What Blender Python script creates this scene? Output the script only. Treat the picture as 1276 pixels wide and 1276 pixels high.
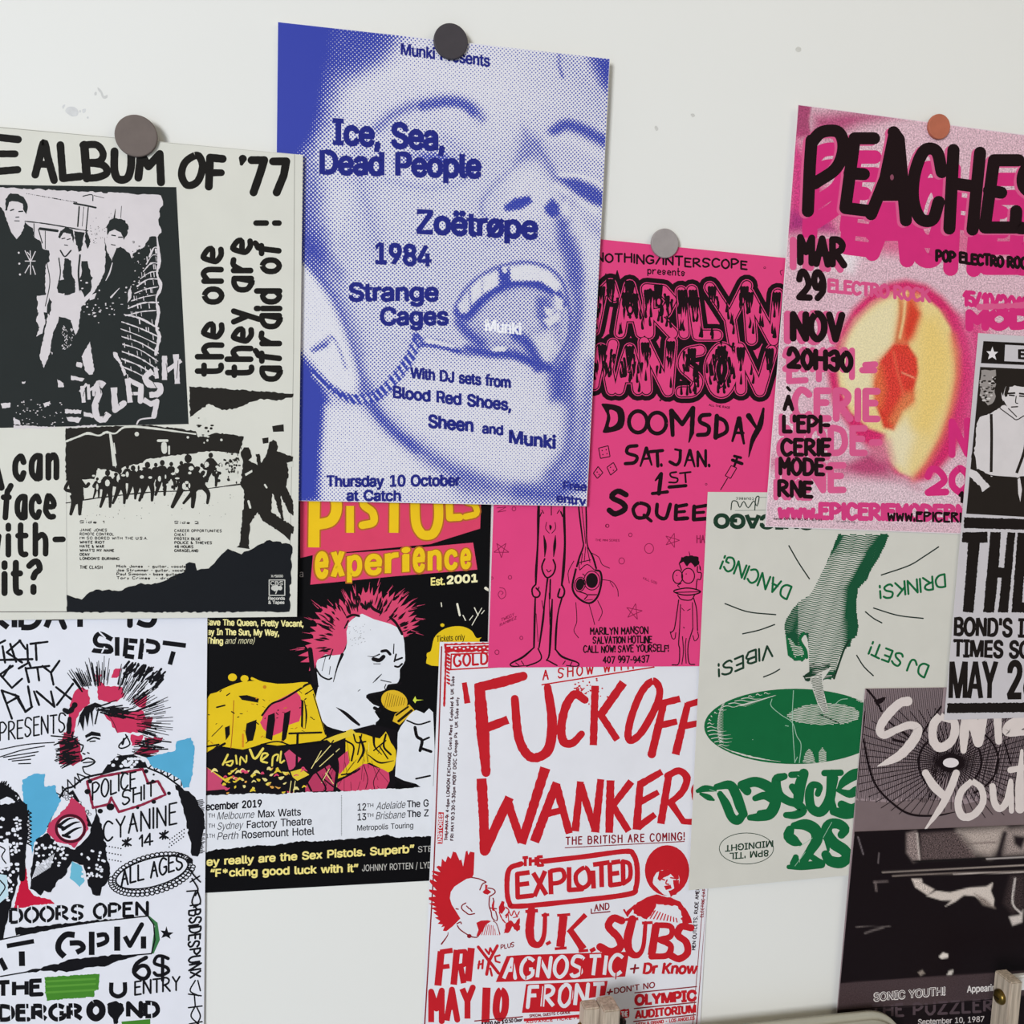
import bpy, bmesh, math, random
import numpy as np
from mathutils import Vector, Matrix
from mathutils.geometry import tessellate_polygon

for _o in list(bpy.data.objects):
    bpy.data.objects.remove(_o)
SC = bpy.context.scene
COL = SC.collection
PI = math.pi

# ---------------------------------------------------------------- camera
FPX = 1279.25                      # focal length in pixels of the 1276 px frame
YAW, PITCH, ROLL = (math.radians(a) for a in (-13.60130493, 5.89354578, 2.39017822))
DIST, CAMZ = 0.96, 1.45            # camera to wall, camera height
def _rot(y, p, r):
    cy, sy, cp, sp, cr, sr = math.cos(y), math.sin(y), math.cos(p), math.sin(p), math.cos(r), math.sin(r)
    return (np.array([[cr, -sr, 0], [sr, cr, 0], [0, 0, 1]]) @ np.array([[1, 0, 0], [0, cp, -sp], [0, sp, cp]])
            @ np.array([[cy, 0, sy], [0, 1, 0], [-sy, 0, cy]]))
RM = _rot(YAW, PITCH, ROLL)        # rows: camera right, down, forward in (X, down, into wall)
CAM = np.array([0.0, -DIST, CAMZ])
def _w(v): return Vector((v[0], v[2], -v[1]))
cam_d = bpy.data.cameras.new('camera'); cam = bpy.data.objects.new('camera', cam_d); COL.objects.link(cam)
cam_d.sensor_width = 36.0; cam_d.sensor_fit = 'HORIZONTAL'; cam_d.lens = FPX / 1276 * 36.0
cam_d.clip_start = 0.01; cam_d.clip_end = 50
_r, _d, _f = _w(RM[0]), _w(RM[1]), _w(RM[2])
cam.matrix_world = Matrix(((_r.x, -_d.x, -_f.x, CAM[0]), (_r.y, -_d.y, -_f.y, CAM[1]), (_r.z, -_d.z, -_f.z, CAM[2]), (0, 0, 0, 1)))
SC.camera = cam

# ---------------------------------------------------------------- light and exposure
SC.view_settings.view_transform = 'Standard'
SC.view_settings.look = 'None'
SC.view_settings.exposure = -0.2
SC.view_settings.gamma = 1.0
SC.view_settings.use_curve_mapping = False
W = bpy.data.worlds.new('room_light'); SC.world = W; W.use_nodes = True
_n = W.node_tree; _bg = _n.nodes['Background']; _bg.inputs[1].default_value = 0.50
_tc = _n.nodes.new('ShaderNodeTexCoord'); _sx = _n.nodes.new('ShaderNodeSeparateXYZ'); _mr = _n.nodes.new('ShaderNodeMapRange'); _cr = _n.nodes.new('ShaderNodeValToRGB')
_mr.inputs['From Min'].default_value = -1; _mr.inputs['From Max'].default_value = 1
_n.links.new(_tc.outputs['Generated'], _sx.inputs[0]); _n.links.new(_sx.outputs['Z'], _mr.inputs[0]); _n.links.new(_mr.outputs[0], _cr.inputs[0]); _n.links.new(_cr.outputs[0], _bg.inputs[0])
_cr.color_ramp.elements[0].position = .25; _cr.color_ramp.elements[0].color = (.86, .94, 1.10, 1)      # pale floor and walls of the room
_cr.color_ramp.elements[1].position = .85; _cr.color_ramp.elements[1].color = (.74, .66, .52, 1)      # dimmer, warmer ceiling
def area(name, loc, target, size, size_y, power, col):
    d = bpy.data.lights.new(name, 'AREA'); d.shape = 'RECTANGLE'; d.size = size; d.size_y = size_y; d.energy = power; d.color = col
    o = bpy.data.objects.new(name, d); COL.objects.link(o); o.location = loc
    o.rotation_euler = (Vector(target) - Vector(loc)).to_track_quat('-Z', 'Y').to_euler()
    return o
area('window_daylight', (-3.2, -4.9, 2.35), (0.6, 0, 1.1), 1.3, 1.6, 285, (0.965, 0.985, 1.0))
area('cool_fill_light', (-.8, -1.6, 1.40), (-.25, 0, .60), .7, .5, 4.5, (0.48, 0.70, 1.0))  # unseen cool fill, added to tint the lower wall bluish
area('warm_fill_light', (1.5, -1.9, 2.55), (.8, 0, 1.5), 1.2, 1.2, 7.0, (1.0, 0.86, 0.60))  # unseen warm fill, added to warm the upper right of the wall

# ---------------------------------------------------------------- materials
def lin(h):
    h = h.lstrip('#'); c = [int(h[i:i + 2], 16) / 255 for i in (0, 2, 4)]
    return tuple(x / 12.92 if x <= 0.04045 else ((x + 0.055) / 1.055) ** 2.4 for x in c)
_mats = {}
def mat(hexc, rough=0.6, name=None, var=0.03, scale=60.0, spec=0.09, metal=0.0, stretch=None, bump=0.0):
    key = (hexc, rough, var, scale, spec, metal, stretch, bump)
    if key in _mats: return _mats[key]
    m = bpy.data.materials.new(name or ('ink_' + hexc.strip('#'))); m.use_nodes = True
    nt = m.node_tree; b = nt.nodes['Principled BSDF']; c = lin(hexc)
    b.inputs['Roughness'].default_value = rough; b.inputs['Specular IOR Level'].default_value = spec; b.inputs['Metallic'].default_value = metal
    tc = nt.nodes.new('ShaderNodeTexCoord'); nz = nt.nodes.new('ShaderNodeTexNoise'); nz.inputs['Scale'].default_value = scale; nz.inputs['Detail'].default_value = 3
    if stretch:
        mp = nt.nodes.new('ShaderNodeMapping'); mp.inputs['Scale'].default_value = stretch
        nt.links.new(tc.outputs['Object'], mp.inputs[0]); nt.links.new(mp.outputs[0], nz.inputs['Vector'])
    else:
        nt.links.new(tc.outputs['Object'], nz.inputs['Vector'])
    rp = nt.nodes.new('ShaderNodeValToRGB'); rp.color_ramp.elements[0].position = .3; rp.color_ramp.elements[1].position = .7
    rp.color_ramp.elements[0].color = tuple(x * (1 - var) for x in c) + (1,); rp.color_ramp.elements[1].color = tuple(min(1, x * (1 + var)) for x in c) + (1,)
    nt.links.new(nz.outputs['Fac'], rp.inputs[0]); nt.links.new(rp.outputs[0], b.inputs['Base Color'])
    if bump:
        bp = nt.nodes.new('ShaderNodeBump'); bp.inputs['Strength'].default_value = bump; bp.inputs['Distance'].default_value = .001
        nt.links.new(nz.outputs['Fac'], bp.inputs['Height']); nt.links.new(bp.outputs[0], b.inputs['Normal'])
    _mats[key] = m
    return m
def mat_halftone(name, ink, paper, pitch, ang):
    m = bpy.data.materials.new(name); m.use_nodes = True; nt = m.node_tree; b = nt.nodes['Principled BSDF']; L = nt.links.new
    b.inputs['Roughness'].default_value = .5; b.inputs['Specular IOR Level'].default_value = .3
    at = nt.nodes.new('ShaderNodeAttribute'); at.attribute_name = 'Col'
    tc = nt.nodes.new('ShaderNodeTexCoord'); mp = nt.nodes.new('ShaderNodeMapping')
    mp.inputs['Rotation'].default_value = (0, ang, 0); k = 2 * PI / pitch; mp.inputs['Scale'].default_value = (k, k, k)
    # mapping scales first, then rotates: uniform scale, so the order does not matter
    L(tc.outputs['Object'], mp.inputs[0]); sp = nt.nodes.new('ShaderNodeSeparateXYZ'); L(mp.outputs[0], sp.inputs[0])
    def mth(op, a, c=None, v=None):
        n = nt.nodes.new('ShaderNodeMath'); n.operation = op
        L(a, n.inputs[0])
        if c is not None: L(c, n.inputs[1])
        if v is not None: n.inputs[1].default_value = v
        return n.outputs[0]
    s = mth('ADD', mth('COSINE', sp.outputs['X']), mth('COSINE', sp.outputs['Z']))
    p = mth('ADD', mth('MULTIPLY', s, v=.25), v=.5)
    nz = nt.nodes.new('ShaderNodeTexNoise'); nz.inputs['Scale'].default_value = 500; L(tc.outputs['Object'], nz.inputs['Vector'])
    p = mth('ADD', p, mth('MULTIPLY', mth('SUBTRACT', nz.outputs['Fac'], v=.5), v=.35))
    sep = nt.nodes.new('ShaderNodeSeparateColor'); L(at.outputs['Color'], sep.inputs[0])
    d = mth('SUBTRACT', sep.outputs[0], p); mr = nt.nodes.new('ShaderNodeMapRange'); mr.interpolation_type = 'SMOOTHSTEP'
    mr.inputs['From Min'].default_value = -.12; mr.inputs['From Max'].default_value = .12; L(d, mr.inputs[0])
    mx = nt.nodes.new('ShaderNodeMix'); mx.data_type = 'RGBA'; L(mr.outputs[0], mx.inputs['Factor'])
    mx.inputs['A'].default_value = lin(paper) + (1,); mx.inputs['B'].default_value = lin(ink) + (1,)
    L(mx.outputs['Result'], b.inputs['Base Color'])
    return m
def mat_grain(name, amp, scale, rough=.5):
    """printed colours from the mesh attribute Col, broken up by a fine print grain"""
    m = bpy.data.materials.new(name); m.use_nodes = True; nt = m.node_tree; b = nt.nodes['Principled BSDF']; L = nt.links.new
    b.inputs['Roughness'].default_value = rough; b.inputs['Specular IOR Level'].default_value = .15
    at = nt.nodes.new('ShaderNodeAttribute'); at.attribute_name = 'Col'
    tc = nt.nodes.new('ShaderNodeTexCoord'); nz = nt.nodes.new('ShaderNodeTexNoise'); nz.inputs['Scale'].default_value = scale; nz.inputs['Detail'].default_value = 1
    L(tc.outputs['Object'], nz.inputs['Vector'])
    mr = nt.nodes.new('ShaderNodeMapRange'); mr.inputs['From Min'].default_value = .25; mr.inputs['From Max'].default_value = .75
    mr.inputs['To Min'].default_value = -1; mr.inputs['To Max'].default_value = 1; L(nz.outputs['Fac'], mr.inputs[0])
    # alpha of Col is how grainy the print is at that point
    mu = nt.nodes.new('ShaderNodeMath'); mu.operation = 'MULTIPLY'; L(mr.outputs[0], mu.inputs[0]); L(at.outputs['Alpha'], mu.inputs[1])
    mu2 = nt.nodes.new('ShaderNodeMath'); mu2.operation = 'MULTIPLY_ADD'; L(mu.outputs[0], mu2.inputs[0]); mu2.inputs[1].default_value = amp; mu2.inputs[2].default_value = 1
    vm = nt.nodes.new('ShaderNodeVectorMath'); vm.operation = 'SCALE'; L(at.outputs['Color'], vm.inputs[0]); L(mu2.outputs[0], vm.inputs['Scale'])
    L(vm.outputs[0], b.inputs['Base Color'])
    return m

# ---------------------------------------------------------------- wall coordinates
def rays(px, py):
    v = np.stack([(np.asarray(px, float) - 638) / FPX, (np.asarray(py, float) - 638) / FPX, np.ones(np.shape(px))], -1) @ RM
    return np.stack([v[..., 0], v[..., 2], -v[..., 1]], -1)
def on_plane(px, py, lev, tilt=(0, 0), c=(0, 0)):
    """points of the sheet plane y = -(lev + a(x-cx) + b(z-cz)) seen in direction (px, py)"""
    d = rays(px, py); a, b = tilt
    # CAM.y + t dy = -(lev + a(t dx + X0 - cx) + b(...))
    num = -(lev + a * (CAM[0] - c[0]) + b * (CAM[2] - c[1])) - CAM[1]
    den = d[..., 1] + a * d[..., 0] + b * d[..., 2]
    return CAM + d * (num / den)[..., None]
def P2(s):
    if isinstance(s, str): return [tuple(float(v) for v in q.split(',')) for q in s.split()]
    return [tuple(q) for q in s]
def tag(o, **k):
    for a, v in k.items(): o[a] = v
    return o
def mesh_obj(name, verts, faces, mats, idx=None, parent=None, smooth=False):
    me = bpy.data.meshes.new(name); me.from_pydata([tuple(v) for v in verts], [], faces)
    for m in mats: me.materials.append(m)
    if idx is not None: me.polygons.foreach_set('material_index', idx)
    if smooth: me.polygons.foreach_set('use_smooth', [True] * len(me.polygons))
    me.update(); o = bpy.data.objects.new(name, me); COL.objects.link(o)
    if parent is not None: o.parent = parent
    return o

# ---------------------------------------------------------------- single-stroke alphabet (x 0-8, y: 0 descender, 2 baseline, 9 cap height)
G = dict(p for p in (l.split(' ', 1) for l in '''A 02 39 62;15 55
B 02 09;~09 39 58 57 46 06;~06 46 65 53 42 02
C ~68 49 29 07 04 22 42 63
D 02 09;~09 29 58 65 53 32 02
E 59 09 02 52;06 46
F 59 09 02;06 46
G ~68 49 29 07 04 22 42 63 65;65 45
H 09 02;69 62;06 66
I 09 02
J ~59 54 42 22 04
K 09 02;59 05;26 62
L 09 02 52
M 02 09 35 69 62
N 02 09 62 69
O ~29 07 04 22 42 64 67 49 29
P 02 09;~09 39 58 67 56 35 05
Q ~29 07 04 22 42 64 67 49 29;44 72
R 02 09;~09 39 58 57 46 05;25 62
S ~68 49 19 07 16 45 54 53 32 12 03
T 09 69;39 32
U ~09 04 22 42 64 69
V 09 32 69
W 09 22 47 62 89
X 09 62;69 02
Y 09 36 69;36 32
Z 09 69 02 62
0 ~29 07 04 22 32 54 57 39 29
1 17 39 32
2 ~07 19 39 57 55 02;02 62
3 ~08 29 49 57 46 26;~26 46 54 42 22 03
4 42 49 04 64
5 59 09 06;~06 36 55 53 32 03
6 ~49 17 04 22 42 54 46 26 04
7 09 69 22
8 ~29 08 07 45 54 42 22 04 15 47 48 29
9 ~57 35 15 07 19 39 57 54 22
. 02 03
, 03 11
! 09 05;02 03
' 09 07
- 05 35
/ 02 49
+ 05 45;27 23
? ~08 29 49 57 36 25;22 23
: 06 07;02 03
& 62 08 19 38 04 22 42 65
* 24 49;08 64;05 68;28 44
$ ~58 39 19 07 16 45 54 53 32 12 03;31 30 39
a ~46 26 05 03 22 32 45;46 42
b 09 02;~05 26 36 45 43 32 22 03
c ~45 36 26 05 03 22 32 43
d 49 42;~45 26 05 03 22 43
e ~04 44 45 26 16 04 03 22 42
f ~49 38 27 12;06 36
g ~46 26 05 03 23 44;~46 41 30 10 01
h 09 02;~05 26 36 45 42
i 06 02;08 09
j ~26 21 10 00;28 29
k 09 02;46 04;24 42
l 09 02
m 06 02;~05 26 35 32;~35 56 65 62
n 06 02;~05 26 36 45 42
o ~26 05 03 22 43 45 26
p 06 00;~05 26 36 45 43 32 22 03
q 46 40;~45 26 05 03 22 43
r 06 02;~04 26 46
s ~45 26 16 05 14 34 33 22 12 03
t ~19 13 22 32;06 36
u ~06 03 12 32 44;46 42
v 06 22 46
w 06 12 35 52 66
x 06 42;46 02
y 06 23;46 10
z 06 46 02 42'''.split('\n')))
def glyph(ch):
    if ch not in G: return [], 3.0
    out = []; wmax = 0
    for s in G[ch].split(';'):
        sm = s.startswith('~'); q = [(int(c[0]), (int(c[1]) - 2) / 7) for c in s.lstrip('~').split()]
        wmax = max(wmax, max(x for x, _ in q)); out.append((sm, q))
    return out, float(wmax)

def catmull(p, n):
    p = np.asarray(p, float)
    if len(p) < 3: return p
    closed = np.allclose(p[0], p[-1])
    e = np.vstack([p[-2], p, p[1]]) if closed else np.vstack([2 * p[0] - p[1], p, 2 * p[-1] - p[-2]])
    t = np.linspace(0, 1, n, endpoint=False)[:, None]; out = []
    for i in range(len(p) - 1):
        a, b, c, d = e[i:i + 4]
        out.append(.5 * ((2 * b) + (c - a) * t + (2 * a - 5 * b + 4 * c - d) * t ** 2 + (-a + 3 * b - 3 * c + d) * t ** 3))
    return np.vstack(out + [p[-1:]])

# printed sans alphabet: outlines, two weights (character, advance, contours)
SANS = {
    chr(65): (240, [(172,71,198,0,231,0,138,254,101,254,8,0,43,0,67,71),(119,228,162,99,77,99)]),
    chr(66): (228, [(192,114,182,123,170,129,157,131,157,133,178,143,187,150,193,160,198,172,199,187,197,205,190,221,180,235,164,245,145,252,121,254,30,254,30,0,123,0,151,2,172,9,189,20,200,33,207,50,209,68,207,86,201,102),(62,143,62,226,120,226,141,223,156,214,165,202,168,186,166,174,162,163,154,155,144,148,132,144),(148,31,122,29,62,29,62,115,140,114,153,109,163,102,171,92,176,81,178,68,175,53,165,40)]),
    chr(67): (255, [(134,26,112,29,92,38,75,53,63,72,54,97,52,127,54,157,62,182,75,202,92,216,111,225,134,228,158,224,179,214,195,197,204,174,236,174,232,193,224,209,214,224,201,236,186,245,170,252,152,256,134,258,103,254,75,242,52,223,35,197,24,165,20,127,24,90,35,58,52,32,75,12,103,1,134,-3,153,-2,170,2,187,9,201,19,214,31,224,45,232,62,236,80,204,80,195,57,179,40,158,30)]),
    chr(68): (251, [(109,0,145,4,175,15,199,34,217,59,227,91,231,128,227,164,217,196,200,221,176,239,147,251,113,254,30,254,30,0),(138,223,160,214,177,200,190,180,197,156,200,128,197,99,189,75,177,55,159,40,136,31,107,29,62,29,62,226,110,226)]),
    chr(69): (209, [(62,226,186,226,186,254,30,254,30,0,188,0,188,29,62,29,62,114,178,114,178,143,62,143)]),
    chr(70): (205, [(62,226,185,226,185,254,30,254,30,0,62,0,62,111,173,111,173,139,62,139)]),
    chr(71): (260, [(134,26,112,29,92,38,75,53,63,72,54,97,52,127,54,157,62,182,75,202,92,216,111,225,133,228,158,224,178,213,194,197,204,174,237,174,232,192,225,208,214,222,202,235,187,245,170,252,152,256,132,258,102,254,74,242,52,223,35,197,24,165,20,127,24,90,35,58,52,32,75,13,102,1,134,-3,163,0,188,9,209,25,225,45,236,71,239,100,239,128,141,128,141,100,207,100,205,80,198,62,187,47,172,36,155,29)]),
    chr(72): (258, [(196,144,62,144,62,254,30,254,30,0,62,0,62,116,196,116,196,0,228,0,228,254,196,254)]),
    chr(73): (150, [(16,226,59,226,59,29,16,29,16,0,135,0,135,29,91,29,91,226,135,226,135,254,16,254)]),
    chr(74): (198, [(168,73,168,254,136,254,136,73,133,52,124,37,110,28,93,25,75,28,61,37,52,52,49,86,17,86,17,73,22,40,38,16,62,2,93,-3,123,2,147,16,163,40)]),
    chr(75): (233, [(62,254,30,254,30,0,62,0,62,83,99,122,186,0,224,0,121,144,224,254,182,254,96,162,62,121)]),
    chr(76): (196, [(62,254,30,254,30,0,181,0,181,29,62,29)]),
    chr(77): (314, [(253,219,252,0,284,0,284,254,238,254,176,94,157,36,141,87,76,254,30,254,30,0,61,0,60,218,80,160,143,0,171,0,228,145)]),
    chr(78): (262, [(232,254,199,254,200,79,201,39,176,84,68,254,30,254,30,0,62,0,62,153,60,215,101,145,193,0,232,0)]),
    chr(79): (267, [(54,157,63,182,75,202,92,216,112,225,133,228,155,225,175,216,191,202,204,182,212,157,215,127,212,97,204,72,191,52,175,38,155,29,133,26,112,29,92,38,75,52,63,72,54,97,52,127),(247,127,243,165,232,197,215,223,192,242,164,254,133,258,103,254,75,242,52,223,35,197,24,165,20,127,24,90,35,58,52,32,75,12,103,1,133,-3,164,1,192,12,215,32,232,58,243,90)]),
    chr(80): (222, [(134,123,62,121,62,226,134,224,148,219,159,211,167,201,171,188,172,174,171,160,167,147,159,136,149,128),(118,93,144,96,166,104,183,116,195,133,202,152,204,174,202,195,195,215,183,231,166,244,144,252,118,254,30,254,30,0,62,0,62,93)]),
    chr(81): (267, [(191,202,204,182,212,157,215,127,212,97,204,72,191,52,183,45,156,80,123,80,159,31,133,26,112,29,92,38,75,52,63,72,54,97,52,127,54,157,63,182,75,202,92,216,112,225,133,228,155,225,175,216),(75,242,52,223,35,197,24,165,20,127,24,90,35,58,52,32,75,12,103,1,133,-3,164,1,178,6,200,-24,234,-24,201,20,215,32,232,58,243,90,247,127,243,165,232,197,215,223,192,242,164,254,133,258,103,254)]),
    chr(82): (224, [(135,129,62,128,62,226,134,224,149,220,159,212,167,202,171,190,173,176,171,162,167,150,160,141,149,133),(202,154,205,176,202,198,195,217,183,232,167,244,145,252,118,254,30,254,30,0,62,0,62,99,123,99,177,0,214,0,156,105,166,109,183,120,195,136)]),
    chr(83): (223, [(197,208,189,224,175,238,158,249,137,256,114,258,90,256,69,249,51,238,37,224,29,206,26,186,30,163,43,145,64,130,92,120,136,107,158,96,166,89,171,81,173,70,171,57,165,46,155,37,143,30,128,26,112,25,83,29,71,35,62,44,55,55,52,68,19,68,23,48,32,30,46,15,64,5,86,-2,112,-4,139,-2,162,5,180,17,193,32,201,50,204,69,202,85,197,99,189,110,168,126,144,136,96,150,74,160,65,167,60,176,58,188,59,199,64,209,73,218,84,224,97,228,112,229,134,227,151,219,163,206,169,189,200,189)]),
    chr(84): (224, [(16,226,96,226,96,0,128,0,128,226,208,226,208,254,16,254)]),
    chr(85): (259, [(179,44,165,34,149,28,129,26,110,28,94,34,80,44,70,57,64,72,62,89,62,254,30,254,30,87,33,62,42,40,57,22,77,8,101,-1,129,-4,157,-1,182,8,201,22,216,40,226,62,229,87,229,254,196,254,196,89,194,72,188,57)]),
    chr(86): (240, [(101,88,42,254,8,254,102,0,139,0,231,254,197,254,121,27)]),
    chr(87): (343, [(190,254,153,254,106,73,97,30,85,85,41,254,8,254,78,0,115,0,164,179,171,218,184,161,228,0,265,0,335,254,302,254,261,98,246,31,234,85)]),
    chr(88): (237, [(136,181,119,151,102,181,52,254,15,254,100,130,9,0,46,0,103,83,119,109,134,83,191,0,228,0,138,131,223,254,187,254)]),
    chr(89): (236, [(46,254,8,254,102,104,102,0,134,0,134,104,228,254,191,254,140,172,118,131,104,159)]),
    chr(90): (219, [(198,231,198,254,20,254,20,226,162,227,21,23,21,0,200,0,200,29,57,28)]),
    chr(97): (195, [(97,192,66,188,52,182,39,173,29,161,20,146,50,137,59,150,75,161,85,164,110,164,128,156,133,148,137,139,136,121,126,115,76,108,50,102,29,90,22,80,17,69,15,54,17,37,24,22,34,11,47,2,63,-3,80,-4,108,1,126,12,136,26,138,26,138,0,168,0,168,126,167,145,161,160,153,172,143,180,119,190),(47,62,52,70,58,75,77,82,123,89,138,95,136,57,132,47,124,37,114,29,101,24,85,23,65,26,51,36,47,43)]),
    chr(98): (212, [(140,156,150,145,158,131,163,114,164,95,163,75,158,58,150,44,140,33,126,26,110,23,94,26,81,32,70,43,63,58,58,75,56,95,58,114,62,131,70,145,81,156,94,163,110,165,126,163),(98,191,86,186,76,180,59,160,57,160,57,254,26,254,26,0,56,0,56,29,59,29,69,16,86,2,99,-3,115,-4,137,-1,157,8,173,23,185,42,193,66,195,94,193,122,185,146,173,166,156,180,137,189,115,192)]),
    chr(99): (198, [(104,23,86,26,73,33,62,44,54,59,50,75,48,94,50,112,54,129,62,144,73,155,86,162,104,165,121,162,135,155,145,145,151,131,181,138,176,150,162,170,142,184,117,191,104,192,79,189,58,180,41,165,28,146,20,122,17,94,20,66,28,43,41,23,58,8,79,-1,104,-4,130,0,142,4,163,19,177,39,181,51,152,59,146,44,135,33,121,26)]),
    chr(100): (212, [(132,156,142,145,150,131,154,114,156,95,154,75,150,58,142,43,132,32,118,26,102,23,86,26,73,33,62,44,54,58,50,75,48,95,50,114,54,131,62,145,72,156,86,163,102,165,118,163),(153,160,144,173,126,186,114,191,98,192,75,189,56,180,40,166,27,146,20,122,17,94,20,66,27,42,40,23,56,8,75,-1,98,-4,114,-3,126,2,143,16,153,29,156,29,156,0,186,0,186,254,155,254,155,160)]),
    chr(101): (202, [(64,40,55,53,50,69,48,85,186,85,184,121,179,141,170,157,160,170,147,180,133,187,103,192,78,189,58,180,40,165,28,145,20,121,17,93,20,66,28,42,41,23,58,8,80,-1,106,-4,125,-3,141,2,156,10,168,20,177,32,182,45,153,53,143,36,127,26,106,23,90,25,76,31),(154,110,48,110,54,135,62,147,73,157,87,163,103,165,118,163,131,157,141,147,149,134)]),
    chr(102): (127, [(114,234,121,260,94,265,80,264,68,259,57,252,48,243,42,231,40,190,3,190,3,164,40,164,40,0,71,0,71,164,114,164,114,190,71,190,72,221,77,230,85,235,97,237)]),
    chr(103): (213, [(144,173,127,186,114,191,98,192,76,189,56,180,40,166,27,147,20,123,17,96,20,68,28,45,40,27,56,13,76,5,97,2,114,4,126,8,143,21,153,34,156,34,156,-3,152,-23,141,-38,124,-46,103,-49,77,-44,61,-33,51,-20,25,-35,41,-55,53,-63,67,-70,84,-74,103,-75,125,-73,145,-68,162,-59,175,-45,183,-27,186,-4,186,190,157,190,157,159,154,159),(62,48,54,61,50,78,48,96,50,115,54,131,62,145,73,156,86,163,102,165,119,163,132,156,142,146,150,132,155,115,156,96,155,77,150,61,142,47,132,38,118,32,102,30,86,32,73,38)]),
    chr(104): (205, [(148,0,179,0,179,120,177,142,170,160,161,174,148,184,132,190,114,192,94,189,76,181,62,166,57,156,57,254,26,254,26,0,57,0,58,129,63,141,71,151,80,159,92,163,105,165,123,161,136,152,145,137,148,118)]),
    chr(105): (83, [(57,227,62,234,63,242,62,249,57,256,50,260,42,262,34,260,27,256,22,249,21,242,22,234,27,227,34,223,42,221,50,223),(26,190,26,0,57,0,57,190)]),
    chr(106): (83, [(27,227,34,223,42,221,50,223,57,227,61,234,63,242,61,249,57,256,50,260,42,262,34,260,27,256,22,249,20,242,22,234),(25,-27,20,-36,12,-42,-5,-43,-5,-71,19,-70,32,-65,43,-56,51,-45,55,-31,57,190,26,190,26,-15)]),
    chr(107): (190, [(180,190,142,190,60,106,57,106,57,254,26,254,26,0,57,0,57,70,77,89,147,0,186,0,100,108)]),
    chr(108): (95, [(90,1,85,27,65,27,60,31,58,38,57,254,26,254,26,42,29,24,37,10,50,2,70,-1)]),
    chr(109): (305, [(168,0,169,135,173,145,179,153,187,160,197,164,209,165,224,163,236,156,245,145,248,127,248,0,278,0,278,128,276,148,270,164,261,177,249,186,234,191,218,193,204,192,190,187,178,181,169,172,158,153,154,166,144,180,129,190,110,193,86,188,75,182,66,173,56,154,56,190,26,190,26,0,57,0,58,133,63,145,70,154,79,160,100,165,115,163,126,156,134,144,137,130,137,0)]),
    chr(110): (205, [(148,0,179,0,179,120,176,142,170,160,160,174,147,184,132,190,114,192,94,189,76,181,62,166,56,154,56,190,26,190,26,0,57,0,58,129,63,141,71,151,80,159,92,163,105,165,123,161,136,152,145,137,148,118)]),
    chr(111): (208, [(50,112,54,129,62,144,73,155,86,162,104,165,121,162,135,155,146,144,154,129,158,112,160,94,158,75,154,59,146,44,135,33,121,26,104,23,86,26,73,33,62,44,54,59,50,75,48,94),(191,94,188,122,180,146,167,165,149,180,128,189,104,192,79,189,58,180,41,165,28,146,20,122,17,94,20,66,28,43,41,23,58,8,79,-1,104,-4,128,-1,149,8,167,23,180,43,188,66)]),
    chr(112): (212, [(140,156,150,145,158,131,163,114,164,95,163,75,158,58,150,44,140,33,126,26,110,23,94,26,81,32,70,43,63,58,58,75,56,95,58,114,62,131,70,145,81,156,94,163,110,165,126,163),(185,42,193,66,195,94,193,122,185,146,173,166,156,180,137,189,115,192,98,191,86,186,69,173,59,160,56,160,56,190,26,190,26,-71,57,-71,57,29,59,29,69,16,86,2,99,-3,115,-4,137,-1,157,8,173,23)]),
    chr(113): (212, [(132,156,142,145,150,131,154,114,156,95,154,75,150,58,142,43,132,32,118,26,102,23,86,26,73,33,62,44,54,58,50,75,48,95,50,114,54,131,62,145,72,156,86,163,102,165,118,163),(40,166,27,146,20,122,17,94,20,66,27,42,40,23,56,8,75,-1,98,-4,114,-3,126,2,143,16,153,29,155,29,155,-71,186,-71,186,190,156,190,156,160,153,160,144,173,126,186,114,191,98,192,75,189,56,180)]),
    chr(114): (130, [(91,161,103,163,122,161,122,192,90,190,76,184,65,173,58,160,56,160,56,190,26,190,26,0,57,0,58,131,63,142,70,151,80,157)]),
    chr(115): (182, [(94,166,110,164,121,158,129,149,134,139,162,145,157,158,149,170,140,179,127,186,112,191,94,192,74,190,58,185,43,177,33,166,26,152,23,137,27,119,36,104,52,93,118,74,127,68,132,60,134,51,131,40,122,31,108,25,91,23,75,25,62,30,53,40,47,53,18,47,23,32,31,19,42,9,56,2,72,-3,91,-4,112,-2,130,3,145,12,156,24,163,37,166,53,162,71,153,86,137,97,72,116,62,122,56,129,54,139,57,150,65,158,78,164)]),
    chr(116): (114, [(107,1,101,27,85,25,75,26,68,31,64,38,63,164,102,164,102,190,63,190,63,236,32,236,32,190,3,190,3,164,32,164,32,46,36,26,46,11,62,1,84,-2)]),
    chr(117): (205, [(146,61,142,48,134,38,125,31,113,27,100,25,82,28,68,37,60,52,57,72,57,190,26,190,26,69,28,47,35,29,44,15,57,5,73,-1,91,-3,111,0,129,8,143,23,149,36,149,0,179,0,179,190,148,190)]),
    chr(118): (195, [(88,60,42,190,9,190,81,0,113,0,186,190,152,190,106,60,97,29)]),
    chr(119): (284, [(142,154,184,0,215,0,272,190,240,190,198,33,158,190,126,190,98,88,85,33,44,190,11,190,69,0,99,0)]),
    chr(120): (189, [(108,139,96,116,50,190,14,190,78,97,10,0,46,0,82,56,94,78,143,0,179,0,112,96,176,190,141,190)]),
    chr(121): (195, [(88,60,42,190,9,190,81,-1,71,-29,65,-37,52,-44,31,-43,24,-69,46,-73,70,-68,80,-62,96,-43,186,190,153,190,106,60,97,29)]),
    chr(122): (190, [(24,161,127,161,21,23,21,0,169,0,169,28,63,28,166,165,166,190,24,190)]),
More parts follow.
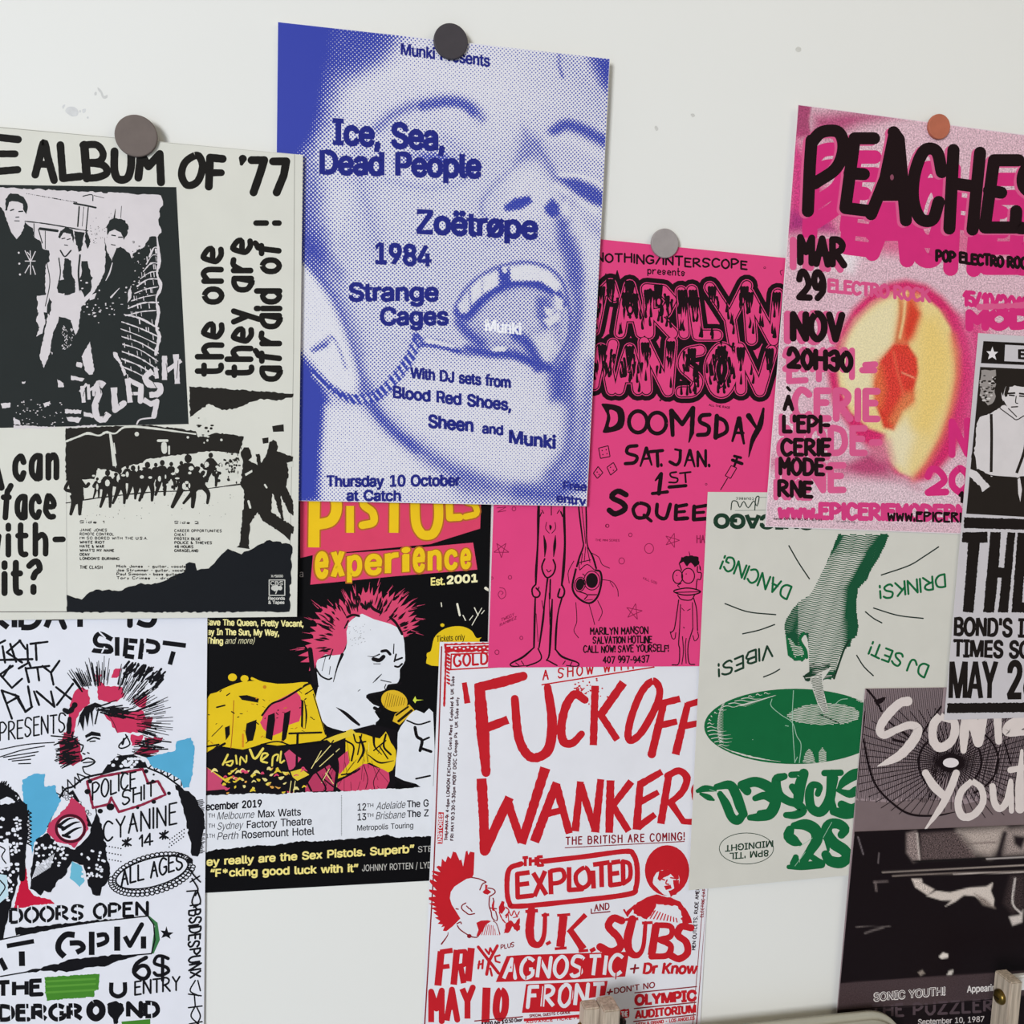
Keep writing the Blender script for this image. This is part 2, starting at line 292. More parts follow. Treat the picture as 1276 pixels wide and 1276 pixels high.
    chr(48): (227, [(56,157,62,182,70,203,82,218,96,227,113,230,131,227,145,218,157,203,165,182,170,157,172,127,170,97,165,72,157,52,145,37,131,28,113,25,96,28,82,37,70,52,62,72,56,97,55,127),(203,127,200,165,192,197,179,223,161,242,139,254,113,258,87,254,65,242,48,223,35,197,27,165,24,127,27,89,34,57,47,31,65,12,87,0,113,-3,140,0,162,12,179,31,192,57,200,89)]),
    chr(49): (227, [(138,27,138,254,99,254,43,213,43,179,106,224,106,27,38,27,38,0,195,0,195,27)]),
    chr(50): (227, [(76,28,153,111,179,145,185,159,191,186,188,205,181,223,169,237,153,248,134,255,112,258,91,255,72,248,55,237,43,221,35,202,33,181,64,181,65,195,69,207,77,216,86,224,98,228,112,230,125,228,137,224,146,218,154,209,159,198,159,174,149,153,130,129,32,24,32,0,195,0,195,28)]),
    chr(51): (227, [(196,72,194,93,185,111,172,127,154,138,132,144,110,144,186,230,186,254,35,254,35,226,144,226,78,150,78,124,121,122,137,117,150,109,158,98,163,86,165,72,163,58,157,46,149,37,138,30,124,26,95,26,83,30,72,35,63,44,57,54,55,66,22,66,26,46,35,29,49,15,66,5,87,-1,109,-3,133,-1,154,6,172,18,185,33,194,51)]),
    chr(52): (227, [(155,254,123,254,20,79,20,53,141,53,141,0,171,0,171,53,207,53,207,81,171,81,171,159,141,159,141,81,54,81)]),
    chr(53): (227, [(131,165,115,167,89,162,67,151,75,226,183,226,183,254,48,254,34,126,64,123,73,129,96,137,109,138,124,137,137,131,148,122,157,111,162,97,164,81,162,66,157,52,149,41,138,32,125,27,111,25,98,26,77,36,69,44,64,54,61,65,30,65,33,47,41,30,54,16,70,6,89,-1,111,-3,134,-1,154,8,171,21,184,38,193,58,195,82,194,99,189,116,182,130,172,143,161,153,147,160)]),
    chr(54): (227, [(149,118,157,107,162,94,164,79,162,64,157,51,149,40,139,31,127,26,113,24,99,26,87,31,77,40,69,51,64,64,62,79,64,94,69,107,77,118,87,126,99,131,113,133,127,131,139,126),(98,153,87,147,161,254,126,254,51,142,40,119,34,100,32,81,34,58,42,37,55,20,71,7,91,-1,113,-3,135,-1,155,7,171,20,184,36,192,56,194,79,192,101,185,120,173,136,158,147,139,155,117,157)]),
    chr(55): (227, [(48,0,82,0,195,224,195,254,31,254,31,226,162,226)]),
    chr(56): (227, [(198,48,200,68,199,83,194,98,186,110,176,121,164,128,150,132,167,141,180,154,188,171,191,190,188,209,181,225,169,239,153,249,134,256,113,258,92,256,73,249,57,239,45,225,38,209,35,190,38,171,46,154,59,141,76,132,63,128,51,121,40,110,33,98,28,83,26,68,29,48,37,31,50,17,68,6,89,-1,113,-3,137,-1,158,6,176,17,189,31),(154,210,158,200,160,188,158,176,154,165,146,157,137,150,126,146,100,146,89,150,79,157,72,165,68,176,66,188,68,200,72,210,79,218,89,225,100,229,126,229,138,225,147,218),(168,69,167,57,161,46,153,37,142,30,129,26,97,26,84,30,73,37,64,46,59,57,58,69,59,83,65,94,73,104,85,111,98,116,113,118,128,116,141,111,153,104,161,94,167,83)]),
    chr(57): (227, [(77,137,69,148,64,161,63,176,64,191,69,204,77,215,87,223,99,228,113,230,127,228,139,223,150,215,157,204,162,190,164,175,162,160,157,147,149,137,139,129,127,123,113,122,99,123,87,129),(128,101,139,107,65,0,100,0,175,112,186,135,192,155,194,173,192,197,184,217,171,234,155,247,135,255,113,258,91,255,71,247,55,235,42,218,34,198,32,176,34,154,41,134,53,119,69,107,87,100,109,97)]),
    chr(46): (94, [(25,20,26,12,31,4,39,-1,48,-2,56,-1,64,4,69,12,71,20,69,29,64,37,56,42,48,43,39,42,31,37,26,29)]),
    chr(44): (94, [(68,36,34,36,19,-60,42,-60)]),
    chr(33): (98, [(65,4,70,12,72,20,70,29,65,37,58,42,49,43,40,42,33,37,28,29,26,20,28,12,33,4,40,-1,49,-2,58,-1),(32,254,34,80,64,80,66,254)]),
    chr(39): (103, [(68,254,35,254,39,159,64,159)]),
    chr(45): (227, [(57,94,168,94,168,122,57,122)]),
    chr(47): (125, [(7,-38,36,-38,117,266,89,266)]),
    chr(43): (227, [(31,113,31,86,99,86,99,17,128,17,128,86,195,86,195,113,128,113,128,182,99,182,99,113)]),
    chr(63): (179, [(142,142,153,156,160,172,162,191,160,209,153,226,142,239,127,249,110,256,89,258,69,256,51,250,36,240,24,226,17,209,14,189,46,189,48,202,53,213,60,221,78,230,100,230,119,220,125,213,129,203,131,192,129,178,123,167,115,157,84,135,76,126,71,115,67,100,66,76,97,76,100,103,110,118),(82,-2,91,-1,98,4,103,12,105,20,103,29,98,37,91,42,82,43,73,42,66,37,61,29,59,20,61,12,66,4,73,-1)]),
    chr(58): (94, [(31,142,39,137,48,135,56,137,64,142,69,149,71,158,69,167,64,174,56,179,48,181,39,179,31,174,26,167,25,158,26,149),(64,4,69,12,71,20,69,29,64,37,56,42,48,43,39,42,31,37,26,29,25,20,26,12,31,4,39,-1,48,-2,56,-1)]),
    chr(38): (224, [(130,194,123,181,91,155,78,173,69,190,69,208,73,216,84,227,101,230,113,228,123,223,129,214),(133,249,118,255,100,257,82,255,67,249,55,241,45,229,40,215,38,199,39,185,51,159,68,138,42,117,24,95,19,82,17,67,20,48,27,31,39,17,55,6,75,-1,98,-3,117,-2,136,3,153,12,164,21,182,0,219,0,183,43,192,57,198,72,202,90,204,112,174,112,173,93,164,67,110,133,137,154,152,171,161,191,162,202,160,217,154,230,145,241),(96,23,83,25,72,29,62,35,55,44,50,54,48,66,50,77,55,87,64,98,86,115,146,44,126,30,111,25)]),
    chr(42): (227, [(93,183,45,158,57,136,103,165,101,111,125,111,123,165,169,136,181,158,133,183,181,208,169,229,123,200,125,254,101,254,103,200,57,229,45,208)]),
    chr(8220): (150, [(75,254,52,254,26,159,60,159),(137,254,114,254,87,159,122,159)]),
    chr(8221): (150, [(75,254,41,254,26,159,49,159),(137,254,102,254,87,159,111,159)]),
    chr(235): (202, [(64,40,55,53,50,69,48,85,186,85,184,121,179,141,170,157,160,170,147,180,133,187,103,192,78,189,58,180,40,165,28,145,20,121,17,93,20,66,28,42,41,23,58,8,80,-1,106,-4,125,-3,141,2,156,10,168,20,177,32,182,45,153,53,143,36,127,26,106,23,90,25,76,31),(47,249,46,242,47,234,52,227,58,223,66,221,74,223,80,227,85,234,86,242,85,249,80,256,74,260,66,262,58,260,52,256),(154,110,48,110,54,135,62,147,73,157,87,163,103,165,118,163,131,157,141,147,149,134),(138,221,146,223,152,227,157,234,158,242,157,249,152,256,146,260,138,262,130,260,124,256,119,249,118,242,119,234,124,227,130,223)]),
    chr(248): (208, [(50,112,54,129,62,144,73,155,86,162,104,165,121,162,138,153,55,57,50,75,48,94),(191,94,188,122,180,146,172,157,194,182,176,197,156,174,149,180,128,189,104,192,79,189,58,180,41,165,28,146,20,122,17,94,20,66,28,43,35,32,13,8,32,-8,51,15,58,8,79,-1,104,-4,128,-1,149,8,167,23,180,43,188,66),(135,33,121,26,104,23,86,26,69,36,152,133,158,112,160,94,158,75,154,59,146,44)]),
    chr(40): (137, [(94,8,80,57,76,103,77,129,87,185,106,242,118,270,88,270,76,247,66,221,50,162,45,103,47,66,56,27,69,-11,88,-48,118,-48)]),
    chr(41): (137, [(86,162,71,221,48,270,19,270,41,214,56,157,61,103,57,58,43,9,19,-48,48,-48,67,-11,81,27,89,65,92,103)]),
}
SANS = {c: (adv / 500, [np.array(q, float).reshape(-1, 2) / 500 for q in lp]) for c, (adv, lp) in SANS.items()}
_tess = {}
def _area(p): return .5 * float(np.sum(p[:, 0] * np.roll(p[:, 1], -1) - np.roll(p[:, 0], -1) * p[:, 1]))
def glyph_faces(ch, lp):
    """triangles of a letter: each outer contour with the holes that lie in it"""
    if ch in _tess: return _tess[ch]
    off = np.cumsum([0] + [len(q) for q in lp]); A = [abs(_area(q)) for q in lp]; dep = []
    for i, q in enumerate(lp):
        dep.append(sum(1 for j, r in enumerate(lp) if j != i and A[j] > A[i] and inside(q[:1, 0], q[:1, 1], r)[0]))
    out = []
    for i, q in enumerate(lp):
        if dep[i] % 2: continue
        hs = [j for j in range(len(lp)) if dep[j] == dep[i] + 1 and inside(lp[j][:1, 0], lp[j][:1, 1], q)[0]]
        bm = bmesh.new(); ids = {}; es = []
        for j in [i] + hs:
            vs = [bm.verts.new((a, b, 0)) for a, b in lp[j]]
            for k, v in enumerate(vs): ids[v] = int(off[j]) + k
            es += [bm.edges.new((vs[k], vs[(k + 1) % len(vs)])) for k in range(len(vs))]
        r = bmesh.ops.triangle_fill(bm, use_beauty=False, use_dissolve=False, edges=es)
        out += [tuple(ids[v] for v in f.verts) for f in bm.faces]; bm.free()
    _tess[ch] = out
    return out
def font_mesh(txt):
    vs, fs, ct, x, n = [], [], [], 0.0, 0
    for ch in txt:
        if ch == ' ': x += .25; continue
        adv, lp = SANS.get(ch, SANS['o'])
        v = np.vstack(lp); vs.append(v + [x, 0]); fs += [tuple(n + i for i in t) for t in glyph_faces(ch, lp)]
        for q in lp: ct.append(list(range(n, n + len(q)))); n += len(q)
        x += adv - .02
    return np.vstack(vs), fs, ct

class Part:
    def __init__(s, poster, name): s.p, s.name, s.v, s.f, s.i, s.mats, s.ops = poster, name, [], [], [], [], []
    def slot(s, m):
        if m not in s.mats: s.mats.append(m)
        return s.mats.index(m)

class Poster:
    """a sheet of paper on the wall and the print on it; art is traced in the coordinates of the frame set by F()"""
    DZ = 2e-6
    def __init__(s, name, label, corners, level, paper, tilt=(0, 0), group=None, cat='poster', edge='#E4E2DC', thick=.00025):
        s.lev, s.tilt, s.c = level, tilt, (0, 0); s.z = 2e-5; s.bb = np.zeros((256, 5)); s.nb = 0; s.parts = []; s.rnd = random.Random(name + label); s.F(0, 0, 1)
        q = P2(corners); s.q = q
        w = on_plane([a for a, _ in q], [b for _, b in q], level)
        s.c = (float(w[:, 0].mean()), float(w[:, 2].mean()))
        w = on_plane([a for a, _ in q], [b for _, b in q], level, tilt, s.c)
        s.root = bpy.data.objects.new(name, None); COL.objects.link(s.root); s.root.empty_display_size = .02
        s.loc = np.array([s.c[0], 0.0, float(w[:, 2].min())]); s.root.location = s.loc
        tag(s.root, label=label, category=cat)
        if group: s.root['group'] = group
        back = w + np.array([0, thick, 0]); v = np.vstack([w, back]) - s.loc
        fs = [(3, 2, 1, 0), (4, 5, 6, 7), (0, 1, 5, 4), (1, 2, 6, 5), (2, 3, 7, 6), (3, 0, 4, 7)]
        mesh_obj('paper_sheet', v, fs, [mat(paper, .5, 'paper_' + paper.strip('#'), .02, 30), mat(edge)], [0, 0, 1, 1, 1, 1], s.root)
    def F(s, x0, y0, sc): s.fx, s.fy, s.fs = x0, y0, sc; return s
    def part(s, name): s.cur = Part(s, name); s.parts.append(s.cur); return s
    def px(s, pts):
        a = np.asarray(pts, float).reshape(-1, 2); return a / s.fs + np.array([s.fx, s.fy])
    def put(s, pxy, z):
        return on_plane(pxy[:, 0], pxy[:, 1], s.lev + z, s.tilt, s.c) - s.loc
    def add(s, pxy, faces, col, dz=None, zo=0.0):
        c = s.cur; m = mat(col) if isinstance(col, str) else col; k = c.slot(m); b = len(c.v)
        pxy = s.within(pxy); z = s.level_for(pxy.min(0), pxy.max(0), s.DZ if dz is None else dz)
        c.ops.append((b, len(c.f))); c.v.extend(s.put(pxy, z + zo)); c.f.extend([tuple(b + j for j in f) for f in faces]); c.i.extend([k] * len(faces))
    def within(s, p, m=.35):
        """print ends at the edge of the sheet"""
        (ax, ay), (bx, by), (cx, cy), (dx, dy) = s.q; x, y = p[:, 0], p[:, 1]
        y = np.clip(y, ay + (by - ay) * (x - ax) / (bx - ax) + m, dy + (cy - dy) * (x - dx) / (cx - dx) - m)
        x = np.clip(x, ax + (dx - ax) * (y - ay) / (dy - ay) + m, bx + (cx - bx) * (y - by) / (cy - by) - m)
        return np.column_stack([x, y])
    def level_for(s, lo, hi, dz):
        """ink lies on whatever was printed under it: just above the highest layer its bounds overlap"""
        n = s.nb
        if n == len(s.bb): s.bb = np.vstack([s.bb, np.zeros_like(s.bb)])
        B = s.bb[:n]; hit = (B[:, 0] < hi[0]) & (B[:, 2] > lo[0]) & (B[:, 1] < hi[1]) & (B[:, 3] > lo[1])
        z = (B[hit, 4].max() if hit.any() else 2e-5) + dz
        s.bb[n] = (lo[0], lo[1], hi[0], hi[1], z + (1.5e-6 if dz > 2e-6 or dz == s.DZ else 0)); s.nb = n + 1; s.z = max(s.z, z)
        return z
    def poly(s, pts, col, smooth=0, rough=0):
        p = np.asarray(P2(pts), float)
        if smooth:
            p = catmull(np.vstack([p, p[:1]]), smooth)[:-1]
        if rough:
            out = []
            for i in range(len(p)):
                a, b = p[i], p[(i + 1) % len(p)]; n = max(1, int(np.hypot(*(b - a)) / (rough * 3)))
                for j in range(n): out.append(a + (b - a) * j / n + (np.array([s.rnd.uniform(-1, 1), s.rnd.uniform(-1, 1)]) * rough if j else 0))
            p = np.array(out)
        q = s.px(p); tri = tessellate_polygon([[Vector((x, y, 0)) for x, y in q]])
        s.add(q, tri, col)
    def ring(s, cx, cy, rx, ry, w, col, ang=0, n=40):
        t = np.linspace(0, 2 * PI, n + 1); ca, sa = math.cos(ang), math.sin(ang)
        x, y = np.cos(t) * rx, np.sin(t) * ry
        s.st(list(zip(cx + x * ca - y * sa, cy + x * sa + y * ca)), w, col, smooth=-1)
    def ell(s, cx, cy, rx, ry, col, ang=0, n=28):
        t = np.linspace(0, 2 * PI, n, endpoint=False); ca, sa = math.cos(ang), math.sin(ang)
        x, y = np.cos(t) * rx, np.sin(t) * ry
        s.poly(list(zip(cx + x * ca - y * sa, cy + x * sa + y * ca)), col)
    def rect(s, x0, y0, x1, y1, col): s.poly([(x0, y0), (x1, y0), (x1, y1), (x0, y1)], col)
    def st(s, pts, w, col, smooth=1, cap='r', rough=0, raw=False):
        """a stroke: w a width or a list of widths along it; smooth 1 curve, 0 straight with corners, -1 ready-made curve"""
        p = np.asarray(P2(pts), float); sc = 1 if raw else s.fs
        if not raw: p = s.px(p)
        ws = np.asarray([w] * len(p) if np.isscalar(w) else np.interp(np.linspace(0, 1, len(p)), np.linspace(0, 1, len(w)), w), float) / sc
        if smooth == 0 and len(p) > 2:
            for i in range(len(p) - 1):
                s._strip(p[i:i + 2], ws[i:i + 2], col, 'r' if (0 < i or cap == 'r') else cap, rough)
            return
        if smooth == 1 and len(p) > 2:
            ln = np.hypot(*np.diff(p, axis=0).T).mean(); n = int(min(8, max(3, ln / 2.5)))
            pw = catmull(np.column_stack([p, ws]), n) if not np.allclose(p[0], p[-1]) else catmull(np.column_stack([p, ws]), n)
            p, ws = pw[:, :2], np.maximum(pw[:, 2], .05)
        s._strip(p, ws, col, cap, rough)
    def _strip(s, p, ws, col, cap, rough):
        if rough and len(p) == 2:
            n = max(2, int(np.hypot(*(p[1] - p[0])) / 3)); t = np.linspace(0, 1, n)[:, None]
            ws = np.interp(t[:, 0], [0, 1], ws); p = p[0] + (p[1] - p[0]) * t
        if rough: ws = ws * np.array([1 + s.rnd.uniform(-rough, rough) for _ in ws])
        d = np.diff(p, axis=0); keep = np.r_[True, np.hypot(*d.T) > 1e-6]; p, ws = p[keep], ws[keep]
        if len(p) < 2:
            p = np.vstack([p, p + [0.01, 0]]); ws = np.r_[ws, ws]
        t = np.gradient(p, axis=0); t /= np.maximum(1e-9, np.hypot(t[:, 0], t[:, 1]))[:, None]
        nrm = np.column_stack([-t[:, 1], t[:, 0]]); L, R = p + nrm * ws[:, None] / 2, p - nrm * ws[:, None] / 2
        n = len(p); v = [L, R]; f = [(i, i + 1, n + i + 1, n + i) for i in range(n - 1)]; k = 2 * n
        closed = np.allclose(p[0], p[-1])
        if cap == 'r' and not closed and max(ws[0], ws[-1]) > 1.2:
            m = 5 if ws.max() < 6 else 8
            for e, sg in ((0, -1), (n - 1, 1)):
                th = math.atan2(t[e, 1] * sg, t[e, 0] * sg) + np.linspace(-PI / 2, PI / 2, m)
                v.append(p[e] + np.column_stack([np.cos(th), np.sin(th)]) * ws[e] / 2); f.append(tuple(range(k, k + m))); k += m
        zz = np.linspace(0, 1.5e-6, n); s.add(np.vstack(v), f, col, zo=np.concatenate([zz, zz] + [np.full(len(q), zz[0 if i == 0 else -1]) for i, q in enumerate(v[2:])]))
    def tx(s, txt, x0, y0, x1, y1, h, w, col, up=None, slant=0, jit=0, gap=2.2, cap='r', rough=0, sm=True, xh=0):
        """hand lettering in the single-stroke alphabet, its baseline from (x0,y0) to (x1,y1)"""
        gl = [(glyph(c), c) for c in txt]; tot = sum((g[1] if c != ' ' else 2.2) + gap for g, c in gl) - gap
        P0, B = np.array([x0, y0], float), np.array([x1 - x0, y1 - y0], float); ln = np.hypot(*B); bu = B / ln
        U = np.array(up, float) if up is not None else np.array([0, -h], float)
        U = U + bu * slant * np.hypot(*U); px = ln / max(tot, 1e-6); x = 0.0
        for (ss, gw), c in gl:
            dy = s.rnd.uniform(-jit, jit); sc = 1 + s.rnd.uniform(-jit, jit); tl = s.rnd.uniform(-jit, jit)
            for smo, q in ss:
                if xh: q = [(a, b * xh / .571 if b <= .58 else xh + (b - .571) / .429 * (1 - xh)) for a, b in q]
                pts = [tuple(P0 + bu * ((x + a) * px) + U * (b * sc + dy + tl * a / 8)) for a, b in q]
                s.st(pts, w, col, smooth=1 if (smo and sm) else 0, cap=cap, rough=rough)
            x += (gw if c != ' ' else 2.2) + gap
    def ft(s, txt, x0, y0, x1, y1, h, col, bold=0.0, slant=0, up=None, grow=0):
        """printed sans lettering fitted between two baseline points"""
        v, f, ct = font_mesh(txt); v = v / .508
        P0, B = np.array([x0, y0], float), np.array([x1 - x0, y1 - y0], float); ln = np.hypot(*B)
        U = np.array(up, float) if up is not None else np.array([0, -h], float)
        U = U + B / ln * slant * np.hypot(*U)
        a = (v[:, 0] - v[:, 0].min()) / max(1e-6, np.ptp(v[:, 0])); b = v[:, 1]
        q = s.px(P0 + a[:, None] * B + b[:, None] * U); s.add(q, f, col)
        if bold > 0:                                          # heavier weight: the outline thickened
            w = bold * 3.4 * h / s.fs
            for c in ct:
                k = q[c + c[:1]]; s._strip(k, np.full(len(k), w), col, 'b', 0)
    def hatch(s, pts, sp, shade, col, amp=2, wl=40, step=None, y0=None):
        """engraved shading: wavy lines clipped to an outline, their thickness from shade(x, y)"""
        p = np.asarray(P2(pts), float); step = step or sp * 1.3; y = p[:, 1].min() if y0 is None else y0
        xs = np.arange(p[:, 0].min(), p[:, 0].max(), step)
        while y < p[:, 1].max():
            yy = y + amp * np.sin(xs / wl * 2 * PI + y * .03); ins = inside(xs, yy, p); i = 0
            while i < len(xs):
                if ins[i]:
                    j = i
                    while j < len(xs) and ins[j]: j += 1
                    if j - i > 1:
                        ws = [max(.02, min(1.05, shade(xs[k], yy[k]))) * sp for k in range(i, j)]
                        s.st(list(zip(xs[i:j], yy[i:j])), ws, col, smooth=-1, cap='b')
                    i = j
                i += 1
            y += sp
    def raster(s, name, quad, nx, ny, fn, m):
        """a printed picture as a fine grid whose points carry the ink (attribute Col)"""
        q = np.asarray(P2(quad), float); q = s.px(q)
        u, w = np.meshgrid(np.linspace(0, 1, nx), np.linspace(0, 1, ny)); u, w = u.ravel()[:, None], w.ravel()[:, None]
        p = q[0] * (1 - u) * (1 - w) + q[1] * u * (1 - w) + q[2] * u * w + q[3] * (1 - u) * w
        c = fn(p[:, 0], p[:, 1]); v = s.put(p, s.level_for(p.min(0), p.max(0), 4e-6))
        f = [(j * nx + i, j * nx + i + 1, (j + 1) * nx + i + 1, (j + 1) * nx + i) for j in range(ny - 1) for i in range(nx - 1)]
        o = mesh_obj(name, v, f, [m], None, s.root); a = o.data.color_attributes.new('Col', 'FLOAT_COLOR', 'POINT')
        a.data.foreach_set('color', np.ascontiguousarray(c, dtype=np.float32).ravel())
        return o
    def done(s):
        """link each block of print as its own mesh; blocks that stand far apart on the sheet become separate children"""
        for c in s.parts:
            if not c.v: continue
            V = np.array(c.v); n = len(c.ops); vb = [o[0] for o in c.ops] + [len(V)]; fb = [o[1] for o in c.ops] + [len(c.f)]
            lo = np.array([V[vb[k]:vb[k + 1]].min(0) for k in range(n)]); hi = np.array([V[vb[k]:vb[k + 1]].max(0) for k in range(n)]); size = np.minimum((hi - lo)[:, 0], (hi - lo)[:, 2])
            cluster = np.arange(n)
            for k in range(n):
                gap = np.maximum(0, np.maximum(lo[k] - hi, lo - hi[k])); near = np.sqrt((gap ** 2).sum(1)) <= np.maximum(.0195, .49 * np.maximum(size, size[k]))
                ls = np.unique(cluster[near]); cluster[np.isin(cluster, ls)] = ls.min()
            for l in np.unique(cluster):
                v, f, ix = [], [], []
                for k in np.nonzero(cluster == l)[0]:
                    d = len(v) - vb[k]; v.extend(c.v[vb[k]:vb[k + 1]]); f.extend([tuple(q + d for q in t) for t in c.f[fb[k]:fb[k + 1]]]); ix.extend(c.i[fb[k]:fb[k + 1]])
                used = sorted(set(ix)); mesh_obj(c.name, v, f, [c.mats[u] for u in used], [used.index(u) for u in ix], s.root)
        print('poster', s.root.name, round(s.z * 1000, 3), 'mm of print', sum(len(c.v) for c in s.parts))

def inside(x, y, p):
    x, y = np.asarray(x, float), np.asarray(y, float); r = np.zeros(x.shape, bool); n = len(p)
    for i in range(n):
        (x0, y0), (x1, y1) = p[i], p[(i + 1) % n]
        if y0 == y1: continue
        r ^= ((y0 > y) != (y1 > y)) & (x < (x1 - x0) * (y - y0) / (y1 - y0) + x0)
    return r
def seg_dist(x, y, p, closed):
    d = np.full(x.shape, 1e9)
    for i in range(len(p) - (0 if closed else 1)):
        a, b = np.array(p[i], float), np.array(p[(i + 1) % len(p)], float); ab = b - a; l2 = max(1e-9, ab @ ab)
        t = np.clip(((x - a[0]) * ab[0] + (y - a[1]) * ab[1]) / l2, 0, 1)
        d = np.minimum(d, np.hypot(x - a[0] - t * ab[0], y - a[1] - t * ab[1]))
    return d
class Paint:
    """soft polygons and lines laid over one another on a set of picture points"""
    def __init__(s, x, y, base): s.x, s.y = x, y; s.c = np.tile(np.asarray(base, float), (len(x), 1)); s.F(0, 0, 1)
    def F(s, x0, y0, sc): s.fx, s.fy, s.fs = x0, y0, sc
    def _p(s, pts): return [((a / s.fs) + s.fx, (b / s.fs) + s.fy) for a, b in P2(pts)]
    def _mix(s, m, v, a): m = (m * a)[:, None]; s.c = s.c * (1 - m) + np.asarray(v, float) * m
    def poly(s, pts, v, soft=4, a=1.0, smooth=0):
        p = s._p(pts)
        if smooth: p = [tuple(q) for q in catmull(np.vstack([p, p[:1]]), smooth)[:-1]]
        soft /= s.fs; d = seg_dist(s.x, s.y, p, True); d = np.where(inside(s.x, s.y, p), d, -d)
        t = np.clip(d / soft * .5 + .5, 0, 1); s._mix(t * t * (3 - 2 * t), v, a)
    def line(s, pts, w, v, soft=4, a=1.0, smooth=4):
        p = s._p(pts)
        if smooth and len(p) > 2: p = [tuple(q) for q in catmull(np.array(p), smooth)]
        soft /= s.fs; d = w / s.fs / 2 - seg_dist(s.x, s.y, p, False)
        t = np.clip(d / soft * .5 + .5, 0, 1); s._mix(t * t * (3 - 2 * t), v, a)

# ---------------------------------------------------------------- setting
def box(name, lo, hi, m, kind=None, parent=None):
    x0, y0, z0 = lo; x1, y1, z1 = hi
    v = [(x0, y0, z0), (x1, y0, z0), (x1, y1, z0), (x0, y1, z0), (x0, y0, z1), (x1, y0, z1), (x1, y1, z1), (x0, y1, z1)]
    f = [(3, 2, 1, 0), (4, 5, 6, 7), (0, 1, 5, 4), (1, 2, 6, 5), (2, 3, 7, 6), (3, 0, 4, 7)]
    o = mesh_obj(name, v, f, [m], None, parent)
    if kind: o['kind'] = kind
    return o
def wall_pt(x, y, lev=0.0): return on_plane(np.array([x]), np.array([y]), lev)[0]
WALL = '#E6E5E0'
box('wall_back', (-2.2, 0, 0), (2.2, .08, 2.6), mat(WALL, .6, 'painted_wall', .012, 3, .25, bump=.05), 'structure')
box('floor', (-6, -9, -.05), (6, .08, 0), mat('#8E97A6', .6, 'pale_floor', .05, 4), 'structure')
# ------------------------------------------------------------------ colours
BK = '#17130F'; CRM = '#D8D6CB'; BLU = '#2B2F8C'; RED = '#C01F26'; GRN = '#17633A'

# ================================================================== black poster with the shouting singer
p = Poster('concert_poster', 'black poster of a pink-haired singer shouting into a yellow microphone, under the blue face poster',
           '216,552 613.5,566 600,1094 213,1115', .0008, '#0B0A0C')
PK, YE, WH = '#D8466A', '#E6C21F', '#E2E3E8'
p.part('heading_lettering').F(240, 610, 3.19)
p.poly('428,-40 1150,-40 1143,155 945,217 700,240 470,262 428,272', '#DD4466')
p.poly('478,262 800,240 1115,211 1132,318 800,345 468,378', '#E0476A')
def two(pts, w, **k):
    p.st(pts, w + 12, '#B5642A', **k); 
def yl(pts, w, **k): p.st(pts, w, '#EFC31E', **k)
LT = [('485,-30 482,230', 44, 0), ('500,20 560,25 572,80 550,125 495,140', 42, 1), ('626,65 626,172', 30, 0), ('622,25 624,28', 30, 0),
      ('735,15 690,20 680,60 715,90 718,130 675,142', 30, 1), ('802,-20 800,172', 36, 0), ('760,-5 840,-8', 30, 0),
      ('884,-20 886,120 905,170 930,182 960,170 978,110 972,-20', 36, 1), ('1018,-5 1022,112 1062,110', 28, 0),
      ('1125,0 1090,10 1085,45 1120,60 1128,95 1085,108', 24, 1)]
for q, w, sm in LT: two(q, w, smooth=sm, cap='b' if not sm else 'r')
for q, w, sm in LT: yl(q, w, smooth=sm, cap='b' if not sm else 'r')
xs = [485, 548, 612, 682, 762, 828, 874, 932, 998, 1062, 1115]
hs = [92, 92, 72, 72, 72, 78, 84, 72, 70, 70, 80]
for ch, xa, xb, h in zip('experience', xs, xs[1:], hs):
    y = 352 - (xa - 485) * .063
    p.ft(ch, xa + 4, y, xb - 10, y - 3, h * (1.45 if ch not in 'i' else 1.2), '#B5642A', .05)
    p.ft(ch, xa + 7, y - 3, xb - 13, y - 6, h * 1.38 if ch not in 'i' else h * 1.15, '#EFC31E', .03)
p.part('small_lettering')
p.ft('Est.', 948, 381, 1002, 378, 30, '#F4E58A', .03); p.ft('2001', 1012, 375, 1132, 366, 30, '#F6EDB8', .05)
p.ft('a', 425, 348, 440, 348, 28, '#8D8480')
p.ft('Save The Queen, Pretty Vacant,', 52, 539, 440, 545, 24, '#F3E79C', .03)
p.ft('ay In The Sun, My Way,', 60, 577, 343, 581, 24, '#F3E79C', .03)
p.ft('Thing', 55, 612, 120, 614, 24, '#F3E79C', .03); p.ft('and more)', 128, 613, 244, 612, 24, '#D9D2A8', 0, .25)
p.part('splatter_print')
p.poly('948,640 960,590 990,560 1030,545 1075,545 1110,562 1128,590 1148,588 1140,602 1170,640 1170,700 950,700 932,668 932,650', YE, 3)
p.ell(993, 539, 8, 7, YE)
for a, b in [('1052,455 1062,500', 8), ('1120,470 1135,500', 4), ('1150,470 1110,540', 3), ('988,450 990,465', 4), ('1165,392 1180,400', 12), ('1075,500 1085,520', 4), ('1100,520 1115,500', 3), ('1148,495 1160,480', 3)]:
    p.st(a, b, '#E9E4D0', smooth=0)
p.ft('Tickets only', 970, 606, 1082, 598, 24, '#1A1510', .01)
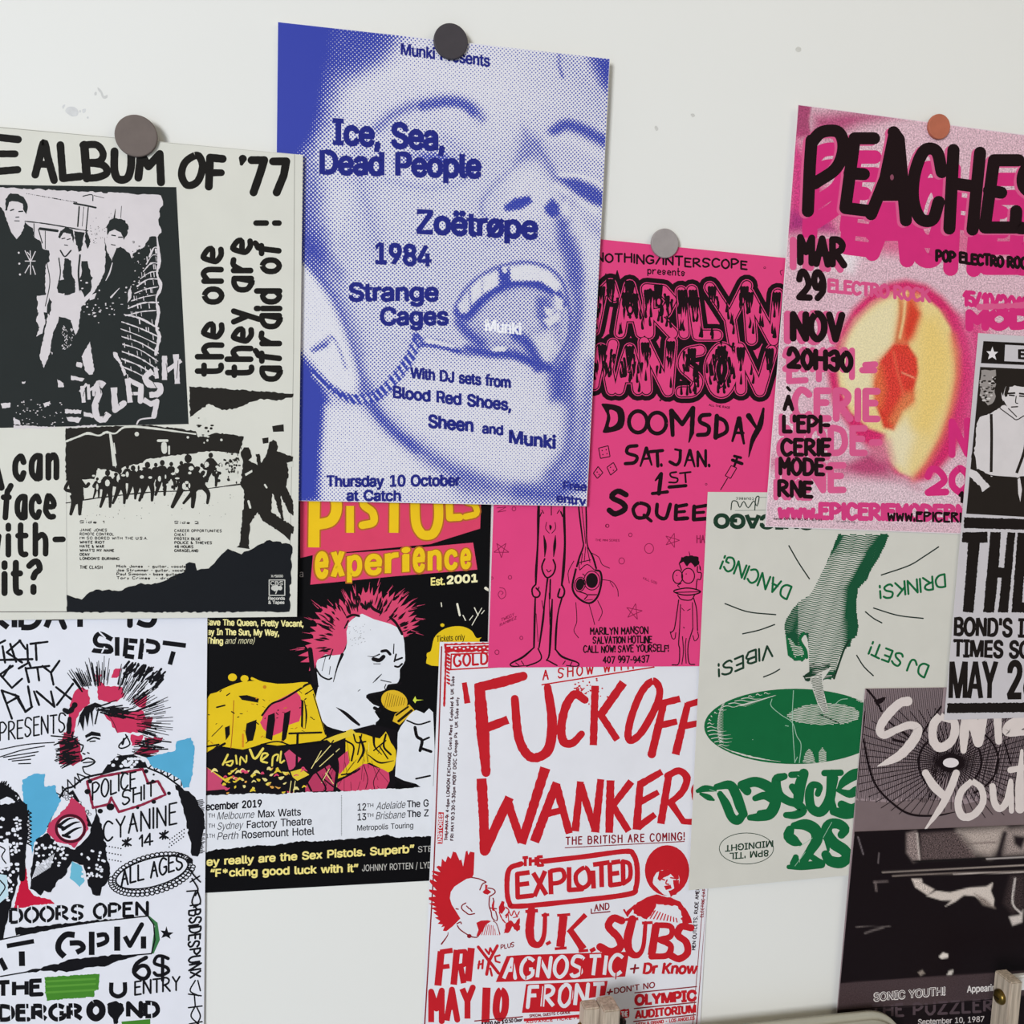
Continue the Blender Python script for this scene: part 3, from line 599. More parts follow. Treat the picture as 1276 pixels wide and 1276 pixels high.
# singer
p.part('singer_print').F(370, 720, 6.7158)
p.poly('430,380 480,335 545,300 640,345 760,375 840,410 890,490 902,600 905,690 880,740 860,770 860,840 830,890 760,895 745,930 700,950 600,970 580,1000 640,1060 690,1080 650,1120 690,1180 660,1209 640,1260 500,1300 300,1260 220,1209 150,1060 180,900 160,700 240,640 380,640 420,540 410,470', WH, 2)
hair = []
rr = random.Random(5)
base = [(75, 720), (60, 590), (110, 480), (130, 370), (190, 250), (300, 220), (400, 160), (500, 150), (590, 90), (660, 85), (740, 130), (850, 150), (930, 200), (980, 260), (1000, 350), (960, 460), (920, 500)]
cen = (560, 560)
for i in range(len(base) - 1):
    for k in range(5):
        t = k / 5; bx = base[i][0] * (1 - t) + base[i + 1][0] * t; by = base[i][1] * (1 - t) + base[i + 1][1] * t
        o = rr.uniform(1.0, 1.12) if k % 2 else rr.uniform(.86, .95)
        hair.append((cen[0] + (bx - cen[0]) * o, cen[1] + (by - cen[1]) * o))
hair += [(900, 500), (850, 420), (780, 385), (640, 345), (545, 300), (480, 330), (430, 380), (415, 450), (420, 540), (380, 640), (300, 650), (240, 640), (170, 690), (150, 760), (100, 780)]
p.poly(hair, '#D9496E')
for i in range(130):
    a = rr.uniform(math.radians(150), math.radians(385)); r0 = rr.uniform(.62, .86); 
    x = cen[0] + 430 * math.cos(a) * r0; y = cen[1] + 430 * math.sin(a) * r0
    if not inside(np.array([x]), np.array([y]), hair)[0]: continue
    l = rr.uniform(40, 110); p.st([(x, y), (x + l * .5 * math.cos(a + .1), y + l * .5 * math.sin(a + .1)), (x + l * math.cos(a), y + l * math.sin(a))], [3, rr.uniform(10, 20), 2], '#1A0D12')
for i in range(46):
    a = rr.uniform(math.radians(160), math.radians(380)); r0 = rr.uniform(.95, 1.05)
    k = int((a - math.radians(150)) / math.radians(235) * (len(base) - 1)); bx, by = base[min(k, len(base) - 1)]
    x = cen[0] + (bx - cen[0]) * r0 + rr.uniform(-30, 30); y = cen[1] + (by - cen[1]) * r0 + rr.uniform(-20, 20)
    p.st([(x, y), (x + 70 * math.cos(a), y + 70 * math.sin(a))], [7, 1], '#D9496E', smooth=0)
for q, w in [('540,220 580,260 600,215 640,260 700,290', 26), ('420,330 470,310 520,320', 20), ('780,330 830,380 880,470', 22), ('400,420 430,360', 14), ('380,640 340,740 305,870', [26, 14, 6]),
             ('110,600 130,760 150,880', 40), ('160,760 200,820 260,850 290,840', 14), ('280,740 270,810', 6), ('240,660 210,780', 5), ('300,600 270,680', 10), ('590,655 640,660 690,640', [3, 8, 12]),
             ('640,680 690,690 725,660', 34), ('710,615 750,610 780,640', 24), ('640,720 700,720', 6), ('812,555 808,635', 9), ('830,640 815,700', 14), ('825,690 880,670', 16), ('820,740 850,745 880,720', 16),
             ('635,880 670,845 710,805', [4, 12, 5]), ('700,855 740,865 790,875', 8), ('745,890 735,925 770,945', 8), ('770,900 850,890 870,880', 18),
             ('585,990 640,975 720,960', 10), ('585,1000 640,1045 690,1060', 14), ('640,985 680,1040', 8), ('690,970 720,1000', 10), ('650,1090 690,1110', 30), ('330,1085 400,1130 470,1190 520,1230', [4, 26, 30, 20]), ('510,950 530,935', 6)]:
    p.st(q, w, '#141013')
for i in range(40):
    x, y = rr.gauss(500, 50), rr.gauss(490, 45); p.st([(x, y), (x + 6, y - 5)], 4, '#8E8C90', smooth=0)
p.ell(815, 1030, 112, 88, '#E0B52A', .3); 
for i in range(9): p.st([(730 + i * 20, 1090 - i * 3), (760 + i * 18, 960 + i * 6)], 4, '#6B4E10', smooth=0)
p.poly('820,1140 940,1060 985,1110 860,1230 800,1200', '#E0B52A'); p.st('830,1150 930,1080', 16, '#1B1508'); p.st('850,1200 960,1110', 22, '#1B1508')
p.poly('970,1025 990,990 1000,1018 1060,1022 1000,1030 990,1050', '#D6E04A')
p.part('instrument_print').F(240, 840, 3.9875)
p.poly('1075,205 1110,178 1150,195 1195,190 1195,560 1110,545 1000,505 1010,430 1018,370 1020,290 1050,240', WH, 2)
for q, w in [('1065,230 1120,250 1180,235', 8), ('1105,265 1115,310 1140,330 1130,380', 16), ('1140,330 1175,315', 10), ('1140,370 1185,385', 14), ('985,490 1010,520 1050,545 1090,545', 8), ('1110,520 1180,505', 9), ('980,500 1000,540', 20)]: p.st(q, w, '#141013')
for i in range(8): p.st([(985 + i * 12, 495 + i * 7), (975 + i * 13, 520 + i * 6)], 4, '#141013', smooth=0)
p.poly('64,135 120,90 180,60 250,38 330,35 420,48 500,45 570,40 600,80 625,170 665,310 640,330 420,355 350,345 250,375 120,355 64,390', YE, 2)
p.ell(198, 16, 22, 19, YE); p.ell(258, 22, 20, 17, YE); p.st('295,22 330,36 380,50', [14, 10, 4], YE)
p.ell(358, 64, 9, 9, '#C8801E')
p.poly('345,225 355,180 400,140 470,105 510,82 535,110 548,170 530,235 470,255 440,290 390,310 350,270 335,240', '#D8466A')
for q in ['228,108 270,104 330,122 325,142 245,128', '268,245 318,226 315,270 300,330 272,335 262,290', '375,205 408,192 410,230 395,330 362,318 368,260', '455,195 487,180 480,240 465,320 440,345 448,260', '160,265 185,255 185,300 165,330', '540,130 552,130 548,270 538,260']: p.poly(q, '#120E12')
p.st('345,205 390,150 450,125 540,70', 10, '#120E12'); p.st('205,130 200,250 190,370', 4, '#A8551E'); p.st('250,300 250,360', 10, '#D98A22'); p.st('95,310 150,255', 4, '#120E12', smooth=0); p.st('80,390 160,345', 12, '#120E12', smooth=0); p.st('120,165 160,155', 8, '#120E12', smooth=0)
p.poly('64,395 150,370 250,378 350,355 440,360 640,345 700,300 900,250 1020,280 1000,600 60,600', '#120E12')
p.poly('66,460 150,525 140,545 180,570 66,580', '#C94A6E'); p.poly('66,460 160,520 200,505 170,540', '#E3C53A')
for q, w in [('150,450 175,400', 10), ('165,440 200,430 190,455 170,450', 9), ('215,405 220,445', 9), ('235,450 240,410 265,440 268,405', 8), ('285,375 310,420 350,370', 12), ('340,430 375,400 350,395 340,430 370,440', 10), ('395,455 400,410 425,400 420,430', 9), ('440,385 435,440 455,430', 9)]: p.st(q, w, '#E9D35A')
for i in range(38):
    x, y = rr.uniform(180, 480), rr.uniform(460, 590); a = rr.uniform(0, 3); l = rr.uniform(12, 34)
    p.st([(x, y), (x + l * math.cos(a) * .6, y + l * .3), (x + l * math.cos(a), y + l * math.sin(a) * .6)], [3, rr.uniform(8, 18), 2], rr.choice(['#E3C53A', '#E9D88A', '#D8466A', '#E0A24A', '#E9D35A']))
p.poly('455,395 480,375 510,400 540,420 500,470 480,480 470,440', '#CC4A70')
p.st('480,295 640,290', 10, '#120E12', smooth=0); p.st('522,295 516,480', 12, '#120E12', smooth=0)
p.poly('470,490 540,470 580,500 520,530', '#E3C53A'); p.poly('560,560 600,500 680,450 720,500 700,580 560,585', '#B83A5E')
p.poly('720,440 760,390 760,320 800,290 860,300 930,320 960,285 985,340 1010,380 1005,450 970,490 880,440 800,480 720,520', YE, 2)
p.poly('790,500 850,445 900,460 975,490 960,570 850,578 740,580 720,540', '#CF4468', 2); p.poly('710,430 770,380 780,440 730,500', '#CF4468')
p.poly('660,320 740,290 790,272 820,300 750,320 690,345', '#E3C53A')
for i in range(26):
    x, y = rr.uniform(600, 960), rr.uniform(310, 560); a = rr.uniform(.8, 2.3); l = rr.uniform(40, 110)
    p.st([(x, y), (x + l * math.cos(a), y + l * math.sin(a))], [2, rr.uniform(4, 9), 2], rr.choice(['#120E12', '#120E12', '#120E12', '#E9D88A']), smooth=0)
for q in ['620,440 740,380', '600,470 700,330', '650,450 690,520', '700,450 640,530', '650,520 700,560', '560,480 640,400', '840,300 820,400', '900,380 960,330', '930,360 970,420']: p.st(q, 7, '#120E12', smooth=0)
for q in ['610,440 690,350', '630,460 730,370', '590,470 640,380', '680,470 640,540', '660,490 700,545', '480,600 490,530', '500,600 510,530']: p.st(q, 4, '#E9D88A', smooth=0)
for i in range(46):                                   # ink flecks over the kit and the jacket
    x, y = rr.uniform(70, 600), rr.uniform(70, 345); l = rr.uniform(3, 16); g = rr.uniform(-1, 1)
    p.st([(x, y), (x + l, y + l * g)], rr.uniform(2, 6), '#120E12' if rr.random() < .7 else '#C8801E', smooth=0)
for q, w in [('340,350 420,335 480,352', 7), ('545,70 560,55 600,40', [4, 12, 5]), ('560,100 600,75 625,60', 6), ('555,130 565,200 560,270', [3, 9, 3]), ('600,100 640,230 660,300', 5), ('70,360 130,350', 9), ('640,330 700,300 760,285', [5, 14, 6]), ('690,345 720,450 705,580', [10, 16, 12]), ('760,330 800,360 790,430', 9), ('830,310 850,380 820,440', [8, 14, 5]), ('900,310 905,360 940,400', [14, 9, 4]), ('960,300 950,360 985,400', 10), ('870,400 930,440 1000,430', [4, 9, 3]), ('800,300 815,340 860,335', 8), ('850,450 870,520 860,570', 4), ('930,470 900,530 905,575', 4), ('740,500 800,490 830,470', 8), ('480,480 500,540 490,590', 9), ('560,520 590,580', 10), ('610,480 660,560 650,590', 8)]: p.st(q, w, '#120E12')
for i in range(22):
    x, y = rr.uniform(90, 620), rr.uniform(470, 590); l = rr.uniform(15, 40)
    p.st([(x, y), (x + l * .5, y - l * .4), (x + l, y - l * .1)], [3, rr.uniform(8, 16), 3], rr.choice(['#E3C53A', '#D8466A', '#E9D88A', '#D8466A']))
p.part('dates_lettering')
p.poly('60,603 200,598 330,592 420,600 520,588 700,585 800,580 900,572 1040,570 1200,556 1200,805 1010,812 965,796 900,810 800,818 600,832 545,828 400,852 330,850 180,868 110,872 60,886', WH, 0, 3)
p.ft('ecember 2019', 66, 677, 343, 660, 36, '#15121A', .03)
for a, b, c, y0, y1, x1, xm in [('TH', 'Melbourne', 'Max Watts', 725, 702, 538, 318), ('TH', 'Sydney', 'Factory Theatre', 776, 748, 592, 262), ('1TH', 'Perth', 'Rosemount Hotel', 826, 797, 604, 238)]:
    k = (y1 - y0) / (x1 - 80)
    p.ft(a, 68 if a != 'TH' else 78, y0 - 12, 110, y0 - 13, 20, '#15121A', .01); p.ft(b, 122, y0 + k * 42, xm - 14, y0 + k * (xm - 94), 36, '#15121A', 0, .2); p.ft(c, xm + 8, y0 + k * (xm - 80), x1, y1, 37, '#15121A', .015)
p.ft('12', 820, 678, 862, 676, 34, '#15121A', .015); p.ft('TH', 866, 662, 898, 660, 18, '#15121A', .015); p.ft('Adelaide', 912, 673, 1055, 665, 36, '#15121A', 0, .2); p.ft('The G', 1066, 663, 1172, 657, 34, '#15121A', .02)
p.ft('13', 820, 727, 862, 725, 34, '#15121A', .015); p.ft('TH', 866, 711, 898, 709, 18, '#15121A', .015); p.ft('Brisbane', 910, 722, 1055, 714, 36, '#15121A', 0, .2); p.ft('The Z', 1066, 712, 1172, 706, 34, '#15121A', .02)
p.ft('Metropolis Touring', 818, 778, 1096, 764, 27, '#15121A', .01)
for i in range(26): p.rect(738, 602 + i * 7.8, 742, 606 + i * 7.8, '#55525A')
p.part('quote_lettering')
p.ft('ey really are the Sex Pistols. Superb\u201d', 70, 952, 1100, 886, 38, '#F1DF86', .034); p.ft('STE', 1120, 886, 1190, 882, 30, '#BDB9B4', 0)
p.ft('\u201cF*cking good luck with it\u201d', 90, 1008, 822, 982, 38, '#F1DF86', .034); p.ft('JOHNNY ROTTEN / LYDON', 842, 980, 1230, 962, 32, '#C9C5BE', -.005)
p.done()

# ================================================================== drawn poster with the mohawk
p = Poster('concert_poster', 'white felt-pen poster of a red-mohawked punk seen from behind in a studded jacket',
           '-209,700 259,700 254,1290 -200,1300', .003, '#E3E3EA')
p.part('date_lettering').F(0, 760, 4.7259)
B = '#131216'
p.tx('FRIDAY', -190, 105, 525, 100, 130, 34, B, cap='b'); p.tx('13', 705, 92, 910, 85, 120, 34, B, cap='b')
for q, sm in [('660,175 590,140 560,170 575,205 640,215 650,245 560,240 545,235', 1), ('690,160 690,270', 0), ('745,165 735,275', 0), ('760,180 810,185', 0), ('745,220 790,225', 0), ('735,270 790,278', 0), ('840,170 825,290', 0), ('860,180 920,195 930,225 910,245 860,245', 1), ('958,193 1095,210', 0), ('1022,245 1000,322', 0)]:
    p.st(q, 28, B, smooth=sm, cap='b')
for q in ['585,130 620,165', '600,250 615,220', '845,255 870,255', '850,165 850,195']: p.st(q, 9, '#E3E3EA', smooth=0)
p.part('band_lettering')
for q in ['-10,200 30,180', '15,215 30,310', '0,295 190,290', '60,200 95,305', '120,180 40,250 130,310', '160,205 165,305', '115,180 150,230', '180,200 280,188', '210,195 215,295',
          '75,330 0,380 70,460 130,405', '20,390 60,330', '110,345 170,310 180,335', '150,340 170,425', '160,345 290,330', '220,340 230,415', '250,330 300,370 350,300', '300,370 315,440',
          '10,475 70,640', '10,475 110,510 40,550', '90,500 150,600', '110,520 150,600 190,570', '165,450 185,565', '200,480 230,560', '215,480 320,570 300,480', '330,455 425,530', '335,560 430,435']:
    p.st(q, 14, B, smooth=0, rough=.12)
p.tx('PRESENTS', 0, 772, 385, 712, 105, 10, B, jit=.03)
for q in ['0,822 160,792 320,780', '0,866 130,826 262,802', '20,868 225,835', '50,882 205,856', '72,890 180,880', '110,906 180,904']: p.st(q, 7, B)
p.part('punk_drawing')
R1, R2 = '#C9355A', '#A02845'
for q, c in [('440,480 470,455 520,470 530,550 490,580 450,640 440,720 380,740 400,690 410,560', R1), ('570,400 620,450 720,455 735,500 690,540 640,545 580,530', R1), ('680,345 715,345 690,400 655,400', R1), ('780,510 800,530 870,500 850,590 800,560', R1), ('610,610 690,600 840,592 870,650 850,720 690,725 640,650', R1), ('770,735 845,740 830,790 775,800', R1), ('350,770 460,755 490,890 430,920 350,905', R2), ('850,640 900,630 890,690 850,700', R2), ('850,750 960,750 950,780 860,800', R2), ('560,380 600,378 590,420 565,420', R1), ('375,720 435,715 430,760 365,765', R2), ('840,800 940,830 870,860 780,850', R2)]: p.poly(q, c, 0, 5)
rr = random.Random(9)
for i in range(190):
    a = math.radians(rr.uniform(-128, 22)); c = (650, 660); r0 = rr.uniform(150, 270) if a > -1.2 else rr.uniform(190, 240); r1 = min(370, r0 + rr.uniform(60, 130))
    if -2.25 < a < -1.4: c = (600, 640)
    p.st([(c[0] + r0 * math.cos(a), c[1] + r0 * math.sin(a)), (c[0] + r1 * math.cos(a), c[1] + r1 * math.sin(a))], [5, rr.uniform(6, 11), 4], B, smooth=0)
for i in range(46):
    x = rr.uniform(720, 930); y = 345 + (x - 720) * .45 + rr.uniform(-25, 45); p.st([(x, y), (x + rr.uniform(20, 60), y - rr.uniform(30, 60))], rr.uniform(8, 15), B, smooth=0)
for i in range(60):
    a = math.radians(rr.uniform(150, 290)); x = 470 + rr.uniform(-60, 0); y = rr.uniform(740, 890); p.st([(x, y), (x - rr.uniform(40, 110), y + rr.uniform(-15, 45))], rr.uniform(4, 9), B, smooth=0)
for i in range(34):
    x = rr.uniform(560, 700); y = 575 + abs(x - 560) * .3 + rr.uniform(-15, 20); p.st([(x, y), (x + rr.uniform(60, 150), y + rr.uniform(-40, 30))], rr.uniform(5, 9), B, smooth=0)
for i in range(24):
    x = rr.uniform(760, 880); y = rr.uniform(760, 860); p.st([(x, y), (x + rr.uniform(60, 150), y + rr.uniform(-30, 30))], rr.uniform(5, 9), B, smooth=0)
p.poly('470,620 500,570 560,545 600,560 560,575 545,600 548,690 530,600 515,690 500,620 490,715 470,660 455,690', B); p.st('580,580 560,670', 9, B, smooth=0); p.st('380,590 410,600 440,560', 30, B, rough=.3); p.st('410,640 405,720', 26, B, rough=.3)
p.poly('500,740 540,715 590,725 595,745 540,740 505,755', B)
for q, w in [('600,590 660,650 690,720', 3), ('515,770 550,752 585,760', 11), ('530,775 560,772', 8), ('430,720 425,750 470,790 490,800 478,835', 9), ('440,770 455,800', 8), ('488,845 500,850', 9), ('515,840 525,845', 8), ('480,890 520,872 560,895 520,920 488,925', 10), ('490,900 550,895', 8), ('487,930 500,960 545,980', 8), ('750,745 700,800 720,815 765,790 740,735', 9), ('730,760 722,790', 14), ('690,850 720,860', 5)]: p.st(q, w, B)
p.poly('590,975 640,900 690,860 780,850 850,880 870,930 740,935 660,955', B)
for i in range(34):
    x = rr.uniform(640, 850); y = rr.uniform(875, 925)
    if y > 1130 - x * .33 or y < 1000 - x * .16 + 5: p.ell(x, y, 11, 9, '#E3E3EA', n=10)
p.st('345,1130 332,1078 372,1100 366,1040 402,1078 398,1000 442,1050 440,985 474,1015 455,965 525,992', 8, B, smooth=0)
p.st('878,930 903,902 912,950 946,915 950,966 986,934 986,986 1026,955 1026,1008 1070,985 1068,1035', 8, B, smooth=0); p.st('870,930 960,970 1060,1040', 10, B); p.st('600,965 500,990 430,1040 380,1060 330,1150 280,1276', 12, B)
BLUE = '#58A9CE'
p.part('colour_wash')
for q in ['860,872 940,850 1030,830 1040,775 1125,752 1145,800 1135,960 1115,1045 1080,1050 1062,1000 1000,960 900,925', '132,1000 200,965 265,965 262,1040 325,1032 332,1080 360,1120 300,1230 270,1290 185,1300 165,1200 135,1170']: p.poly(q, BLUE, 0, 4)
p.F(0, 1006, 4.7259)
p.poly('170,-20 300,-10 270,140 200,210 190,280 175,200 185,100', BLUE, 0, 4); p.poly('425,318 480,345 500,430 470,470 440,440 410,415', '#6DB7CF', 0, 4)
p.poly('80,600 120,440 138,350 152,350 168,480 200,520 300,545 322,568 200,575 150,590', '#C4183A', 0, 3)
p.poly('262,1000 585,980 580,1075 555,1080 555,1115 275,1138', '#46842B', 0, 3); p.poly('715,1262 885,1247 885,1290 720,1290', '#46842B')
for y in (1020, 1050, 1085): p.st([(270, y + 6), (560, y - 10)], 12, '#5B9838', smooth=0)
p.poly('880,640 928,680 942,780 905,862 890,860 902,770 912,700 870,640', '#3F7A48')
p.part('jacket_drawing')
p.poly('210,190 280,150 340,225 440,250 520,170 565,40 540,-60 600,100 650,390 632,440 600,470 590,520 545,512 515,440 490,340 425,318 385,400 330,445 300,500 260,490 240,520 175,480 180,360 200,270', B, 0, 6)
for i in range(150):
    x, y = rr.uniform(200, 620), rr.uniform(160, 430)
    if (x < 400 and 170 < y < 350) or (x > 480 and 240 + (x - 480) * .2 < y < 420): p.ell(x, y, rr.uniform(6, 11), rr.uniform(6, 10), '#E3E3EA', n=9)
for i in range(14): p.st([(190 + i * 8, 420 - i * 5), (215 + i * 8, 350 - i * 6)], 4, '#E3E3EA', smooth=0)
p.F(0, 760, 4.7259)
p.poly('400,1080 430,1060 500,1180 545,1276 520,1276 440,1190', B)
for i in range(40): p.ell(rr.uniform(395, 520), 0, 1, 1, B, n=5) if False else None
for i in range(36):
    t = rr.random(); x = 390 + t * 120 + rr.uniform(-25, 20); y = 1080 + t * 120 + rr.uniform(-20, 25); p.ell(x, y, 11, 9, B, n=9); p.ell(x, y, 7.5, 6, '#E3E3EA', n=9)
p.poly('1030,1030 1070,1045 1130,1090 1165,1130 1190,1200 1210,1290 1100,1290 1090,1200', B, 0, 7)
p.F(0, 1006, 4.7259)
p.poly('1060,-120 1150,-60 1195,20 1200,130 1190,220 1165,290 1130,285 1115,180', B, 0, 8)
for i in range(40): p.st([(1160, -40 + i * 8), (1190 + rr.uniform(0, 18), -45 + i * 8)], 5, B, smooth=0)
p.poly('290,90 330,60 400,-10 420,-60 500,0 520,130 440,240 400,215 335,205 275,145', '#C13A5C', 0, 3); p.ring(415, 125, 84, 78, 16, '#4A1020'); p.ell(415, 125, 74, 68, '#E3E3EA')
for q in ['345,110 400,70 440,62', '370,130 430,95 470,85', '385,165 440,130 480,118']: p.st(q, [20, 14, 5], B)
p.st('345,110 380,125', 20, B, smooth=0); p.st('370,165 410,175', 16, B, smooth=0)
# figure cut by the left edge of the picture
p.F(0, 760, 4.7259)
p.poly('-60,1000 30,1030 100,1075 150,1140 165,1290 -60,1290', B, 0, 8)
for q in ['0,1120 40,1100 90,1130 60,1180 0,1190', '10,1230 60,1190 110,1240 70,1290 0,1290', '90,1090 120,1110 110,1130', '100,1180 140,1200 130,1240']: p.poly(q, '#E3E3EA', 0, 5)
zz = []
for i in range(14): zz += [(-10 + i * 13, 1040 + max(0, i - 2) * 16), (12 + i * 13, 1010 + max(0, i - 2) * 17)]
p.st(zz, 7, B, smooth=0)
p.tx('DOWN', 0, 1270, 110, 1215, 40, 6, B)
p.F(0, 1006, 4.7259)
p.poly('-60,-20 160,-20 165,120 150,270 110,400 60,600 0,620 -60,600', B, 0, 7)
for i in range(120):
    x, y = rr.uniform(0, 150), rr.uniform(60, 560)
    if x < 130 - max(0, y - 300) * .25: p.ell(x, y, rr.uniform(6, 12), rr.uniform(6, 11), '#E3E3EA', n=9)
p.poly('-20,215 50,200 60,350 -20,360', '#E3E3EA'); p.st('0,230 30,250 10,290 35,330', 8, B); p.poly('-20,390 40,400 50,520 -20,580', '#BFD9E2'); p.st('0,430 30,470 0,520', 8, B)
zz = []
for i in range(9): zz += [(158, 20 + i * 24), (185, 34 + i * 24)]
p.st(zz, 7, B, smooth=0); p.st('135,260 130,420', 34, B, rough=.3); p.poly('-30,560 60,590 30,700 20,780 -30,800', B, 0, 6)
p.part('jacket_lettering').F(0, 760, 4.7259)
q = '512,1010 600,980 840,938 872,1022 930,1008 975,1088 830,1150 700,1190 655,1105 640,1145 548,1165'
p.poly(q, '#E3E3EA'); p.st(q + ' 512,1010', 15, '#8E2640', smooth=0, rough=.2)
for x, y, r in [(515, 1070, 18), (530, 1010, 14), (650, 1160, 24), (590, 1185, 16), (860, 950, 14), (900, 1010, 12), (995, 1080, 12), (905, 1130, 14), (720, 960, 9), (810, 1165, 10), (905, 970, 7)]: p.ell(x, y, r, r * .9, B, n=10)
p.tx('POLICE', 545, 1112, 800, 1042, 90, 11, B, jit=.08); p.tx('SHIT', 722, 1150, 912, 1092, 80, 11, B, jit=.06)
p.F(0, 1006, 4.7259)
p.tx('CYANINE', 612, 192, 1040, 92, 118, 11, B, jit=.08, gap=2.6); p.tx('* 14 *', 722, 252, 990, 200, 66, 11, B, gap=1.5)
for i in range(42):
    x = 1000 + (i % 7) * 14 - (i // 14) * 4 if i < 21 else 610 + (i % 7) * 17; y = (190 - (i % 7) * 10 + (i // 7) * 22) if i < 21 else (225 + ((i - 21) // 7) * 38 + (i % 7) * 3)
    p.ell(x, y, 4.5, 4.5, B, n=7)
for i in range(52):
    a = i / 52 * 2 * PI; ca, sa = math.cos(-.26), math.sin(-.26)
    for k, (rx, ry) in enumerate(((232, 98), (250, 118)) if .2 < a < 3.4 else ((232, 98),)):
        x, y = rx * math.cos(a), ry * math.sin(a); x, y = 895 + x * ca - y * sa, 385 + x * sa + y * ca
        p.ell(x, y, 17, 14, B, n=10); p.ell(x, y, 9.5, 7, '#E3E3EA', n=9)
p.ell(895, 384, 218, 82, '#E3E3EA', -.26); p.ring(895, 384, 218, 82, 8, B, -.26)
p.tx('ALL AGES', 715, 462, 1078, 362, 92, 12, B, jit=.05)
p.ell(1115, 315, 20, 18, B)
p.part('entry_lettering')
p.tx('DOORS', 62, 678, 492, 655, 76, 19, B, cap='b'); p.tx('OPEN', 558, 650, 868, 636, 76, 19, B, cap='b')
for x in (105, 185, 270, 360, 455, 600, 690): p.st([(x, 580), (x + 4, 690)], 6, '#E3E3EA', smooth=0)
p.poly('-20,790 100,740 300,705 560,668 870,638 912,700 900,780 890,862 700,880 300,950 -20,1000', '#E3E3EA'); p.st('-20,785 300,715 560,675 870,640 905,690 912,780 892,862', 8, B, smooth=0); p.st('-20,1000 300,945 600,885 892,862', 8, B, smooth=0)
p.poly('90,708 250,700 400,683 560,665 700,655 400,700 230,735 95,755', B, 0, 5)
p.poly('150,968 380,908 500,885 620,872 830,870 740,895 640,930 500,945 430,965', B, 0, 7)
for q, w, sm in [('40,817 200,788', 27, 0), ('128,848 130,935', 36, 0), ('0,890 35,958', 30, 0), ('440,752 390,750 350,790 345,840 380,880', 36, 1), ('410,800 470,800 490,830 450,855', 32, 1), ('540,732 540,870', 34, 0), ('570,755 620,750 630,785 600,805 570,812', 28, 1), ('690,702 690,845', 36, 0), ('735,760 765,815 835,690', 28, 0), ('845,760 845,832', 32, 0)]: p.st(q, w, B, smooth=sm, cap='b')
p.poly('980,700 990,735 1022,738 998,755 1005,775 978,760 950,770 962,745 945,725 972,728', B)
p.tx('6', 788, 1005, 878, 1005, 120, 24, B); p.tx('$', 908, 990, 990, 985, 110, 20, B); p.tx('ENTRY', 795, 1102, 1058, 1078, 78, 11, B, jit=.05)
p.tx('THE', -18, 1112, 245, 1100, 80, 26, B, cap='b'); p.tx('U', 656, 1112, 735, 1110, 80, 26, B, cap='b'); p.tx('DERGR', 0, 1250, 480, 1245, 78, 27, B, cap='b'); p.tx('O', 530, 1240, 600, 1238, 85, 40, B); p.tx('ND', 755, 1232, 930, 1228, 78, 27, B, cap='b')
p.poly('630,1160 680,1140 725,1160 730,1200 700,1240 690,1276 670,1276 660,1240 635,1210', B, 0, 4)
for x in (60, 150, 250, 340, 430, 890): p.st([(x, 1150), (x + 5, 1265)], 6, '#E3E3EA', smooth=0)
p.part('side_lettering')
p.tx('BSIDESPUNX', 1112, 610, 1118, 1005, 62, 12, B, up=(62, 0), jit=.1, slant=-.15)
for q in ['1110,360 1150,410 1180,440', '1175,405 1120,440', '1130,420 1165,480 1150,520', '1100,495 1165,490', '1150,500 1130,560 1160,600', '1165,500 1180,560 1140,590', '1120,580 1180,570', '1150,1020 1120,1080 1170,1110', '1165,1020 1180,1080', '1110,1100 1185,1110', '1145,1110 1150,1170', '1110,1180 1190,1170', '1150,1170 1125,1230 1170,1276', '1160,1180 1180,1230 1160,1276', '1115,1276 1190,1262']: p.st(q, 9, B)
p.done()

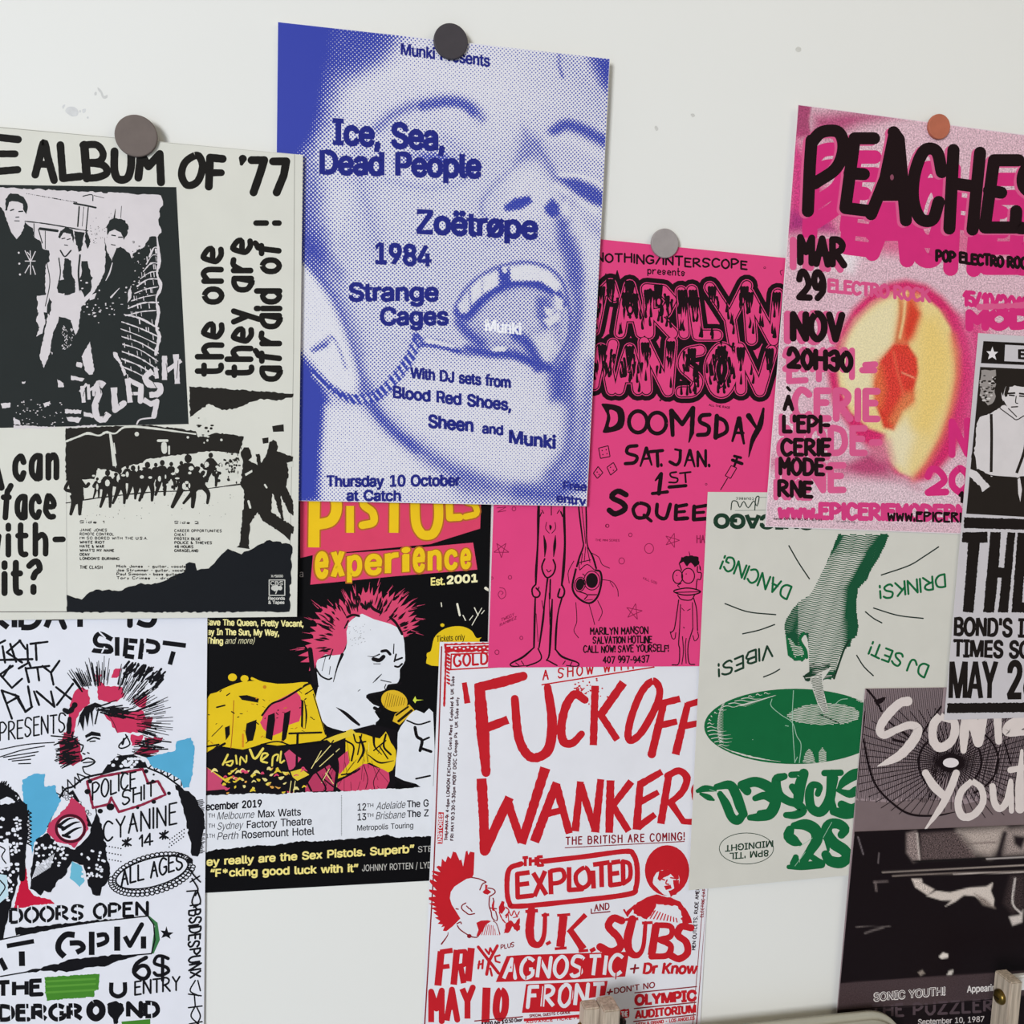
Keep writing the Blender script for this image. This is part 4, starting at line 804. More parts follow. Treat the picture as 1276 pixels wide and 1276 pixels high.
# ================================================================== blue halftone face
p = Poster('concert_poster', 'blue and white dotted poster of a face with wide open mouth',
           '346,27 760,73 731,631 340,623.5', .0075, '#DEDCE2', tilt=(.022, 0))
def face_ink(x, y):
    P = Paint(x, y, [.34])
    P.F(330, 20, 2.8356)
    P.poly('230,180 480,60 900,120 1000,300 800,420 500,300 250,400', [.17], 160)
    P.poly('330,380 700,420 780,560 700,760 400,800 330,600', [.27], 90, .6)
    P.line('340,430 330,560 370,700 400,820', 30, [.50], 60)
    P.line('400,480 390,600', 20, [.4], 40)
    # dark hair and background at the left
    P.poly('-40,-40 500,-60 470,60 430,120 370,160 310,200 255,235 225,300 205,380 170,430 140,500 150,600 180,700 230,800 260,900 120,900 60,800 -40,760', [.95], 90)
    P.poly('-40,-40 260,-40 215,60 190,200 175,350 150,430 60,520 -40,520', [1.25], 40)
    P.poly('260,60 420,90 400,150 330,180 260,170', [.85], 60, .7)
    P.poly('140,560 190,560 230,640 200,760 150,760', [.62], 60, .8)
    P.poly('225,580 300,620 260,800 320,920 250,860 215,700', [.16], 60, .7)
    # brow and eye at the left
    P.line('400,395 450,350 520,318 600,300 680,298 740,325 765,360', 34, [.62], 26); P.line('560,318 640,305 700,312 735,340', 26, [.86], 18)
    P.line('470,520 540,490 620,492 690,515 740,560', 22, [.6], 26); P.line('560,500 640,505', 20, [.8], 14)
    P.line('430,580 540,605 660,600 720,570', 14, [.46], 24); P.line('640,440 700,480 740,520', 24, [.48], 40)
    # nose
    P.poly('915,400 960,430 1000,520 1040,600 960,520 890,510', [.62], 44, .9)
    P.line('930,430 890,520 830,580 775,640 765,690 800,720 860,725', 12, [.55], 18)
    P.line('960,450 1010,540 1060,640 1080,700 1060,740', 14, [.62], 18)
    P.poly('870,560 960,520 1020,620 1000,700 940,720 830,720', [.15], 50, .7)
    P.poly('845,672 880,645 935,635 945,658 905,682 850,690', [1.0], 9)
    P.poly('988,675 1015,643 1040,670 1040,705 1015,712 992,695', [.95], 10); P.poly('1050,670 1075,640 1080,700 1060,730', [.15], 14)
    # right brow, eye, cheek
    P.line('1020,410 1060,385 1110,395 1160,420 1215,450', 36, [.88], 18); P.line('1010,430 1080,440 1200,500', 16, [.15], 24, .8)
    P.poly('1040,575 1100,575 1160,600 1215,640 1215,680 1150,660 1090,620', [.9], 14); P.line('1030,600 1100,650 1170,690', 14, [.1], 18); P.line('1040,560 1120,565 1200,600', 8, [.05], 8)
    P.line('1080,640 1130,720 1200,780', 16, [.5], 26)
    P.poly('1150,140 1240,140 1240,300 1190,240', [.98], 40); P.line('1042,130 1040,170 1052,215', 9, [.8], 8); P.line('1060,150 1120,220 1200,330', 30, [.42], 50)
    P.line('1050,730 1060,790 1090,850 1100,930', 34, [.85], 34); P.line('1100,700 1140,800 1180,900', 40, [.2], 40, .8)
    P.line('780,800 860,790 960,790 1020,830', 10, [.45], 20)
    P.F(350, 310, 2.9674)
    # cheek, ear and neck
    P.poly('60,30 100,70 170,180 240,300 290,420 310,520 260,560 190,540 140,480 60,370', [.06], 20)
    P.line('70,10 130,80 200,180 245,290 280,400 310,510', 24, [.80], 30); P.line('190,60 210,140 260,260 300,380', 22, [.55], 44)
    P.line('115,372 150,345 188,325 215,370 240,440', 9, [.62], 10); P.poly('110,375 160,345 190,330 170,365 120,385', [.75], 10)
    P.poly('60,380 110,430 150,500 170,560 160,680 150,800 155,930 60,940', [1.2], 34)
    P.poly('165,585 290,590 340,600 420,700 520,800 660,900 660,960 150,960 150,760', [.14], 34)
    # jaw and chin
    P.poly('360,590 520,420 900,440 1010,560 1040,740 980,850 820,860 620,760 460,690', [.17], 80)
    P.line('310,520 350,600 430,680 540,760 660,830 800,885 920,900 1010,860', 44, [.72], 44); P.line('330,570 400,660 500,740', 20, [.88], 22)
    P.line('680,880 820,930 960,930 1060,880 1120,780', 66, [.74], 70); P.line('1000,830 1060,740 1075,600 1060,480', 36, [.74], 44)
    P.poly('150,880 700,900 1140,900 1140,970 150,970', [.30], 60, .7); P.line('880,900 1000,910 1090,860', 34, [.85], 40)
    P.line('1060,-20 1085,100 1100,220 1080,340 1050,430', 40, [.78], 44); P.line('1150,-20 1150,200 1140,380', 30, [.15], 30, .7); P.line('1150,420 1130,600 1110,760', 26, [.66], 34)
    P.poly('990,440 1060,420 1050,560 1000,560', [.9], 40)
    # mouth
    P.poly('640,215 690,140 790,70 920,50 1020,90 1062,190 1065,320 1010,430 940,430 800,392 700,350 655,280', [.45], 16)
    P.line('645,215 690,140 790,72 920,50 1020,92 1062,190 1066,320 1012,425', 9, [.8], 8)
    P.poly('690,240 740,190 800,150 900,140 1000,170 1040,250 1030,350 985,415 930,400 800,375 720,330', [.50], 16)
    P.line('655,235 690,250 740,195 800,150 860,128 940,130 1010,160 1040,200', 30, [.98], 12); P.line('660,270 690,310 740,350', 34, [.85], 18)
    P.poly('720,260 790,180 900,150 960,180 980,250 930,310 860,320 780,330', [.40], 24)
    P.poly('700,150 745,105 800,85 803,135 750,165 705,205', [.06], 8); P.poly('845,70 920,60 990,85 1032,130 1020,160 960,118 855,118', [.03], 8)
    P.poly('806,72 846,72 846,122 812,135', [1.0], 8); P.poly('818,66 838,66 836,88 820,90', [.1], 5)
    P.poly('655,205 700,160 705,205 690,235 662,240', [.22], 8); P.line('700,150 700,210', 6, [.7], 6); P.line('745,110 745,165', 5, [.6], 6)
    P.poly('945,180 990,180 1000,250 1020,280 980,300 945,250', [.72], 14); P.poly('1010,165 1045,190 1040,225 1015,225', [.15], 8); P.poly('975,215 1010,225 1000,250 980,245', [.15], 7); P.poly('970,262 1030,235 1030,262 990,290', [.12], 7)
    P.poly('930,330 1000,300 1020,370 985,415 960,400', [.22], 22); P.line('865,315 910,350 945,410 950,440', 34, [.92], 16)
    P.line('690,372 780,388 860,392 930,420 990,440', 30, [.95], 14); P.poly('775,372 800,362 832,364 830,378 790,380', [0], 5); P.line('640,375 700,385', 20, [.7], 12)
    # chain and ring at the corner of the mouth
    P.line('500,330 560,332 640,352', 9, [.5], 6); P.poly('535,330 640,355 640,375 540,350', [.12], 6); P.line('505,352 580,362 660,380', 12, [.95], 6); P.line('500,325 515,350', 28, [.92], 8)
    ch = catmull(np.array(P2('130,465 190,520 260,555 330,552 380,525 430,470 470,415 500,350')), 9)
    P.line([tuple(q) for q in ch], 36, [.62], 8, smooth=0); P.line([tuple(q) for q in ch], 20, [.2], 6, smooth=0)
    for i, (a, b) in enumerate(ch[::3]):
        P.line([(a - 9, b - 14), (a + 9, b + 12)], 10, [1.1], 4, smooth=0)
    c = np.clip(P.c[:, 0], -.1, 1.3)
    return np.column_stack([c, c, c, np.ones_like(c)])
p.raster('face_print', '346.5,27.6 759.5,73.6 730.6,630.4 340.6,623', 200, 280, face_ink, mat_halftone('blue_halftone_print', '#2F3DA4', '#E0DEE4', .0025, PI / 4))
p.part('band_lettering').F(330, 20, 2.8356)
B2 = '#252A7E'
p.ft('Munki Presents', 482, 136, 794, 179, 40, B2, .03)
p.ft('Ice, Sea,', 243, 450, 632, 474, 84, B2, .042); p.ft('Dead People', 198, 556, 762, 570, 80, B2, .042)
p.ft('Zo\u00ebtr\u00f8pe', 538, 765, 962, 786, 78, B2, .042); p.ft('1984', 392, 872, 586, 884, 70, B2, .042)
p.F(350, 310, 2.9674)
p.ft('Strange', 254, 192, 581, 192, 64, B2, .042); p.ft('Cages', 370, 281, 617, 280, 62, B2, .042)
p.ft('Munki', 757, 302, 888, 318, 42, '#F0EFF4', .03)
p.part('details_lettering')
p.ft('With DJ sets from', 480, 478, 848, 515, 40, B2, .042); p.ft('Blood Red Shoes,', 417, 550, 850, 598, 42, B2, .042)
p.ft('Sheen', 547, 660, 710, 676, 46, B2, .042); p.ft('and', 746, 681, 820, 689, 36, B2, .042); p.ft('Munki', 846, 718, 1014, 740, 48, B2, .042)
p.ft('Thursday 10 October', 170, 880, 662, 876, 40, B2, .042); p.ft('at Catch', 244, 931, 442, 932, 38, B2, .042)
p.ft('Free', 1045, 890, 1130, 896, 30, B2, .042); p.ft('entry', 1020, 936, 1128, 950, 31, B2, .042)
p.done()

# ================================================================== cream record-release poster
p = Poster('album_poster', 'cream and black poster with brush-lettered heading, torn group photo and running crowd',
           '-300,130 377.5,193 370,768.5 -285,776', .0092, CRM, tilt=(0, 0))
LT, IK = '#D6CECF', '#262A29'
p.part('border_line').F(0, 140, 3.19)
p.st('-600,5 1172,166', 3, '#8E8A82', smooth=0); p.st('1171,166 1167,960', 3, '#A9A59C', smooth=0); p.st('1167,960 1150,1940', 2.5, '#A9A59C', smooth=0)
p.part('heading_lettering')
T = '#1B1916'
for q, w, sm in [('-430,70 -330,78', 30, 0), ('-385,75 -380,215', 30, 0), ('-270,85 -265,225', 30, 0), ('-150,92 -145,232', 30, 0), ('-268,155 -150,160', 28, 0), ('72,108 -20,98 -15,235 70,228', 30, 0), ('-18,165 60,165', 28, 0), ('140,248 155,190 175,120 190,180 215,270', 31, 1), ('150,205 200,208', 28, 0), ('240,130 250,262 318,255', 31, 0),
                 ('335,130 345,262', 34, 0), ('330,130 385,130 410,165 395,195 350,200', 29, 1), ('350,200 410,210 425,240 390,258 345,262', 30, 1), ('455,155 455,230 470,265 505,262 520,220 522,160', 32, 1),
                 ('550,260 560,165 590,215 635,165 640,278', 32, 0), ('775,172 735,200 722,250 745,290 785,275 805,220 795,180 775,172', 30, 1), ('885,185 835,180 830,295', 32, 0), ('835,240 880,240', 28, 0),
                 ('965,185 960,205', [34, 14], 0), ('1000,190 1050,190 1035,240 1008,318', 32, 0), ('1085,195 1138,195 1128,250 1100,318', 32, 0)]:
    p.st(q, w, T, smooth=sm, rough=.03)
p.tx('the one', 880, 1040, 880, 545, 105, 23, T, up=(-95, 0), gap=3, jit=.02, xh=.72); p.tx('they are', 998, 1045, 996, 512, 105, 23, T, up=(-93, 0), gap=3, jit=.02, xh=.72); p.tx('afraid of !', 1112, 1058, 1110, 440, 105, 23, T, up=(-92, 0), gap=2.8, jit=.02, xh=.74)
p.F(0, 460, 3.19)
p.part('slogan_lettering')
p.st('-30,330 5,470', 28, T); p.tx('can', 62, 436, 224, 430, 140, 24, T, gap=4.2, xh=.62); p.tx('face', 14, 590, 212, 586, 126, 23, T, gap=3.8, xh=.64); p.tx('with-', -66, 740, 250, 732, 116, 23, T, gap=3.8, xh=.64); p.tx('it?', 18, 890, 158, 884, 118, 25, T, gap=4.4, xh=.64)
p.st('263,240 266,966', 3, '#B9B6AE', smooth=0); p.st('-500,966 1150,962', 3, '#55534E', smooth=0)
# torn group photo
p.part('group_photo').F(0, 220, 5.3167)
p.poly('-1300,-20 0,55 1168,70 1250,1640 0,1665 -1300,1690', IK)
p.poly('-1200,20 0,72 1065,125 1080,190 1060,210 1050,300 1070,370 1045,400 1000,400 960,460 880,510 870,800 800,900 500,960 300,900 -1200,900', LT, 0, 6)
rr = random.Random(3)
# building behind
p.st('490,178 560,190 635,206', 12, IK, smooth=0); p.st('525,200 515,330', 10, IK, smooth=0); p.st('585,205 570,360', 8, IK, smooth=0); p.st('555,200 545,330', 4, IK, smooth=0)
p.st('165,296 320,315 580,360', 7, IK, rough=.4); p.st('225,310 225,420', 6, IK, smooth=0); p.st('265,345 380,360', 18, IK, smooth=0); p.st('255,350 280,440', 7, IK, smooth=0); p.st('300,360 300,480', 5, IK, smooth=0)
p.poly('490,360 560,370 540,490 520,500 500,420', IK, 0, 4); p.poly('570,350 600,430 580,480 560,430', IK, 0, 5); p.st('550,130 610,120 615,160', 7, IK); p.st('620,125 690,142', 4, IK); p.st('765,215 755,290', [3, 14], IK, smooth=0); p.st('805,195 800,275', 4, IK, smooth=0)
for i in range(26): x = 175 + i * 13; p.st([(x, 112 + i * 2.3), (x + rr.uniform(3, 12), 114 + i * 2.3)], rr.uniform(2, 7), IK, smooth=0)
for i in range(60): x, y = rr.gauss(640, 50), rr.gauss(390, 60); p.ell(x, y, rr.uniform(1.5, 4), rr.uniform(1.5, 4), IK, n=6)
# brick wall
p.poly('880,515 960,465 990,400 1030,395 1050,430 1040,620 1060,760 1040,960 1040,1280 1000,1380 940,1330 830,1290 790,1160 800,960 880,880', IK, 0, 6)
for i in range(17):
    y = 470 + i * 52; x0 = 990 - min(i, 9) * 20 if i < 10 else 800; x1 = 1048
    p.st([(x0, y + (60 if i < 9 else 0) - i * 3), ((x0 + x1) / 2, y + 8 + rr.uniform(-8, 8)), (x1, y + (0 if i < 9 else 40 + i * 3))], rr.uniform(5, 11), LT, rough=.5)
    for k in range(4):
        x = rr.uniform(x0, x1); p.st([(x, y + 8), (x + 4, y + 40)], rr.uniform(2, 6), LT, smooth=0)
for i in range(60): x, y = rr.uniform(870, 990), rr.uniform(420, 800); p.ell(x, y, rr.uniform(2, 9), rr.uniform(2, 5), LT if rr.random() < .6 else IK, n=6)
p.st('1040,400 1055,560 1040,640 1065,730 1035,810 1050,900 1035,1000 1055,1060 1030,1180', [10, 24, 12, 26, 10, 26, 14, 24, 20], LT, rough=.3)
# left figure
p.poly('-80,180 0,200 30,240 55,320 110,410 150,360 165,300 215,340 225,400 270,430 285,480 325,490 330,560 300,620 310,780 255,800 240,960 -80,960', IK, 0, 4)
p.poly('-80,900 260,900 260,1260 300,1300 420,1320 460,1640 -80,1660', IK)
p.poly('45,215 60,190 110,175 150,190 165,235 160,290 140,330 105,340 75,320 50,270', LT, 2); p.poly('60,330 105,345 150,330 140,380 110,415 75,370', LT)
p.poly('32,225 35,150 70,110 120,115 165,150 185,200 175,250 160,230 150,180 100,165 60,170 48,225', IK, 0, 5)
for q, w in [('70,225 90,218', 9), ('125,232 150,230', 9), ('105,270 125,268', 7), ('95,293 130,294', 6)]: p.st(q, w, IK, smooth=0)
for i in range(3): p.ell(124 + i * 4, 505 + i * 72, 7, 7, LT, n=8)
for q in ['165,490 200,560', '235,495 205,560', '200,490 203,650', '165,560 235,560', '165,640 195,585', '235,650 215,590', '180,500 205,530']: p.st(q, 6, LT, smooth=0)
p.poly('245,790 290,785 290,900 300,960 280,1040 240,1060 262,1000 240,960 255,900', LT, 0, 3)
# middle figure
p.poly('305,580 400,510 500,500 530,540 520,760 530,800 500,760 480,790 380,790 370,740 320,870 300,760 300,680', LT, 0, 3)
p.poly('395,395 410,380 470,380 480,430 465,470 435,490 405,470', LT, 2); p.poly('385,400 400,360 440,335 480,350 492,400 485,440 470,380 420,372 400,410', IK, 0, 3)
for q, w in [('410,412 430,408', 7), ('445,418 465,412', 7), ('425,452 450,456', 6), ('400,490 430,530 470,490', 10), ('530,520 520,640 530,760', 12), ('310,570 330,700 300,860', 6), ('390,540 400,640 380,740', 8)]: p.st(q, w, IK)
p.poly('430,540 470,555 475,640 500,700 495,770 430,795 425,700 415,640', IK, 0, 3); p.poly('385,690 430,680 435,770 385,770', IK, 0, 8)
p.poly('380,790 500,785 535,900 540,970 500,1050 450,900 400,870 385,960 350,1040 330,1170 290,1268 262,1190 290,1060 320,900', LT, 0, 3)
p.poly('325,800 345,830 330,920 310,900', IK, 0, 5); p.poly('540,560 580,560 610,640 600,760 560,800 530,740', IK, 0, 10)
# right figure
p.poly('595,480 690,400 705,470 700,640 640,700 600,650', LT, 0, 4); p.poly('715,370 740,340 800,370 820,420 790,460 750,485 715,450', LT, 2)
p.poly('710,350 705,330 725,290 770,275 830,290 852,330 840,390 820,420 800,370 760,350 725,365 712,390', IK, 0, 5)
p.poly('690,400 705,480 740,560 740,490 800,465 860,510 890,570 885,680 850,760 840,860 790,990 810,1100 800,1290 700,1300 640,1200 600,1080 520,1000 540,860 600,800 640,740 690,640 700,520', IK, 0, 4)
for q, w in [('740,388 765,392', 8), ('785,402 810,402', 8), ('735,450 765,455', 6)]: p.st(q, w, IK)
p.poly('735,490 745,540 770,480 750,470', LT); p.st('700,690 725,640 745,570', [4, 10, 5], LT); p.st('735,800 790,740', [12, 4], LT, smooth=0); p.poly('590,790 640,770 625,810 595,820', LT)
for i in range(40): x, y = rr.gauss(650, 90), rr.gauss(860, 60); p.ell(x, y, rr.uniform(2, 10), rr.uniform(2, 7), LT, n=6)
p.poly('510,780 530,800 520,830 500,820', LT)
p.F(0, 370, 5.3167)
for q in ['5,705 70,702 68,730 15,738', '285,705 330,690 338,710 295,730', '380,545 420,570 425,595 385,598', '145,562 170,560 165,572 145,574', '540,395 595,295 625,480 615,512 590,515 565,490', '750,365 775,370 840,510 825,525 790,440 755,400', '335,362 350,370 345,385']: p.poly(q, LT, 0, 3)
for i in range(40): x = rr.uniform(410, 480); y = rr.uniform(180, 340); p.st([(x, y), (x + rr.uniform(-15, 15), y + 10)], rr.uniform(2, 6), LT, smooth=0)
for i in range(50): x, y = rr.uniform(90, 420), rr.uniform(680, 860); p.ell(x, y, rr.uniform(2, 8), rr.uniform(2, 5), LT, n=6)
for q in ['90,800 130,820 135,850 90,840', '430,745 540,750 535,775 430,770', '440,795 540,800 520,835 450,820', '555,760 610,775 620,800 555,790', '90,850 400,865 640,845 640,860 300,872 90,872', '510,430 545,440 540,470 505,460', '470,520 560,540 545,560 470,550']: p.poly(q, LT, 0, 4)
for q, w, sm in [('530,630 575,575', 18, 0), ('545,590 555,700', 26, 0), ('585,580 590,680', 20, 0), ('590,620 620,600 620,650', 18, 0), ('690,590 660,570 640,600 655,640 630,720 645,800 690,810 720,770', 42, 1), ('755,600 762,750 820,705', 40, 0), ('845,540 862,700', 34, 0), ('850,550 935,590 930,690', 34, 0), ('870,640 940,640', 22, 0), ('1010,490 965,530 985,580 1060,590 1050,640 990,650', 40, 1), ('1030,470 1040,540', 26, 0), ('1090,390 1090,550', 34, 0), ('1165,380 1175,575', 36, 0), ('1090,500 1200,420', 28, 0), ('950,680 1000,710 1040,690 1020,790', 34, 0), ('905,845 930,812 1020,800', 10, 1)]:
    p.st(q, w, LT, smooth=sm, cap='b', rough=.12)
for q in ['660,590 670,640', '650,700 670,760', '775,640 790,720', '870,570 890,690', '1000,540 1040,610', '1100,440 1110,520', '1180,420 1170,540', '560,620 550,660', '680,800 700,770']: p.st(q, 4, IK, smooth=0)
# running crowd
p.part('crowd_photo').F(0, 460, 3.19)
K2 = '#26231F'; L2 = '#D4D3C8'
p.poly('752,68 1167,97 1166,108 1100,126 1040,118 1000,130 940,156 882,163 830,138 790,165 755,190', K2, 0, 3)
p.F(80, 520, 4.4)
p.poly('8,60 330,48 470,42 720,75 735,110 830,85 985,105 970,160 960,200 860,190 780,185 700,200 560,215 450,230 430,250 330,270 300,300 180,280 165,340 8,345', K2, 0, 4)
p.st('10,132 80,105 130,88 190,100 230,82 280,88 340,52 480,60 720,92', [12, 10, 14, 8, 14, 8, 12, 12, 8], L2, rough=.2); p.poly('246,90 258,88 292,280 268,285', L2); p.poly('270,140 276,140 285,200 275,200', L2); p.st('515,128 565,128', 14, L2, smooth=0); p.poly('535,140 560,140 563,190 545,200 533,180', L2, 2); p.st('575,160 575,200', 10, L2, smooth=0); p.ell(398, 92, 12, 12, L2); p.ell(678, 110, 7, 7, L2); p.ell(862, 124, 7, 7, L2)
p.poly('440,235 700,205 820,185 900,195 960,330 860,370 700,330 560,260 470,260', L2, 0, 4)
for i in range(26): x, y = rr.gauss(770, 22), rr.gauss(70, 45); p.ell(x, y, rr.uniform(4, 13), rr.uniform(3, 9), K2 if rr.random() < .5 else L2, n=7)
for i in range(60): x, y = rr.gauss(920, 35), rr.gauss(250, 50); p.ell(x, y, rr.uniform(2, 9), rr.uniform(3, 10), K2, n=6)
def runner(x, y, h, lean=0, sp=.3, col=K2):
    u = h / 7.2; hx = x + lean * h
    p.ell(hx + u * .1, y - h + u * .55, u * .52, u * .62, col, n=10)
    p.poly([(hx - u * .9, y - h + u * 1.5), (hx + u * .2, y - h + u * 1.15), (hx + u * 1.0, y - h + u * 1.6), (x + u * 1.05, y - h * .42), (x - u * .9, y - h * .42)], col, 2)
    p.st([(x - u * .3, y - h * .48), (x - sp * h * .5, y - h * .24), (x - sp * h * .9, y)], [u * 1.2, u * .8, u * .5], col); p.st([(x + u * .4, y - h * .48), (x + sp * h * .45, y - h * .26), (x + sp * h * .4, y)], [u * 1.2, u * .8, u * .5], col)
    p.st([(hx - u * .8, y - h + u * 1.9), (hx - u * 1.5, y - h * .55), (hx - u * .6, y - h * .5)], u * .55, col); p.st([(hx + u * .9, y - h + u * 1.9), (hx + u * 1.7, y - h * .6), (hx + u * 2.2, y - h * .66)], u * .55, col)
for x, y, h, ln, sp in [(70, 530, 250, -.05, .15), (235, 490, 200, 0, .2), (310, 470, 190, -.05, .25), (375, 445, 180, 0, .2), (415, 440, 150, 0, .2), (460, 455, 210, -.03, .25), (535, 425, 190, 0, .2), (585, 395, 150, 0, .3), (670, 490, 285, .02, .3), (745, 470, 200, -.1, .5), (810, 375, 180, -.05, .3), (345, 390, 130, 0, .2), (500, 390, 140, 0, .2), (640, 380, 140, 0, .2), (180, 440, 110, 0, .2)]: runner(x, y, h, ln, sp)
for i in range(90): x = rr.uniform(160, 860); y = rr.uniform(270, 385) - max(0, x - 600) * .1; p.ell(x, y, rr.uniform(4, 15), rr.uniform(5, 22), K2 if rr.random() < .72 else L2, n=7)
p.st('10,470 200,440 480,410 700,400 980,365', 6, K2, rough=.4); p.poly('30,430 90,410 110,450 60,480', K2, 2)
for i in range(50): x, y = rr.uniform(20, 930), rr.uniform(420, 560); p.ell(x, y, rr.uniform(1, 4), rr.uniform(1, 3), K2, n=5)
p.poly('1140,48 1203,38 1205,78 1145,80', K2); p.poly('1085,115 1120,110 1120,140 1090,145', K2)
p.poly('970,215 968,190 985,165 1010,165 1022,190 1028,220 1010,235 1040,250 1095,290 1135,340 1140,420 1135,520 1260,600 1255,640 1180,625 1090,570 1060,520 1020,580 1010,700 960,700 975,560 985,480 985,400 965,370 975,320 980,250', K2, 0, 3)
p.poly('1120,160 1125,135 1145,122 1165,135 1172,160 1165,185 1255,215 1250,260 1225,250 1230,320 1215,380 1255,460 1255,540 1230,520 1185,420 1205,560 1195,575 1150,430 1100,360 1060,260 1050,200 1070,200 1080,250 1110,200', K2, 0, 3)
p.poly('990,310 1030,288 1032,300 995,322', L2); p.st('1010,460 1020,495', 12, L2, smooth=0); p.poly('1220,250 1255,240 1255,270 1235,275', L2); p.st('1100,370 1110,385', 10, L2, smooth=0)
p.F(0, 460, 3.19)
p.poly('963,560 990,560 985,690 992,715 940,708 962,692', K2); p.poly('1090,590 1160,640 1152,682 1130,660 1075,620', K2)
p.poly('265,897 325,916 345,895 380,876 420,878 470,882 510,865 560,850 600,856 650,843 690,822 735,805 738,775 752,767 776,772 783,800 830,792 860,760 882,735 905,714 960,736 1000,716 1060,681 1100,684 1160,702 1150,964 266,966', '#181A1E', 0, 4)
p.part('track_lettering')
def typed(t, x, y, x1, h=10): p.tx(t, x, y, x1, y + 1, h, 2.6, '#2A2724', gap=3)
typed('Side 1', 318, 612, 414); typed('Side 2', 694, 614, 790)
for i, (t, x1) in enumerate([('JANIE JONES', 425), ('REMOTE CONTROL', 452), ("I'M SO BORED WITH THE U.S.A.", 586), ('WHITE RIOT', 415), ('HATE & WAR', 413), ("WHAT'S MY NAME", 453), ('DENY', 356), ("LONDON'S BURNING", 473)]): typed(t, 318, 644 + i * 16.2, x1)
for i, (t, x1) in enumerate([('CAREER OPPORTUNITIES', 881), ('CHEAT', 740), ('PROTEX BLUE', 796), ('POLICE & THIEVES', 842), ('48 HOURS', 768), ('GARAGELAND', 787)]): typed(t, 694, 647 + i * 15.8, x1)
typed('THE CLASH', 318, 793, 406, 12)
for i, t in enumerate(['Mick Jones  - guitar, vocals', 'Joe Strummer - guitar, vocals', 'Paul Simonon - bass guitar', 'Tory Crimes  - drums']): typed(t, 464, 788 + i * 15.5, (737, 737, 712, 700)[i])
p.part('record_label_mark')
p.tx('X/5000', 1078, 827, 1124, 827, 9, 2, '#C9C7BF'); p.st('1070,838 1132,838 1132,899 1070,899 1070,838', 4, '#C9C7BF', smooth=0); p.tx('CBS', 1077, 858, 1125, 858, 14, 3, '#C9C7BF')
p.poly('1079,870 1095,858 1095,884', '#C9C7BF', 3); p.ell(1100, 870, 9, 11, '#C9C7BF'); p.ell(1086, 870, 8, 9, '#C9C7BF'); p.ell(1114, 870, 8, 9, '#C9C7BF'); p.st('1100,882 1096,892', 4, '#C9C7BF', smooth=0)
p.ft('Records', 1067, 917, 1132, 917, 12, '#D5D3CB', .03); p.ft('& Tapes', 1067, 933, 1130, 933, 12, '#D5D3CB', .03)
p.done()

# ================================================================== pink cartoon poster
p = Poster('concert_poster', 'hot pink poster with flame lettering and doodles of bony legs and a small naked figure',
           '627,286 984,322 962,829.5 608,832', .0038, '#E2457F')
K = '#1C0F14'; PKP = '#E2457F'
p.part('presenter_lettering').F(600, 280, 3.358)
p.tx('NOTHING/INTERSCOPE', 480, 152, 1110, 186, 34, 8, K, jit=.08, gap=2.4); p.tx('presents', 696, 204, 850, 214, 30, 5, K, gap=2.6)
p.part('flame_lettering')
LT = ['470,440 500,290 540,250 555,300', '580,452 600,330 620,255 640,330 668,452', '600,385 650,385', '700,455 700,320 690,270', '690,268 760,275 795,315 770,365 705,375', '730,380 800,455', '835,280 848,455', '880,275 905,462 985,462', '955,262 1040,395 1110,255', '1040,395 1055,490', '1130,480 1115,285 1222,485 1240,290',
      '470,670 500,520 530,600 550,500', '520,560 545,690', '575,690 600,580 620,520 640,590 655,690', '595,640 640,640', '690,690 680,490 780,695 795,490', '1005,515 965,560 955,620 980,690 1020,695 1055,620 1045,550 1005,515', '1085,690 1080,515 1165,695 1215,525', '915,525 860,540 845,590 880,625 905,655 885,695 835,700']
sm = [0] * 16 + [1, 0, 1]
for q, m in zip(LT, sm): p.st(q, 94, K, smooth=m)
for x, y in [(520, 205), (568, 192), (1105, 232), (1250, 290)]: p.st([(x, y), (x, y + 60)], [4, 40], K, smooth=0)
for x, y in [(505, 700), (545, 715), (640, 705), (700, 730), (790, 715), (1090, 730), (1165, 740)]: p.st([(x, y - 60), (x, y)], [40, 3], K, smooth=0)
for q, m in zip(LT, sm): p.st(q, 54, PKP, smooth=m)
for q, m in zip(LT, sm): p.st(q, 47, K, smooth=m)
for q, m in zip(LT, sm): p.st(q, 38, PKP, smooth=m)
rr = random.Random(11)
for q in LT:
    c = P2(q)
    for (a, b), (c1, d) in zip(c, c[1:]):
        for k in range(4):
            t = rr.random(); x = a + (c1 - a) * t + rr.uniform(-14, 14); y = b + (d - b) * t + rr.uniform(-14, 14)
            up = y < 360 or 480 < y < 600
            p.st([(x, y), (x + rr.uniform(-5, 5), y + 22), (x, y + 44)] if up else [(x, y), (x + rr.uniform(-5, 5), y - 22), (x, y - 44)], [12, 8, 1], K)
for x, y in [(500, 285), (540, 255), (618, 262), (605, 310), (638, 315), (698, 300), (740, 278), (838, 300), (845, 330), (885, 300), (893, 330), (965, 285), (1100, 285), (1120, 310), (1235, 310), (505, 530), (620, 535), (685, 520), (792, 515), (880, 545), (1005, 535), (1085, 540), (1205, 545)]:
    for k in (-12, 0, 12): p.st([(x + k, y - 22), (x + k * .9, y + 10), (x + k * .7, y + rr.uniform(30, 75))], [14, 11, 1], K)
for x, y in [(622, 355), (742, 322)]: p.ell(x, y, 15, 24, K); p.ell(x, y, 7, 13, PKP)
p.part('date_lettering')
def fang(q, w, m=0): p.st(q, w, K, smooth=m, rough=.06)
p.poly('505,748 580,760 600,800 590,850 545,868 508,870 515,845 525,800 512,770', K, 3); p.poly('535,775 565,785 570,820 555,840 533,845 540,810', PKP, 3)
